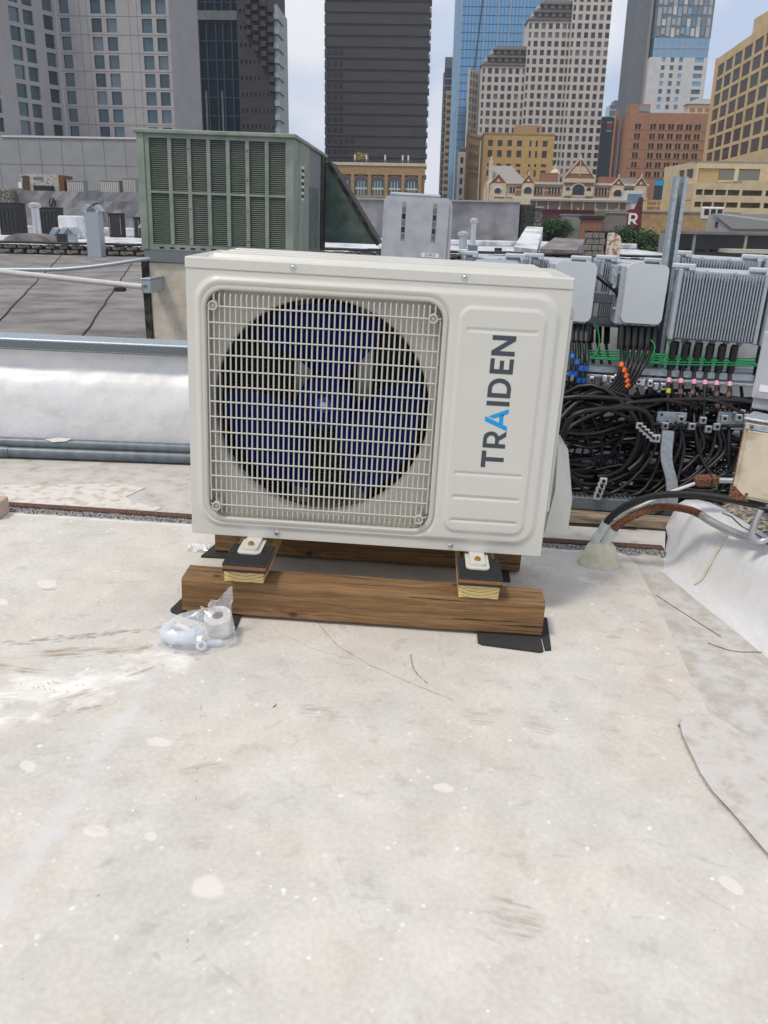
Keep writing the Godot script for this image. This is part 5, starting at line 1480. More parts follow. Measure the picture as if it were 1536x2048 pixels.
	for k in 5:
		var q := thing("terrace_umbrella", "small white table umbrella folded on the terrace", "umbrella", C(18.2 + k * 3.1, 1.55, -149.3), "folded umbrellas on the terrace")
		var st := sm(); lathe(st, [Vector2(0.04, 0), Vector2(0.04, 0.4), Vector2(0.16, 0.45), Vector2(0.09, 0.9), Vector2(0.0, 1.1)], T(0, 0, 0), 8)
		part("umbrella", st, MC.white_trim, q)

func tan_blocks() -> void:
	# oblique tan office block
	var o := thing("tan_office", "tan office block with deep square windows seen obliquely", "building", C(83.2, 0, -283.5).scaled_local(Vector3(1.35, 1.35, 1.35)))
	var ax := Vector2(59.0 - 61.6, -168.0 + 210.0)
	var L := 50.0
	var ang := atan2(-42.0, -2.6) # local x runs towards the viewer
	var xs := spans(0.9, 6.75, 5.4, 7)
	var ys := []
	for k in 7: ys.append([27.3 + k * 2.92, 29.6 + k * 2.92])
	facade(o, MC.tan_wall, L, 48.8, xs, ys, 0.12, [MC.glass_tan, MC.glass_dark, MC.glass_tan, MC.glass_brown, MC.glass_c], Transform3D(Basis(Vector3(-0.0618, 0, 0.998), Vector3.UP, Vector3(-0.998, 0, -0.0618)), Vector3(0, -14, 0)))
	part("body", bx(1.2, 22, -14, 34.6, 0.2, 40), MC.tan_wall, o)
	part("end_wall", bx(-0.3, 22, -14, 34.8, -0.6, 0.12), MC.tan_wall, o)
	part("roof_block", bx(2, 20, 34.8, 39.5, 14, 38), MC.tan_wall, o)
	# low tan block with a parking deck
	o = thing("tan_podium", "low tan podium building with large square windows beside the parking deck", "building", C(0, 0, -190))
	var Lw := Vector2(1.7, 19.0).length()
	facade(o, MC.tan_pale, Lw, 26.6, [[9.4, 12.4], [13.6, 17.4]], [[17.3, 19.3], [20.3, 22.4], [23.6, 25.4]], 0.2, [MC.glass_brown, MC.glass_tan, MC.glass_dark], Transform3D(Basis(Vector3(0.089, 0, 0.996), Vector3.UP, Vector3(-0.996, 0, 0.089)), Vector3(52.7, -14, -19)))
	part("upper_wall", bx(54.4, 69.5, -14, 12.55, -14, -0.6), MC.tan_pale, o)
	part("corner_pier", bx(54.35, 54.75, -14, 12.6, -0.59, 0), MC.tan_pale, o)
	part("parapet_band", bx(54.75, 69.5, 11.4, 12.6, -0.59, 0), MC.tan_pale, o)
	part("recessed_panel", bx(54.75, 59.1, 7, 11.39, -0.59, -0.3), MC.ochre_panel, o)
	for q: Array in [[62.1, 62.95], [67.2, 69.5]]: part("pier", bx(q[0], q[1], 7, 11.39, -0.59, 0), MC.tan_pale, o)
	for q: Array in [[59.12, 62.08], [62.97, 67.18]]: part("shutter", bx(q[0], q[1], 9.2, 11.1, -0.59, -0.1), MC.shutter_grey, o)
	part("band_below", bx(59.1, 69.5, 7.0, 9.19, -0.59, 0.05), MC.tan_pale, o)
	part("coping", bx(54.2, 69.5, 12.6, 12.8, -14, 0.1), MC.roof_grey, o)
	o = thing("parking_deck", "tan parking deck with two rows of dark openings", "parking deck", C(53.2, 0, -186))
	facade(o, MC.tan_pale, 17.0, 22.4, [[0.5, 1.85], [2.1, 4.0], [4.35, 6.5], [6.8, 9.15], [9.65, 13.65], [14.3, 16.8]], [[17.85, 18.85], [20.15, 21.2]], 0.5, [], T(0, -14, 0))
	for y: float in [2.6, 5.0, 8.1]: part("floor_slab", bx(0.1, 16.9, y, y + 0.3, -12, -0.76), MC.tan_pale, o)
	part("back_wall", bx(0.1, 16.9, -14, 8.3, -12.4, -12.01), MC.tan_pale, o)
	for x: float in [0.1, 16.6]: part("end_wall", bx(x, x + 0.3, -14, 8.09, -12, -0.76), MC.tan_pale, o)
	for x: float in [4.1, 9.3, 13.9]: part("column", bx(x, x + 0.4, 2.91, 8.09, -5, -4.6), MC.tan_pale, o)
	part("raised_parapet", bx(9.3, 17, 8.4, 9.05, -3, 0), MC.tan_pale, o)
	var rp := sm(); extrude(rp, [Vector2(0.4, 8.0), Vector2(9.29, 8.4), Vector2(9.29, 9.0), Vector2(0.4, 8.1)], -0.5, -0.05); part("ramp_parapet", rp, MC.stained_tan, o)
	# sign tower with the letter
	o = thing("letter_sign", "maroon rounded sign with a white letter R", "sign", C(19.7, 0.05, -88).scaled_local(Vector3(0.88, 0.88, 0.88)))
	var st := sm(); extrude(st, rrect(-0.9, 0.95, -0.9, 1.05, 0.75, 6), -0.3, 0.0, T(0, 0.62, 0)); part("board", st, MC.sign_red, o)
	st = sm()
	for poly: Array in letter_polys("R"):
		var q := []
		for v: Vector2 in poly: q.append(Vector2(-0.45 + v.x * 1.25, 0.05 + v.y * 1.2))
		extrude(st, q, 0.0, 0.08)
	part("letter", st, MC.white_paint, o)
	st = sm(); extrude(st, [Vector2(0.1, -6), Vector2(1.15, -6), Vector2(1.0, 2.9), Vector2(0.6, 2.9), Vector2(0.1, 1.5)], -0.6, -0.31); part("pylon", st, MC.maroon, o)
	# low tan wall below
	o = thing("tan_low_building", "low brown stone building wall behind the green tree", "building", C(17.5, 0, -90))
	part("wall", bx(0, 13, -14, 1.3, -6, 0), MC.ochre, o)
	part("coping", bx(-0.1, 13.1, 1.3, 1.45, -6, 0.1), MC.roof_grey, o)
	part("rubble_end", bx(-1.6, -0.01, -14, 1.0, -5, 0.2), MC.stone, o)
	for k in 2:
		var q := thing("yellow_railing", "yellow steel railing on the low brown building roof", "railing", C(21.9 + k * 2.4, 1.3, -93), "yellow railings on the low roof")
		for h: float in [0.0, 0.45, 0.9]: part("rail", bx(0, 2.2, 0.15 + h, 0.25 + h, 0, 0.08), MC.yellow_brick, q)
		for x: float in [0.0, 1.1, 2.12]: part("post", bx(x, x + 0.08, 0, 1.2, 0.01, 0.07), MC.yellow_brick, q)
	o = thing("blue_billboard", "blue and black billboard beyond the low roofs", "billboard", C(43.4, 4.9, -178))
	part("panel", bx(0, 1.6, 0, 3.6, -0.3, 0), MC.navy_wall, o)
	part("band", bx(-0.05, 1.65, 2.5, 3.5, 0.0, 0.1), mat("cyan", lin(0.02, 0.3, 0.6), 0.5), o)
	part("post", bx(0.6, 0.9, -14, 0, -0.3, -0.05), MC.slab_grey, o)
	o = thing("white_booth", "white and glass rooftop booth beside the billboard", "booth", C(32.6, 0, -152))
	part("wall", bx(0, 2.7, -10, 5.5, -3, 0), MC.white_trim, o)
	part("glazing", bx(0.2, 2.5, 3.6, 5.0, 0.0, 0.1), MC.glass_teal, o)

# ---------------------------------------------------------------- the green rooftop machine
func green_unit() -> void:
	var cb := thing("machine_curb", "stained cream curb box carrying the green rooftop machine", "curb", C(-2.56, -1.3, -8.02))
	part("box", bx(0, 1.36, 0, 0.9, -2.4, 0, 0.01), MC.curb_cream, cb)
	part("corner_flashing", bx(-0.06, -0.001, 0, 0.9, -2.4, 0.02), MC.grime, cb)
	part("foot_flashing", bx(-0.25, 1.5, 0.001, 0.03, 0.0, 0.22, 0.01), MC.curb_cream, cb)
	var o := thing("rooftop_machine", "large faded green louvred rooftop cooling machine on a cream curb", "rooftop machine", CITY * Transform3D(Basis(Vector3(0, 0, 1), -0.018), Vector3(-2.6, -0.29, -8.0)))
	var W := 1.39; var H := 0.975
	part("base_rail", bx(0.02, W, -0.11, -0.001, -2.45, 0.0), MC.galv_dark, o)
	part("rail_plate", bx(0.02, 0.72, -0.105, -0.012, 0.001, 0.01), MC.slab_grey, o)
	part("body", bx(0.005, W - 0.005, 0, H, -2.42, -0.075), MC.coil_fins, o)
	var fr := part("front_frame", bx(0, 0.105, 0, H, -0.07, 0.0), MC.green_paint, o)
	part("corner_post", bx(0.0, 0.065, 0.0, H, 0.001, 0.012, 0.003), MC.green_paint, o)
	part("corner_post", bx(W - 0.075, W, 0.0, H, -0.3, 0.004, 0.003), MC.green_paint, o)
	part("bottom_rail", bx(0.1055, W - 0.0755, 0, 0.05, -0.07, 0.0), MC.green_paint, o)
	for k in 12: part("slot", bx(0.16 + k * 0.095, 0.205 + k * 0.095, 0.012, 0.026, 0.0, 0.002), MC.dark_inside, o)
	part("mid_rail", bx(0.1055, W - 0.0755, 0.486, 0.506, -0.05, 0.001), MC.green_paint, o)
	part("top_rail", bx(0.1055, W - 0.0755, 0.94, H, -0.06, 0.0), MC.green_paint, o)
	part("top_cover", bx(-0.025, W + 0.02, H, H + 0.035, -2.46, 0.03, 0.006), MC.green_paint, o)
	for k in 6:
		var x := 0.27 + k * 0.1725
		part("upright", bx(x, x + 0.034, 0.0505, 0.9395, -0.055, 0.004, 0.002), MC.green_paint, o)
	for k in 7:
		var x0 := 0.1055 + k * 0.1725 if k == 0 else 0.27 + (k - 1) * 0.1725 + 0.034
		var x1 := 0.27 + k * 0.1725 if k < 6 else W - 0.0755
		for rw: Array in [[0.052, 0.484], [0.508, 0.938]]:
			var st := sm()
			var n := 25
			for i in n:
				var y: float = lerpf(rw[0], rw[1], (i + 0.5) / n)
				box(st, Vector3((x0 + x1) / 2, y, -0.018), Vector3(x1 - x0, 0.0022, 0.016), 0.0, Basis(Vector3.RIGHT, 0.42))
			part("louvre_panel", st, MC.green_paint, o, Transform3D(), true)
	var st2 := sm()
	for k: int in [1, 4]:
		for y: float in [0.1, 0.36, 0.62, 0.86]: disc(st2, Vector3(0.287 + k * 0.1725, y, 0.004), Vector3(0.287 + k * 0.1725, y, 0.007), 0.006, 8)
	part("rivets", st2, MC.grime, o, Transform3D(), true)
	# right hand side
	part("side_panel", bx(W - 0.004, W + 0.004, 0, H, -1.0, -0.301), MC.green_paint, o)
	part("data_plate", bx(W + 0.0045, W + 0.006, 0.48, 0.78, -0.62, -0.42), MC.white_trim, o)
	for k in 5: part("plate_print", bx(W + 0.0061, W + 0.0068, 0.5 + k * 0.056, 0.53 + k * 0.056, -0.61, -0.43), MC.grime, o)
	part("open_bay", bx(W - 0.03, W - 0.006, 0.0, H, -2.0, -1.001), MC.grime, o)
	part("dull_panel", bx(W - 0.005, W + 0.002, 0.02, 0.62, -1.75, -1.05), MC.green_dark, o)
	part("side_panel", bx(W - 0.004, W + 0.006, -0.02, H, -2.42, -2.001), MC.grime, o)
	# sloping hood at the rear corner
	st2 = sm(); extrude(st2, [Vector2(W + 0.01, 0.93), Vector2(W + 0.06, 0.93), Vector2(W + 0.63, 0.08), Vector2(W + 0.6, 0.06), Vector2(W + 0.01, 0.06)], -2.4, -2.36)
	var hood := part("hood", st2, MC.green_dark, o)
	st2 = sm()
	quad(st2, Vector3(W + 0.05, 0.945, -2.35), Vector3(W + 0.65, 0.07, -2.35), Vector3(W + 0.65, 0.07, -3.1), Vector3(W + 0.05, 0.945, -3.1), Vector3(1, 1, 0))
	quad(st2, Vector3(W + 0.05, 0.945, -2.35), Vector3(W + 0.65, 0.07, -2.35), Vector3(W + 0.62, 0.04, -2.35), Vector3(W + 0.02, 0.915, -2.35), Vector3(0, 0, 1))
	part("hood_edge", st2, MC.grime, hood)
	# conduits along the roof
	st2 = sm(); tube(st2, [Vector3(-6.5, -0.28, -7.62), Vector3(-2.5, -0.595, -7.62)], 0.026, 10)
	var p := thing("white_pipe", "straight white plastic pipe crossing above the grey sheet roof", "pipe", CITY)
	part("pipe", st2, noisy("pvc", [[0.5, 0.5, 0.46], [0.6, 0.6, 0.57]], {"tile": 1.0}), p)
	for t: float in [-3.1, -2.72]:
		st2 = sm(); var yy := -0.28 - (t + 6.5) * 0.07875
		tube(st2, [Vector3(t, yy, -7.62), Vector3(t + 0.03, yy - 0.004, -7.62)], 0.029, 10); part("coupling", st2, MC.pvc, p)
	part("stand", bx(-5.0, -4.92, -1.3, -0.44, -7.66, -7.55), MC.black_unit, p)
	part("cradle", bx(-2.74, -2.66, -0.64, -0.61, -7.66, -7.58), MC.black_unit, p)
	st2 = sm(); tube(st2, spline([Vector3(-6.5, -0.52, -7.75), Vector3(-3.75, -0.485, -7.75), Vector3(-3.1, -0.455, -7.8), Vector3(-2.62, -0.385, -7.95), Vector3(-2.45, -0.36, -8.1)]), 0.017, 8)
	single("grey_conduit", st2, MC.galv, "curved grey conduit running up into the green machine", "conduit", CITY)
	o = thing("junction_box", "small grey junction box at the end of the white pipe", "junction box", C(-2.57, -0.65, -7.62))
	part("box", bx(0.06, 0.145, 0.0, 0.115, -0.4, 0.0, 0.006), MC.galv, o)
	part("lid", bx(0.057, 0.148, 0.116, 0.126, -0.4, 0.005, 0.003), MC.galv, o)
	st2 = sm(); disc(st2, Vector3(0.1, 0.06, 0.0), Vector3(0.1, 0.06, 0.008), 0.014, 14); part("knockout", st2, MC.galv_dark, o)

func hat_vent(label: String, xf: Transform3D, w: float, h: float, grp := "") -> Node3D:
	var o := thing("roof_vent", label, "vent", xf, grp)
	var st := sm()
	if h > 1.0:
		lathe(st, [Vector2(w / 2, 0), Vector2(w / 2, h)], Transform3D(), 4)
		st = bx(-w / 2, w / 2, 0, h, -w / 2, w / 2, 0.01)
	else:
		st = bx(-w * 0.35, w * 0.35, 0, h, -w * 0.35, w * 0.35, 0.01)
	part("duct", st, MC.galv, o)
	st = sm()
	var c := w * 0.72; var y := h; var rise := w * 0.45
	extrude(st, [Vector2(-c, y), Vector2(-c * 0.55, y + rise), Vector2(0, y + rise * 0.35), Vector2(c * 0.55, y + rise), Vector2(c, y), Vector2(c * 0.5, y - 0.03), Vector2(-c * 0.5, y - 0.03)], -c * 0.6, c * 0.6)
	part("hood", st, MC.galv, o)
	st = sm(); extrude(st, [Vector2(-w * 0.35, y), Vector2(0, y + rise * 0.9), Vector2(w * 0.35, y)], c * 0.6, c * 0.75)
	part("gable_lip", st, MC.galv_dark, o)
	return o

func machine(called: String, label: String, xf: Transform3D, w: float, h: float, d: float, m: Material, grille: Material, n: int, grp := "") -> void:
	var o := thing(called, label, "cooling unit", xf, grp)
	part("casing", bx(0, w, 0, h, -d, 0, 0.02), m, o)
	part("top", bx(-0.02, w + 0.02, h, h + 0.05, -d - 0.02, 0.02, 0.01), m, o)
	for k in n:
		var x := w * (0.1 + 0.8 * k / maxf(1.0, n - 1.0))
		part("grille_bar", bx(x - w * 0.018, x + w * 0.018, h * 0.12, h * 0.88, 0.0, 0.03), grille, o)

func roof_clutter() -> void:
	hat_vent("tall square galvanised vent duct with a winged hood at the roof edge", C(-10.66, -1.3, -28.2), 0.44, 1.4)
	# silver flues
	for f: Array in [[-14.68, -33.0, 0.3, 1.2, "twin silver flue pipe with a flat cap by the white upstand"], [1.69, -33.5, 0.2, 0.98, "slim silver flue pipe with a cap beside the grey cabinet"]]:
		var o := thing("flue_pipe", f[4], "flue", C(f[0], -1.02, f[1]))
		var st := sm(); lathe(st, [Vector2(f[2] / 2, 0), Vector2(f[2] / 2, f[3])], Transform3D(), 16); part("pipe", st, MC.chrome, o)
		st = sm(); lathe(st, [Vector2(f[2] * 0.5, f[3]), Vector2(f[2] * 0.8, f[3] + 0.04), Vector2(f[2] * 0.8, f[3] + 0.14), Vector2(f[2] * 0.3, f[3] + 0.2), Vector2(0, f[3] + 0.2)], Transform3D(), 16); part("cap", st, MC.steel, o)
		part("base", bx(-f[2] * 0.9, f[2] * 0.9, 0, 0.2, -f[2] * 0.9, f[2] * 0.9), MC.galv_dark, o)
	hat_vent("low winged galvanised hood vent next to the silver flue", C(-13.5, -1.02, -32.5), 0.62, 0.26)
	hat_vent("low winged galvanised hood vent beside the tall vent duct", C(-13.0, -1.02, -32.0), 0.5, 0.34)
	hat_vent("small galvanised hood vent far back near the black units", C(-12.7, -1.02, -40), 0.5, 0.5)
	var o := thing("pyramid_vent", "blue-grey pyramid skylight cap right of the green machine", "vent", C(-1.95, -1.02, -30.6))
	var st := sm()
	for s: Array in [[-0.42, 0.0], [0.42, 0.0]]: tri(st, Vector3(s[0], 0, 0.4), Vector3(s[0], 0, -0.4), Vector3(0, 0.55, 0), Vector3(s[0], 0.4, 0))
	tri(st, Vector3(-0.42, 0, 0.4), Vector3(0.42, 0, 0.4), Vector3(0, 0.55, 0), Vector3(0, 0.4, 1)); tri(st, Vector3(-0.42, 0, -0.4), Vector3(0.42, 0, -0.4), Vector3(0, 0.55, 0), Vector3(0, 0.4, -1))
	part("cap", st, MC.galv, o)
	part("curb", bx(-0.5, 0.5, 0, 0.06, -0.48, 0.48), MC.galv_dark, o)
	machine("black_cooling_unit", "black cooling unit at the stone end of the sheeted wall", C(-20.5, -1.02, -42), 0.95, 1.42, 0.9, MC.black_unit, MC.grime, 5)
	machine("black_cooling_unit", "black cooling unit standing beside the silver flue", C(-18.3, -1.02, -41.5), 0.85, 1.25, 0.8, MC.black_unit, MC.grime, 5)
	machine("black_cooling_unit", "grey-black control cabinet unit in front of the sheeted wall", C(-15.2, -1.02, -42), 0.65, 1.05, 0.5, MC.black_unit, MC.unit_grey, 2)
	machine("small_cooling_unit", "small dark grey unit half hidden by the green machine", C(-14.0, -1.02, -42), 0.5, 0.9, 0.5, MC.black_unit, MC.unit_grey, 3)
	var k := 0
	for u: Array in [[-20.3, 1.0, 0.62, 8], [-18.4, 1.1, 0.66, 9], [-17.1, 0.75, 0.8, 7]]:
		machine("cooling_unit", ["pale slatted cooling unit on the sheeted wall next to the rusty shed", "pale slatted cooling unit in the middle of the sheeted wall top", "pale slatted cooling unit on the wall next to the green machine"][k], C(u[0], 1.12, -50), u[1], u[2], 0.6, MC.unit_grey, MC.white_trim, u[3], "cooling units on the sheeted wall")
		k += 1
	o = thing("rusty_shed", "shabby white roof shed with rust streaks and a doorway of painted shade", "shed", C(-22.9, 1.12, -50))
	part("wall", bx(0, 2.2, 0, 0.95, -1.5, 0), noisy("shed_white", [[0.24, 0.2, 0.16], [0.42, 0.4, 0.37], [0.46, 0.44, 0.42]], {"freq": 0.02, "tile": 2.0, "con": 1.8}), o)
	part("doorway_shade", bx(0.12, 0.5, 0.02, 0.85, 0.0, 0.03), MC.shelf_shade_brown, o)  # shade of the doorway, painted as a dark brown panel
	part("rusty_end", bx(2.21, 2.5, 0, 0.9, -1.2, 0.1), MC.rust, o)
	part("dark_box", bx(0.9, 1.9, 0.0, 0.34, 0.05, 0.5, 0.02), MC.black_unit, o)
	part("notice", bx(0.75, 1.3, 0.66, 0.8, 0.0, 0.02), MC.slab_grey, o)
	part("white_box", bx(-0.1, 0.08, 0.2, 0.5, 0.0, 0.1), MC.white_paint, o)
	# hump and bits on the near white roof
	o = thing("roof_hump", "low grey rounded roof hump at the edge of the white roof", "roof hump", C(-14.3, -1.02, -31.2))
	st = sm(); var pp := []
	for i in 13: pp.append(Vector2(cos(PI * i / 12) * 0.9, sin(PI * i / 12) * 0.34))
	extrude(st, pp, -0.8, 0); part("hump", st, MC.grey_roof, o)
	single("dark_crate", bx(-0.14, 0.14, 0, 0.36, -0.14, 0.14, 0.01), MC.black_unit, "small black box on the white roof left of the tall vent", "box", C(-12.75, -1.02, -30.6))
	single("dark_crate", bx(-0.12, 0.12, 0, 0.2, -0.12, 0.12, 0.01), MC.black_unit, "small black box on the white roof right of the slim flue", "box", C(2.45, -1.02, -31))
	o = thing("white_block", "white rendered block standing on the far upstand beside the silver flue", "block", C(-15.3, -1.02, -38))
	part("block", bx(-0.55, 0.35, 0, 0.95, -0.5, 0.3, 0.06), MC.white_roof, o)
	st = sm(); disc(st, Vector3(), Vector3(0, 0, 0.3), 0.22, 16)
	single("pipe_end", st, noisy("olive", [[0.1, 0.09, 0.04], [0.2, 0.18, 0.1]], {"tile": 1.0}), "short olive pipe end poking from the white upstand", "pipe", C(-12.15, -0.78, -43.6))
	# cables looped on the sheeted wall
	for c: Array in [[-20.3, 0.55, 0.32, "small black cable loop hanging on the sheeted wall"], [-17.9, 0.1, 0.62, "large black cable loop hanging on the sheeted wall"]]:
		st = sm(); var ps := []
		for i in 17: ps.append(Vector3(c[0] + cos(TAU * i / 16 + 1) * c[2] * 0.5, c[1] + sin(TAU * i / 16 + 1) * c[2] * 0.75, 0.15))
		ps.append(ps[16] + Vector3(-0.25, -0.6, 0)); tube(st, ps, 0.035, 6)
		single("cable_loop", st, MC.cable_black, c[3], "cable", C(0, 0, -48))
	# vents and tilted sheets on the right
	o = thing("mushroom_vent", "squat round vent on the white roof beside the slim flue", "vent", C(1.42, -1.02, -36))
	st = sm(); lathe(st, [Vector2(0.16, 0), Vector2(0.16, 0.5), Vector2(0.24, 0.52), Vector2(0.24, 0.62), Vector2(0.0, 0.7)], Transform3D(), 14); part("vent", st, MC.galv, o)
	for s: Array in [[[Vector3(2.85, -0.74, -29.6), Vector3(3.6, -0.8, -29.4), Vector3(4.25, -0.12, -33.5), Vector3(3.65, -0.1, -33.5)], "bright white tilted roof slope behind the radio units", "white_roof"], [[Vector3(3.7, -0.78, -29.5), Vector3(4.9, -0.8, -29.5), Vector3(5.6, -0.5, -32), Vector3(4.5, -0.45, -32)], "dull grey tilted roof slope next to the rusty chimney", "grey_roof"]]:
		st = sm()
		var q: Array = s[0]
		var dn := Vector3(0, -0.08, 0)
		quad(st, q[0], q[1], q[2], q[3], Vector3.UP)
		for i in 4: quad(st, q[i], q[(i + 1) % 4], q[(i + 1) % 4] + dn * 6, q[i] + dn * 6, (q[i] + q[(i + 1) % 4]) * 0.5 - (q[0] + q[2]) * 0.5)
		single("roof_slope", st, MC[s[2]], s[1], "roof slope", CITY)
	# old chimney: grey blocks and a rust stained render face
	o = thing("old_chimney", "old chimney stack with white render streaked with rust", "chimney", C(4.3, -1.3, -24.5))
	var r := RandomNumberGenerator.new(); r.seed = 8
	noisy("chimney_block", [[0.12, 0.11, 0.095], [0.19, 0.175, 0.155], [0.25, 0.235, 0.21]], {"freq": 0.03, "tile": 0.6, "rough": 0.9})
	for row in 7:
		for c in 3:
			st = sm(); box(st, Vector3(), Vector3(0.155, 0.145, 0.3), 0.012)
			part("block", st, MC.chimney_block, o, T(0.08 + c * 0.165 + (0.03 if row % 2 else 0.0), 0.075 + row * 0.158, -0.12 + r.randf_range(-0.01, 0.01)))
	part("core", bx(0.01, 0.5, 0, 1.1, -0.4, -0.2), MC.stone, o)
	st = sm(); extrude(st, [Vector2(0.56, 0), Vector2(0.93, 0), Vector2(0.98, 0.35), Vector2(0.92, 0.55), Vector2(0.98, 0.78), Vector2(0.9, 1.02), Vector2(0.72, 1.12), Vector2(0.56, 1.1)], -0.4, 0.05); part("render", st, noisy("render_rust", [[0.3, 0.13, 0.05], [0.55, 0.4, 0.28], [0.64, 0.6, 0.54], [0.66, 0.63, 0.58]], {"freq": 0.014, "tile": 0.9, "con": 1.8}), o)
	part("coping", bx(0.0, 0.9, 1.11, 1.15, -0.4, 0.02), MC.grime, o)
	o = thing("brick_chimney", "dark red brick chimney block in front of the low trees", "chimney", C(11.9, -3, -70))
	part("block", bx(0, 1.5, 0, 3.4, -1, 0), MC.red_brick, o)
	part("coping", bx(-0.15, 1.65, 3.4, 3.65, -1.1, 0.12), MC.grime, o)
	# dark shed with corrugated roof on the right
	o = thing("metal_shed", "grey metal roofed shed with a dark open front", "shed", C(12.2, 0, -45))
	part("roof_edge", bx(-0.1, 8, -0.33, -0.2, -1.0, 0.3), MC.slab_grey, o)
	part("back_wall", bx(0.1, 8, -4, -0.34, -3.2, -3.0), MC.unit_grey, o)
	part("roof_deck", bx(0.1, 8, -0.33, -0.21, -3.0, -1.01), MC.slab_grey, o)
	part("end_wall", bx(0.1, 0.2, -4, -0.34, -3.0, -0.9), MC.unit_grey, o)
	for j in 4: part("shelf", bx(0.8 + j * 1.8, 2.2 + j * 1.8, -1.2, -1.1, -2.6, -2.0), MC.shelf_shade_brown, o)
	for x: float in [0.9, 3.4, 6.0]: part("post", bx(x, x + 0.12, -4, -0.34, 0.1, 0.22), MC.unit_grey, o)
	part("lower_roof", bx(2.3, 8, -1.15, -0.98, -0.2, 1.4), MC.curb_cream, o)
	st = sm(); extrude(st, [Vector2(1.95, -0.19), Vector2(8, -0.19), Vector2(8, 0.75), Vector2(2.05, 0.63)], -1.6, -1.05); part("gable", st, MC.roof_grey, o)
	part("gable_vent", bx(2.25, 2.37, 0.02, 0.28, -1.05, -1.0), MC.grime, o)
	st = sm(); quad(st, Vector3(2.0, 0.66, -0.95), Vector3(3.1, -0.05, -0.95), Vector3(8, 0.0, -0.9), Vector3(8, 0.62, -1.7), Vector3(0, 0.7, 1)); part("gable_roof", st, MC.unit_grey, o)
	o = thing("white_sacks", "white wrapped bundle on the shed roof with dark lettering marks", "bundle", C(17.6, 0.45, -59))
	part("bundle", bx(0, 1.4, 0.0, 0.8, -0.4, 0, 0.08), MC.white_trim, o)
	for i in 3: part("mark", bx(0.12 + i * 0.42, 0.42 + i * 0.42, 0.3, 0.66, 0.0, 0.02), MC.grime, o)
	# jumble of low roofs between terrace and trees
	for b: Array in [[5.4, -1.0, -56, 1.6, 1.9, "stone", "ragged stone wall end beside the plain grey panel"], [14.2, -1.6, -96, 4.2, 2.5, "unit_grey", "grey roof box below the maroon parapet"], [15.9, -2.0, -80, 1.5, 3.0, "chimney_block", "brown stone building end left of the letter sign"]]:
		var q := thing("roof_box", b[6], "roof box", C(b[0], b[1] - 3, b[2]))
		part("block", bx(0, b[3], 0, b[4] + 3, -2, 0), MC[b[5]], q)
		part("coping", bx(-0.08, b[3] + 0.08, b[4] + 3, b[4] + 3.12, -2, 0.08), MC.roof_grey, q)

func leaf(st: SurfaceTool, p: Vector3, s: float, r: RandomNumberGenerator) -> void:
	var a := Vector3(r.randfn(), r.randfn(), r.randfn()).normalized()
	var b := a.cross(Vector3(r.randfn(), r.randfn(), r.randfn())).normalized()
	var n := a.cross(b)
	for v: Vector3 in [p - a * s, p + b * s * 0.6, p + a * s, p - a * s, p + a * s, p - b * s * 0.6]:
		st.set_normal(n); st.add_vertex(v)

func trees() -> void:
	var gm := []
	for c: Array in [[0.022, 0.06, 0.014], [0.035, 0.085, 0.02], [0.05, 0.105, 0.03]]:
		var m := mat("leafg%.3f" % c[0], lin(c[0], c[1], c[2]), 0.6)
		m.cull_mode = BaseMaterial3D.CULL_DISABLED
		gm.append(m)
	var r := RandomNumberGenerator.new(); r.seed = 33
	for t: Array in [[13.35, -4.0, -58.0, 2.2, 1.45, 2.55, "dense dark green tree between the old chimney and the metal shed"], [10.9, -4.0, -80.0, 2.1, 0.8, 3.6, "low green tree before the maroon parapet"], [-23.9, -1.0, -56.0, 0.9, 0.75, 2.3, "small green tree showing left of the rusty shed"], [9.2, -4.0, -86.0, 1.2, 0.8, 3.7, "small green tree beside the low tree before the maroon parapet"]]:
		var o := thing("leafy_tree", t[6], "tree", C(t[0], t[1], t[2]))
		var rx: float = t[3]; var ry: float = t[4]; var yc: float = t[5]
		var st := sm(); tube(st, [Vector3(0, -2, 0), Vector3(0.05, yc * 0.5, 0), Vector3(0, yc, 0.1)], 0.16, 8)
		for k in 6:
			var a := TAU * k / 6 + 0.3
			tube(st, [Vector3(0, yc * 0.55, 0), Vector3(cos(a) * rx * 0.3, yc, sin(a) * rx * 0.3), Vector3(cos(a) * rx * 0.7, yc + ry * 0.35, sin(a) * rx * 0.6)], 0.06, 5)
		part("trunk", st, MC.bark, o)
		var sts := [sm(), sm(), sm()]
		for k in 85:
			var d := Vector3(r.randfn(), r.randfn(), r.randfn()).normalized() * pow(r.randf(), 0.4)
			var c := Vector3(d.x * rx * 0.86, yc + d.y * ry * 0.86, d.z * rx * 0.8)
			for i in 120:
				leaf(sts[r.randi() % 3], c + Vector3(r.randfn(), r.randfn() * 0.7, r.randfn()) * rx * 0.13, 0.085, r)
		var cr := Node3D.new(); cr.name = "crown"; o.add_child(cr)
		for i in 3: part("foliage", sts[i], gm[i], cr)

# ---------------------------------------------------------------- radio rack on the right
func radio_fins(W: float, H: float, D: float, n: int) -> Array:
	var body := bx(0, W, 0, H, -D, 0, 0.006)
	var fins := sm()
	for k in n:
		var x := 0.022 + (W - 0.034) * k / (n - 1.0)
		var top := H - 0.008 - (0.006 if k % 9 == 4 else 0.0)
		addb(fins, x - 0.0016, x + 0.0016, 0.008, top, 0.0, 0.02, 0.0006)
	return [body, fins, bx(0.0, 0.014, 0.0, H, 0.0, 0.018, 0.003)]

func handle_mesh() -> SurfaceTool:
	var st := sm()
	box(st, Vector3(0, 0.008, 0.0), Vector3(0.07, 0.016, 0.022), 0.004)
	box(st, Vector3(0.028, 0.005, 0.012), Vector3(0.02, 0.024, 0.014), 0.004)
	return st

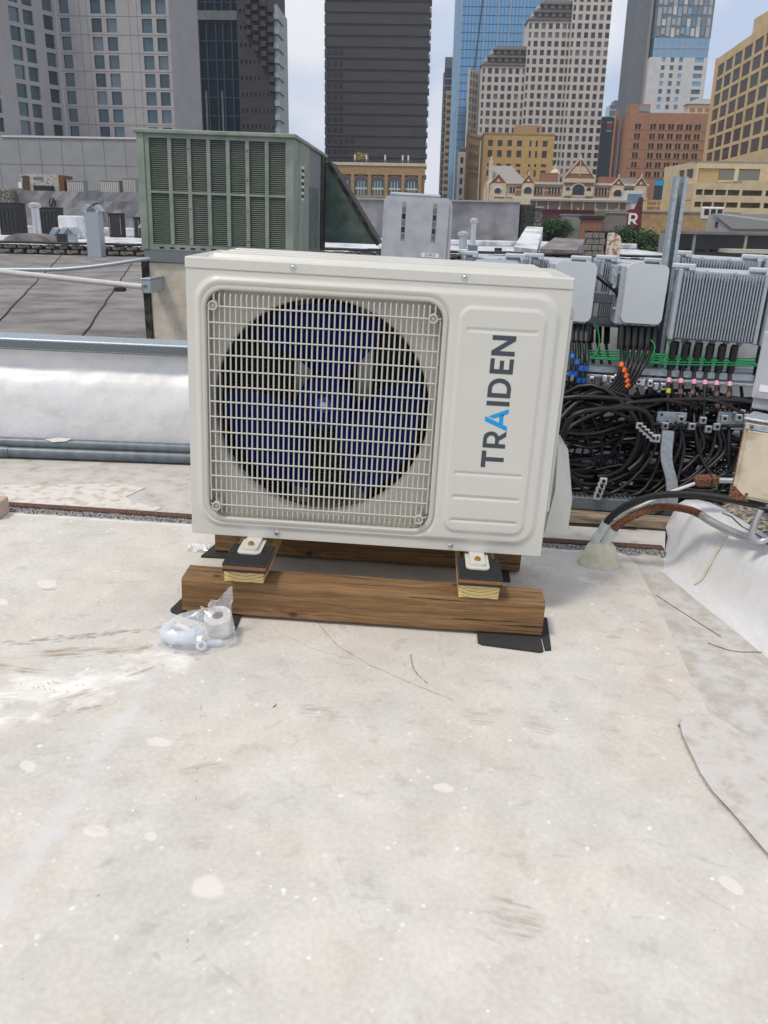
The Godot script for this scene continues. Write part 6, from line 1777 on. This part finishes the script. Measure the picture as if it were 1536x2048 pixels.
func radio_rack() -> void:
	# steel posts and rails
	var rack := thing("steel_rack", "galvanised strut rack holding the row of radio units", "rack", T(0, 0, 0))
	part("rail", bx(0.2, 1.75, 0.705, 0.742, -1.14, -1.1, 0.003), MC.galv_dark, rack)
	part("rail", bx(0.2, 1.75, 0.63, 0.655, -1.14, -1.1, 0.003), MC.galv_dark, rack)
	part("rail", bx(0.2, 1.75, 0.482, 0.508, -1.0, -0.965, 0.003), MC.galv, rack)
	part("rail", bx(0.5, 1.75, 0.468, 0.478, -0.96, -0.95, 0.002), MC.galv, rack)
	part("rail", bx(0.45, 1.75, 0.262, 0.29, -1.02, -0.98, 0.003), MC.galv, rack)
	for x: float in [0.3, 0.957, 1.55]:
		var st := sm(); tube(st, [Vector3(x, 0.0, -1.06), Vector3(x, 0.6, -1.075), Vector3(x, 0.75, -1.08)], 0.02, 12)
		part("leg", st, MC.conduit, rack)
	# the tall strut post, a channel with lips
	var post := thing("strut_post", "tall galvanised strut channel post rising above the radio units", "post", Transform3D(Basis(Vector3(0, 0, 1), 0.018), Vector3(0.94, 0.44, -1.05)))
	var st2 := sm()
	extrude(st2, [Vector2(-0.02, -0.02), Vector2(0.02, -0.02), Vector2(0.02, 0.02), Vector2(0.008, 0.02), Vector2(0.008, 0.014), Vector2(0.016, 0.014), Vector2(0.016, -0.016), Vector2(-0.016, -0.016), Vector2(-0.016, 0.014), Vector2(-0.008, 0.014), Vector2(-0.008, 0.02), Vector2(-0.02, 0.02)], 0.0, 0.69, Transform3D(Basis(Vector3.RIGHT, -PI / 2).rotated(Vector3.UP, PI), Vector3()))
	part("channel", st2, MC.galv, post)
	# bottom strut on a wooden sleeper
	var o := thing("bottom_strut", "grey steel strut lying on the wooden sleeper under the cables", "strut", T(0, 0.041, -0.8))
	part("strut", bx(0.45, 1.02, 0.0, 0.045, -0.02, 0.02, 0.003), MC.galv_dark, o)
	st2 = sm()
	for k in 34: addb(st2, 0.46 + k * 0.0165, 0.468 + k * 0.0165, 0.045, 0.05, -0.016, 0.016)
	part("teeth", st2, MC.galv_dark, o, Transform3D(), true)
	o = thing("timber_sleeper", "weathered brown timber sleeper under the steel strut", "timber", T(0.78, 0.02, -0.79))
	part("sleeper", plank(0.72, 0.036, 0.11, 91), MC.sleeper, o)
	part("packer", bx(-0.3, 0.1, -0.0225, -0.018, -0.05, 0.06), MC.rubber, o)
	# flat galvanised upright with its foot plate
	o = thing("bent_strut", "bent flat galvanised strut standing on the sleeper", "strut", T(0, 0, 0))
	st2 = sm(); var sp := spline([Vector3(0.952, 0.33, -0.80), Vector3(0.958, 0.24, -0.79), Vector3(0.985, 0.16, -0.775), Vector3(0.998, 0.07, -0.765)])
	for i in sp.size() - 1:
		var hw := Vector3(0.018, 0, 0.004); var dz := Vector3(0, 0, -0.012)
		quad(st2, sp[i] - hw, sp[i] + hw, sp[i + 1] + hw, sp[i + 1] - hw, Vector3(0, 0, 1))
		quad(st2, sp[i] - hw, sp[i] - hw + dz, sp[i + 1] - hw + dz, sp[i + 1] - hw, Vector3(-1, 0, 0))
		quad(st2, sp[i] + hw, sp[i] + hw + dz, sp[i + 1] + hw + dz, sp[i + 1] + hw, Vector3(1, 0, 0))
		quad(st2, sp[i] - hw + dz, sp[i] + hw + dz, sp[i + 1] + hw + dz, sp[i + 1] - hw + dz, Vector3(0, 0, -1))
	part("strap", st2, MC.galv, o)
	part("foot_plate", bx(0.925, 0.985, 0.062, 0.112, -0.779, -0.773, 0.002), MC.galv, o)
	for x: float in [0.94, 0.97]:
		st2 = sm(); disc(st2, Vector3(x, 0.086, -0.773), Vector3(x, 0.086, -0.765), 0.006, 8); part("bolt", st2, MC.steel, o)
	# perforated plates that hold the cable clamps
	var k := 0
	for b: Array in [[0.93, 1.03, 0.322, 0.378], [1.135, 1.235, 0.33, 0.39]]:
		o = thing("perforated_plate", ["galvanised plate with round holes on top of the bent strut", "galvanised plate with round holes near the beige box"][k], "plate", T(0, 0, -0.882))
		st2 = bx(b[0], b[1], b[2], b[3], -0.006, 0.0, 0.001); part("plate", st2, MC.galv, o)
		for c: Array in [[0.015, 0.045], [0.05, 0.015], [0.075, 0.04], [0.09, 0.012]]:
			st2 = sm(); disc(st2, Vector3(b[0] + c[0], b[2] + c[1], 0.0), Vector3(b[0] + c[0], b[2] + c[1], 0.0012), 0.0045, 12); part("hole", st2, MC.dark_inside, o)
		k += 1
	# finned radio units: front pair, then a rear row
	var HM := handle_mesh().commit()
	var big := radio_fins(0.3, 0.235, 0.16, 27)
	var bm := [big[0].commit(), big[1].commit(), big[2].commit()]
	k = 0
	for u: Array in [[0.955, 0.607, -1.0, 0.0], [1.268, 0.6, -0.99, 0.0], [0.24, 0.6, -1.2, 0.0], [0.475, 0.605, -1.2, 0.0], [0.735, 0.612, -1.2, 0.0], [1.0, 0.642, -1.22, 0.0], [1.315, 0.642, -1.22, 0.0]]:
		var lb: String = ["finned grey radio unit with many cables, right of the tall post", "finned grey radio unit cut off beside the large finned one", "finned radio unit beside the grey equipment cabinet", "finned radio unit partly hidden behind the top of the air conditioner", "finned radio unit between the two white covers", "finned radio unit in the back row behind the large finned one", "finned radio unit at the far end of the back row"][k]
		o = thing("radio_unit", lb, "radio unit", T(u[0], u[1], u[2]), "finned radio units on the rack")
		var sx := 0.72 if k in [2, 3, 4] else 1.0
		var xf := Transform3D(Basis.from_scale(Vector3(sx, 1, 1)), Vector3())
		pm("casing", bm[0], MC.radio_alu, o, xf); pm("fins", bm[1], MC.radio_alu, o, xf, true); pm("edge_frame", bm[2], MC.radio_alu, o, xf); pm("edge_frame", bm[2], MC.radio_alu, o, xf * T(0.286, 0, 0))
		pm("handle", HM, MC.radio_cover, o, T(0.015, 0.236, -0.004)); pm("handle", HM, MC.radio_cover, o, T(0.3 * sx - 0.03, 0.236, -0.004))
		var n := 12 if k < 2 else 5
		for i in n:
			st2 = sm(); tube(st2, [Vector3(0.02 + 0.26 * sx * i / (n - 1.0), 0.001, -0.03 - 0.05 * (i % 2)), Vector3(0.02 + 0.26 * sx * i / (n - 1.0), -0.014, -0.03 - 0.05 * (i % 2))], 0.0085, 8)
			part("socket", st2, MC.steel if i % 2 else MC.radio_alu, o)
		for x: float in [0.3, 0.62]:
			st2 = sm(); disc(st2, Vector3(0.3 * sx * x, 0.228, 0.012), Vector3(0.3 * sx * x, 0.228, 0.021), 0.006, 8); part("bolt", st2, MC.steel, o)
		k += 1
	# white covered radio units
	k = 0
	for u: Array in [[0.785, 0.655], [0.545, 0.65], [0.29, 0.64]]:
		o = thing("covered_radio", ["pale covered radio unit with rounded corners beside the tall post", "pale covered radio unit tucked against the air conditioner side", "pale covered radio unit showing only its top behind the air conditioner"][k], "radio unit", T(u[0], u[1], -1.0), "pale covered radio units")
		var H := 0.195
		st2 = sm(); extrude(st2, rrect(0, 0.138, 0, H, 0.02, 6), -0.012, 0.012)
		part("cover", st2, MC.radio_cover, o)
		part("casing", bx(-0.014, 0.13, -0.012, H - 0.006, -0.1, -0.013, 0.006), MC.radio_alu, o)
		part("lip", bx(0.03, 0.1, -0.006, -0.0005, -0.012, 0.006), MC.galv_dark, o)
		for i in 3:
			st2 = sm(); disc(st2, Vector3(-0.014, 0.04 + i * 0.06, -0.04), Vector3(-0.022, 0.04 + i * 0.06, -0.04), 0.006, 8); part("bolt", st2, MC.steel, o)
		k += 1
	# hinge bracket by the first cover
	o = thing("steel_bracket", "small steel bracket with bolts beside the pale covered unit", "bracket", T(0.742, 0.74, -1.03))
	part("plate", bx(0, 0.022, 0, 0.1, -0.03, 0.0, 0.002), MC.galv, o)
	for y: float in [0.03, 0.07]:
		st2 = sm(); disc(st2, Vector3(0.011, y, 0), Vector3(0.011, y, 0.012), 0.006, 8); part("bolt", st2, MC.steel, o)
	# grey cabinet with slots and a label
	o = thing("equipment_cabinet", "tall grey plastic equipment cabinet with two slotted columns and a label", "cabinet", T(-0.056, 0.62, -1.15))
	st2 = sm(); extrude(st2, [Vector2(0, 0), Vector2(0.252, 0), Vector2(0.243, 0.38), Vector2(0.238, 0.395), Vector2(0.225, 0.404), Vector2(0.02, 0.404), Vector2(0.01, 0.4), Vector2(0.003, 0.385)], -0.14, 0.0)
	part("hood", st2, MC.cabinet_grey, o)
	st2 = sm(); extrude(st2, rrect(0.012, 0.232, 0.01, 0.392, 0.014), 0.0, 0.006); part("front_swell", st2, MC.cabinet_grey, o)
	part("top_step", bx(0.022, 0.2, 0.404, 0.416, -0.13, -0.03, 0.004), MC.cabinet_grey, o)
	for c: float in [0.068, 0.176]:
		part("slot_channel", bx(c - 0.0005, c + 0.0145, 0.255, 0.385, 0.006, 0.0064), noisy("slot_grey", [[0.24, 0.25, 0.27], [0.28, 0.29, 0.31]], {"tile": 0.3}), o)
		for i in 5: part("slot", bx(c + 0.001, c + 0.013, 0.262 + i * 0.0222, 0.28 + i * 0.0222, 0.0064, 0.0068), MC.grime if i % 2 else MC.galv_dark, o)
	part("label_plate", bx(0.145, 0.208, 0.205, 0.219, 0.006, 0.0068), MC.white_paint, o)
	part("name_plate", bx(0.14, 0.208, 0.185, 0.203, 0.006, 0.0068), noisy("plate_tan", [[0.3, 0.29, 0.27], [0.4, 0.39, 0.37]], {"tile": 0.05, "freq": 0.1}), o)
	var tm := TextMesh.new(); tm.text = "OVP/1"; tm.font_size = 16; tm.pixel_size = 0.00085; tm.depth = 0.0004
	var sf := SystemFont.new(); sf.font_names = PackedStringArray(["Droid Sans"]); tm.font = sf
	pm("label_text", tm, MC.letter_dark, o, T(0.1765, 0.212, 0.0072))
	part("mounting_pole", bx(0.1, 0.14, -0.6, 0.0, -0.1, -0.06), MC.galv_dark, o)

func cable(pts: Array, r: float, label: String, grp: String, boot := 0.0, tapes := [], m: Material = null, called := "black_cable") -> Node3D:
	var o := thing(called, label, "cable", Transform3D(), grp)
	var st := sm(); tube(st, spline(pts, 5), r, 7)
	part("jacket", st, m if m else MC.cable_black, o)
	if boot > 0.0:
		st = sm(); var a: Vector3 = pts[0]
		var d: Vector3 = (pts[1] - pts[0]).normalized()
		tube(st, [a, a + d * boot * 0.75, a + d * boot], r * 1.9, 9)
		part("connector_boot", st, MC.cable_black, o)
	for t: Array in tapes:
		var c := spline(pts, 5)
		var best := 0
		for i in c.size():
			if absf(c[i].y - t[0]) < absf(c[best].y - t[0]): best = i
		var p: Vector3 = c[best]; var q: Vector3 = c[mini(best + 1, c.size() - 1)]
		if best == c.size() - 1: q = p + (p - c[best - 1])
		var d: Vector3 = (q - p).normalized() * 0.008
		st = sm(); tube(st, [p - d, p + d], r * 1.28, 9); part("tape", st, t[1], o)
	return o

func clamp_block(at: Vector3, label: String, s := 0.012) -> void:
	var o := thing("cable_clamp", label, "clamp", T(at.x, at.y, at.z), "square steel cable clamps")
	part("block", bx(-s, s, -s, s, -0.006, 0.006, 0.002), MC.chrome, o)
	var st := sm(); disc(st, Vector3(0.001, 0.001, 0.006), Vector3(0.001, 0.001, 0.0068), s * 0.5, 12); part("bore", st, MC.dark_inside, o)

func hanger(at: Vector3, yaw: float) -> void:
	var o := thing("cable_hanger", "stainless snap-in hanger clipped on the rack rail", "hanger", T(at.x, at.y, at.z, yaw), "snap-in hangers on the rack rail")
	for k in 2:
		part("jaw", bx(-0.022 + k * 0.025, -0.004 + k * 0.025, -0.013, 0.013, -0.008, 0.008, 0.003), MC.chrome, o)
	var st := sm(); disc(st, Vector3(0.013, 0.0, 0.008), Vector3(0.013, 0.0, 0.009), 0.005, 10); part("hole", st, MC.dark_inside, o)
	part("tongue", bx(-0.005, 0.006, -0.02, -0.013, -0.004, 0.004), MC.steel, o)

func cables() -> void:
	var r := RandomNumberGenerator.new(); r.seed = 51
	# droppers of the large finned radio, with pink and yellow tape
	for i in 15:
		var x := 0.972 + i * 0.0205 + (0.05 if i > 11 else 0.0)
		var z := -0.97 - 0.05 * (i % 2)
		var x2 := x + r.randf_range(-0.06, 0.015)
		var tp := [[0.475 - 0.014 * (i % 2), MC.tape_pink if i % 2 == 0 else MC.tape_yellow]]
		if i % 3 != 0: tp.append([0.435, MC.tape_brown]); tp.append([0.405, MC.tape_brown])
		if i in [0, 12, 14]: tp.append([0.44, MC.tape_yellow])
		var end := Vector3(x2 - r.randf_range(-0.1, 0.25), r.randf_range(0.05, 0.16), -0.82 + r.randf_range(-0.08, 0.05))
		cable([Vector3(x, 0.598, z), Vector3(x, 0.52, z), Vector3(x - 0.004, 0.44, z + 0.04), Vector3(x2, 0.34, -0.885), Vector3(x2 + r.randf_range(-0.02, 0.03), 0.24, -0.86), end, end + Vector3(-0.15, -0.01, -0.03)], 0.0066, "black cable with pink, yellow or brown tape below the large finned radio", "taped cables below the large finned radio", 0.09, tp)
	for i in 6:
		var x := 0.8 + i * 0.023
		cable([Vector3(x, 0.645, -1.03), Vector3(x, 0.59, -1.01), Vector3(x - 0.004 - 0.008 * i, 0.52, -0.93), Vector3(x - 0.04 - 0.01 * i, 0.44, -0.915), Vector3(x - 0.16, 0.4, -0.92), Vector3(0.55, 0.33 + 0.02 * i, -0.93)], 0.0066, "black cable with orange tape below the pale covered radio", "orange taped cables", 0.085, [[0.52 - 0.018 * i, MC.tape_orange]])
	for i in 4:
		var x := 0.628 + i * 0.017
		cable([Vector3(x, 0.64, -1.03), Vector3(x, 0.59, -1.0), Vector3(x, 0.52, -0.93), Vector3(x - 0.01, 0.42, -0.93), Vector3(x - 0.06, 0.33, -0.95)], 0.0066, "black cable with blue tape by the air conditioner side", "blue taped cables", 0.07, [[0.53 - 0.012 * i, MC.tape_blue], [0.49 - 0.012 * i, MC.tape_blue]])
	for i in 7:
		var x: float = [0.735, 0.765, 0.795, 0.86, 0.935, 0.7, 0.985][i]
		cable([Vector3(x, 0.615, -1.24), Vector3(x, 0.54, -1.2), Vector3(x + 0.01, 0.45, -1.1), Vector3(x - 0.03, 0.36, -1.05), Vector3(x - 0.15, 0.3, -1.0)], 0.006, "black cable hanging from the back row of radios", "cables of the back row", 0.07)
	# the big coil
	for i in 7:
		var pts := []
		var c := Vector3(0.735 + r.randf_range(-0.035, 0.035), 0.285 + r.randf_range(-0.03, 0.03), -0.9 + 0.018 * i)
		var R := r.randf_range(0.115, 0.175)
		for k in (25 if i % 2 else 19):
			var a := TAU * k / 24.0 - 2.0 + 0.3 * i
			pts.append(c + Vector3(cos(a) * R * 1.1 + 0.012 * sin(a * 2 + i * 2.1), sin(a) * R + 0.014 * sin(a * 3 + i), 0.05 * sin(a + i * 0.9)))
		var o := thing("cable_coil", "thick black cable coiled in a large loop beside the bent strut", "cable", Transform3D(), "turns of the large black coil")
		var st := sm(); tube(st, pts, [0.0095, 0.0065, 0.0085, 0.006][i % 4], 8); part("jacket", st, MC.cable_black, o)
	# tangle running across behind and below
	for i in 54:
		var y := r.randf_range(0.05, 0.42); var z := r.randf_range(-1.06, -0.86)
		var pts := []
		var ph := r.randf() * 6.0; var amp := r.randf_range(0.006, 0.04)
		for k in 9:
			pts.append(Vector3(0.44 + k * 0.135, y + amp * sin(ph + k * r.randf_range(0.8, 1.1)) + 0.015 * r.randfn(), z + 0.02 * r.randfn()))
		cable(pts, [0.0045, 0.0062, 0.0075, 0.0055][i % 4], "black cable running sideways through the tangle under the radios", "black cables in the tangle")
	for i in 42:
		var a := Vector3(r.randf_range(0.62, 1.25), r.randf_range(0.36, 0.46), r.randf_range(-1.04, -0.95))
		var b := a + Vector3(r.randf_range(-0.15, 0.15), -r.randf_range(0.22, 0.34), r.randf_range(0.0, 0.1))
		cable([a, a + Vector3(0.02, -0.07, 0.02), (a + b) * 0.5 + Vector3(r.randf_range(-0.05, 0.05), 0, 0.02), b, b + Vector3(0.14 * r.randfn(), -0.02, 0.0)], r.randf_range(0.0035, 0.0065), "black cable dropping loosely into the tangle", "loose dropping cables")
	for i in 6:
		var y := 0.525 + 0.005 * i
		var pts := []
		for k in 8: pts.append(Vector3(0.5 + k * 0.13, y + 0.004 * sin(k * 1.3 + i) + 0.002 * k, -0.955 - 0.004 * i))
		cable(pts, 0.0026, "thin green earth wire running along the rack rail", "green earth wires", 0.0, [], MC.cable_green, "green_wire")
	for g: Array in [[0.71, 0.64], [0.95, 0.62], [0.9, 0.6]]:
		cable([Vector3(g[0], g[1], -1.0), Vector3(g[0] + 0.012, 0.58, -0.98), Vector3(g[0] - 0.005, 0.54, -0.96), Vector3(g[0] - 0.05, 0.525, -0.955)], 0.0026, "thin green earth wire curling down to the rail", "green earth wires curling down", 0.0, [], MC.cable_green, "green_wire")
	# a thick lead in front of the back radios
	cable([Vector3(0.7, 0.8, -1.06), Vector3(0.735, 0.775, -1.03), Vector3(0.77, 0.75, -1.03), Vector3(0.79, 0.7, -1.06)], 0.009, "thick black lead crossing between the two pale covered radios", "")
	# clamps
	for p: Array in [[1.004, 0.361], [1.045, 0.338], [1.078, 0.361], [1.101, 0.332], [1.128, 0.342], [1.148, 0.372], [1.195, 0.378], [1.223, 0.38], [0.955, 0.334]]:
		clamp_block(Vector3(p[0], p[1], -0.86), "square steel cable clamp with a round bore on the perforated plates")
	clamp_block(Vector3(0.915, 0.303, -0.8), "square steel cable clamp on the rim of the large black coil", 0.014)
	for k in 4: clamp_block(Vector3(0.742 + 0.004 * k, 0.097 + 0.018 * k, -0.77), "square steel cable clamp stacked on the bottom strut", 0.013)
	for k in 5: clamp_block(Vector3(0.85 + 0.013 * k, 0.345 - 0.01 * k, -0.79), "square steel clamp in the bunch gripping the large coil", 0.011)
	for x: float in [0.645, 0.69, 0.76, 0.8, 0.85, 0.89, 0.935]:
		hanger(Vector3(x, 0.462 + r.randf_range(-0.008, 0.012), -0.932), r.randf_range(-0.5, 0.5))

# ---------------------------------------------------------------- curb, boxes and conduit on the right
func right_wall_things() -> void:
	var o := thing("white_curb", "white coated curb wall with a rounded foot and streaks", "wall", Transform3D())
	var nz := FastNoiseLite.new(); nz.seed = 61; nz.frequency = 2.4; nz.fractal_octaves = 3
	var prof := [Vector2(0.085, -0.0042), Vector2(0.068, 0.0), Vector2(0.05, 0.008), Vector2(0.034, 0.024), Vector2(0.024, 0.05), Vector2(0.012, 0.085), Vector2(0.004, 0.12), Vector2(-0.004, 0.148), Vector2(-0.016, 0.168), Vector2(-0.035, 0.178), Vector2(-0.07, 0.181), Vector2(-0.11, 0.176), Vector2(-0.14, 0.165)]
	var path := []
	for k in 60:
		var t := k / 59.0
		path.append(Vector2(0.925 + 0.25 * 2.2 * t, -0.53 + 2.2 * t))
	var rows := []
	for k in path.size():
		var row := []
		for i in prof.size():
			var p: Vector2 = prof[i]
			var fl := 1.0 if k > 3 else k / 4.0
			var dd: float = p.x * (fl if p.x > 0.02 else 1.0)
			row.append(Vector3(path[k].x - dd + 0.006 * nz.get_noise_2d(path[k].y * 2.0, p.y * 5.0), p.y + 0.006 * nz.get_noise_2d(path[k].y * 2.0 + 9.0, i * 0.1) * (1.0 if i > 3 else 0.0), path[k].y))
		rows.append(row)
	var st := sm()
	for k in path.size() - 1:
		for i in prof.size() - 1:
			for v: Vector3 in [rows[k][i], rows[k + 1][i + 1], rows[k][i + 1], rows[k][i], rows[k + 1][i], rows[k + 1][i + 1]]: st.add_vertex(v)
	for i in range(1, prof.size() - 1):
		for v: Vector3 in [rows[0][0], rows[0][i], rows[0][i + 1]]: st.add_vertex(v)
	st.index(); st.generate_normals()
	part("coating", st, MC.coat_streaked, o)
	# crack line along the top and mouldy edge beyond
	st = sm()
	var ps := []
	for k in 50: ps.append(rows[k + 3][10] + Vector3(0.01 + 0.004 * sin(k * 1.7), 0.0005, 0))
	tube(st, ps, 0.0016, 5); part("crack", st, MC.grime, o)
	st = sm()
	var prev := []
	for k in path.size():
		var a: Vector3 = rows[k][12]
		var w := 0.06 + 0.03 * nz.get_noise_1d(path[k].y * 6.0)
		var ring := [a + Vector3(0, -0.002, 0), a + Vector3(w * 0.5, 0.012, 0), a + Vector3(w + 0.06, 0.0, 0)]
		if prev.size(): 
			for i in 2: quad(st, prev[i], ring[i], ring[i + 1], prev[i + 1], Vector3.UP)
		prev = ring
	part("mouldy_edge", st, noisy("mould", [[0.02, 0.016, 0.012], [0.09, 0.075, 0.055], [0.3, 0.26, 0.2], [0.5, 0.46, 0.38]], {"freq": 0.03, "tile": 0.25, "con": 1.9, "rough": 0.9, "bump": 0.4}), o)
	# yellowed drip down the face
	st = sm(); ps = []
	for p: Vector2 in [Vector2(0.9, 0.165), Vector2(0.895, 0.12), Vector2(0.885, 0.06), Vector2(0.873, 0.03), Vector2(0.85, 0.012)]: ps.append(Vector3(p.x + 0.062, p.y, -0.28))
	for i in 5: 
		var best := i * 2 + 3
		ps[i] = rows[7][[8, 6, 4, 3, 2][i]] + Vector3(-0.002, 0.002, 0)
	tube(st, spline(ps), 0.006, 6, 0.35); part("yellow_drip", st, MC.foam, o)
	# ground beyond the curb
	single("far_deck", bx(1.12, 2.9, -0.004, 0.145, -0.5, 3.0), MC.ledge, "stained deck strip behind the white curb", "deck")
	# sealed pipe pocket
	o = thing("sealant_mound", "yellowish sealant mound round the pipes on the roof", "sealant", T(0.69, 0, -0.4))
	st = sm()
	var lr := []
	for j in 9:
		var row := []
		for i in 20:
			var a := TAU * i / 20
			var rr: float = [0.068, 0.063, 0.056, 0.052, 0.048, 0.042, 0.034, 0.02, 0.004][j] * (1.0 + 0.08 * nz.get_noise_2d(cos(a) * 0.3 + j * 0.05, sin(a) * 0.3))
			row.append(Vector3(cos(a) * rr, [0.0, 0.003, 0.014, 0.029, 0.044, 0.058, 0.067, 0.072, 0.073][j], sin(a) * rr * 0.8))
		lr.append(row)
	for j in 8:
		for i in 20:
			var i2 := (i + 1) % 20
			var nn := []
			for v: Vector3 in [lr[j][i], lr[j][i2], lr[j + 1][i2], lr[j + 1][i]]: nn.append(Vector3(v.x, 0.012 + v.y * 0.35, v.z).normalized())
			_smooth_quad(st, lr[j][i], lr[j][i2], lr[j + 1][i2], lr[j + 1][i], nn[0], nn[1], nn[2], nn[3])
	part("mound", st, MC.foam, o)
	# wrapped pipe stubs with conduits sweeping to the boxes
	o = thing("black_conduit", "black flexible conduit sweeping from the sealant mound to the beige box", "conduit")
	st = sm(); tube(st, spline([Vector3(0.683, 0.095, -0.4), Vector3(0.7, 0.15, -0.39), Vector3(0.745, 0.205, -0.37), Vector3(0.81, 0.246, -0.34), Vector3(0.9, 0.275, -0.28), Vector3(1.0, 0.29, -0.2), Vector3(1.04, 0.3, -0.16)]), 0.0105, 10); part("conduit", st, MC.cable_black, o)
	st = sm(); tube(st, spline([Vector3(0.672, 0.045, -0.4), Vector3(0.672, 0.08, -0.4), Vector3(0.684, 0.1, -0.4), Vector3(0.695, 0.135, -0.395)]), 0.0145, 10); part("wrapping", st, MC.wrap, o)
	o = thing("rusty_conduit", "rusty ribbed flexible conduit from the sealant mound over the curb", "conduit")
	var cp := spline([Vector3(0.708, 0.1, -0.39), Vector3(0.728, 0.135, -0.385), Vector3(0.77, 0.175, -0.37), Vector3(0.83, 0.206, -0.36), Vector3(0.91, 0.212, -0.33), Vector3(0.96, 0.198, -0.27), Vector3(1.0, 0.196, -0.2), Vector3(1.04, 0.2, -0.14), Vector3(1.062, 0.225, -0.11), Vector3(1.06, 0.26, -0.1)], 9)
	st = sm(); tube(st, cp, 0.009, 9); part("core", st, MC.rust, o)
	var sr := sm(); var ss := sm()
	for i in range(0, cp.size() - 1):
		for h in 2:
			var q: Vector3 = cp[i].lerp(cp[i + 1], h * 0.5)
			var d: Vector3 = (cp[i + 1] - cp[i]).normalized()
			tube(sr if i < 40 or i > 66 else ss, [q - d * 0.0019, q + d * 0.0019], 0.0115, 9)
	part("ribs", sr, MC.rust, o, Transform3D(), true); part("steel_ribs", ss, MC.steel, o, Transform3D(), true)
	st = sm(); tube(st, [Vector3(0.694, 0.05, -0.398), Vector3(0.701, 0.08, -0.395), Vector3(0.718, 0.118, -0.386)], 0.0155, 12); part("wrapping", st, MC.wrap, o)
	o = thing("steel_conduit", "short silver ribbed conduit looping under the beige box", "conduit")
	cp = spline([Vector3(1.008, 0.3, -0.1), Vector3(1.0, 0.262, -0.1), Vector3(1.002, 0.228, -0.105), Vector3(1.025, 0.212, -0.11), Vector3(1.05, 0.226, -0.105), Vector3(1.06, 0.262, -0.1), Vector3(1.058, 0.29, -0.1)], 8)
	st = sm(); tube(st, cp, 0.0068, 8); part("core", st, MC.steel, o)
	ss = sm()
	for i in cp.size() - 1:
		var d: Vector3 = (cp[i + 1] - cp[i]).normalized()
		tube(ss, [cp[i] - d * 0.0014, cp[i] + d * 0.0014], 0.0088, 9)
	part("ribs", ss, MC.chrome, o, Transform3D(), true)
	o = thing("rusty_fitting", "rusty pull fitting on a thin pipe over the curb", "pipe fitting", Transform3D(Basis(Vector3(0, 0, 1), 0.12), Vector3(0.965, 0.282, -0.4)))
	part("body", bx(-0.034, 0.034, -0.016, 0.018, -0.016, 0.016, 0.009), MC.rust, o)
	st = sm(); tube(st, [Vector3(0.034, 0.0, 0), Vector3(0.12, 0.0, 0.02)], 0.0085, 8); part("pipe", st, MC.galv, o)
	st = sm(); tube(st, [Vector3(-0.034, -0.006, 0), Vector3(-0.1, -0.024, 0.01), Vector3(-0.27, -0.1, 0.012)], 0.005, 8); part("thin_pipe", st, MC.wrap, o)
	st = sm(); tube(st, [Vector3(0.01, 0.019, -0.017), Vector3(0.01, 0.019, 0.017), Vector3(0.01, -0.017, 0.0175)], 0.0016, 5); part("tie", st, MC.cable_black, o)
	# beige switch box with rusty seams
	o = thing("switch_box", "beige metal switch box with rusted edges above the curb", "switch box", Transform3D(Basis(Vector3.UP, -0.55), Vector3(0.935, 0.325, -0.13)))
	part("casing", bx(0.0, 0.16, 0.0, 0.2, -0.09, 0.0, 0.002), MC.box_beige, o)
	part("lid", bx(-0.003, 0.163, 0.2, 0.208, -0.093, 0.003, 0.002), MC.galv, o)
	part("lid_rust", bx(-0.0035, 0.1635, 0.199, 0.2035, -0.0935, 0.0035, 0.001), MC.rust, o)
	part("front_cover", bx(0.012, 0.158, 0.008, 0.178, 0.0005, 0.006, 0.002), MC.box_beige, o)
	part("top_plate", bx(0.005, 0.16, 0.18, 0.1955, 0.0005, 0.005, 0.001), MC.galv, o)
	part("rust_seam", bx(0.0, 0.0025, 0.01, 0.19, 0.0, 0.0012), MC.rust, o)
	st = sm(); extrude(st, [Vector2(-0.002, -0.006), Vector2(0.05, -0.004), Vector2(0.03, 0.012), Vector2(0.01, 0.028), Vector2(-0.002, 0.03)], 0.006, 0.0075); part("rust_patch", st, MC.rust, o)
	for b: Array in [[0.02, 0.187], [0.1, 0.187], [0.04, 0.014]]:
		st = sm(); disc(st, Vector3(b[0], b[1], 0.005), Vector3(b[0], b[1], 0.009), 0.004, 8); part("screw", st, MC.rust, o)
	st = sm(); disc(st, Vector3(0.085, 0.04, 0.006), Vector3(0.085, 0.04, 0.0075), 0.016, 20); part("knockout", st, MC.box_beige, o)
	# grey breaker box behind
	o = thing("breaker_box", "blue-grey breaker box cut off above the beige box", "breaker box", Transform3D(Basis(Vector3.UP, -0.5), Vector3(0.995, 0.53, -0.26)))
	part("casing", bx(0.0, 0.2, 0.0, 0.2, -0.1, 0.0, 0.004), MC.cabinet_grey, o)
	part("lid", bx(-0.004, 0.204, 0.03, 0.204, 0.0005, 0.01, 0.003), MC.cabinet_grey, o)
	part("label", bx(0.012, 0.12, 0.05, 0.068, 0.0105, 0.0112), MC.white_paint, o)
	var sb := thing("support_strut", "galvanised strut frame carrying the switch box and breaker box", "strut", T(1.1, 0.145, -0.2))
	part("upright", bx(0.0, 0.04, 0, 0.58, -0.04, 0.0), MC.galv_dark, sb)
	part("foot", bx(-0.06, 0.1, 0, 0.012, -0.1, 0.06), MC.galv_dark, sb)
	part("side_board", bx(0.02, 0.5, 0.0, 0.17, 0.0, 0.02), MC.galv, sb)
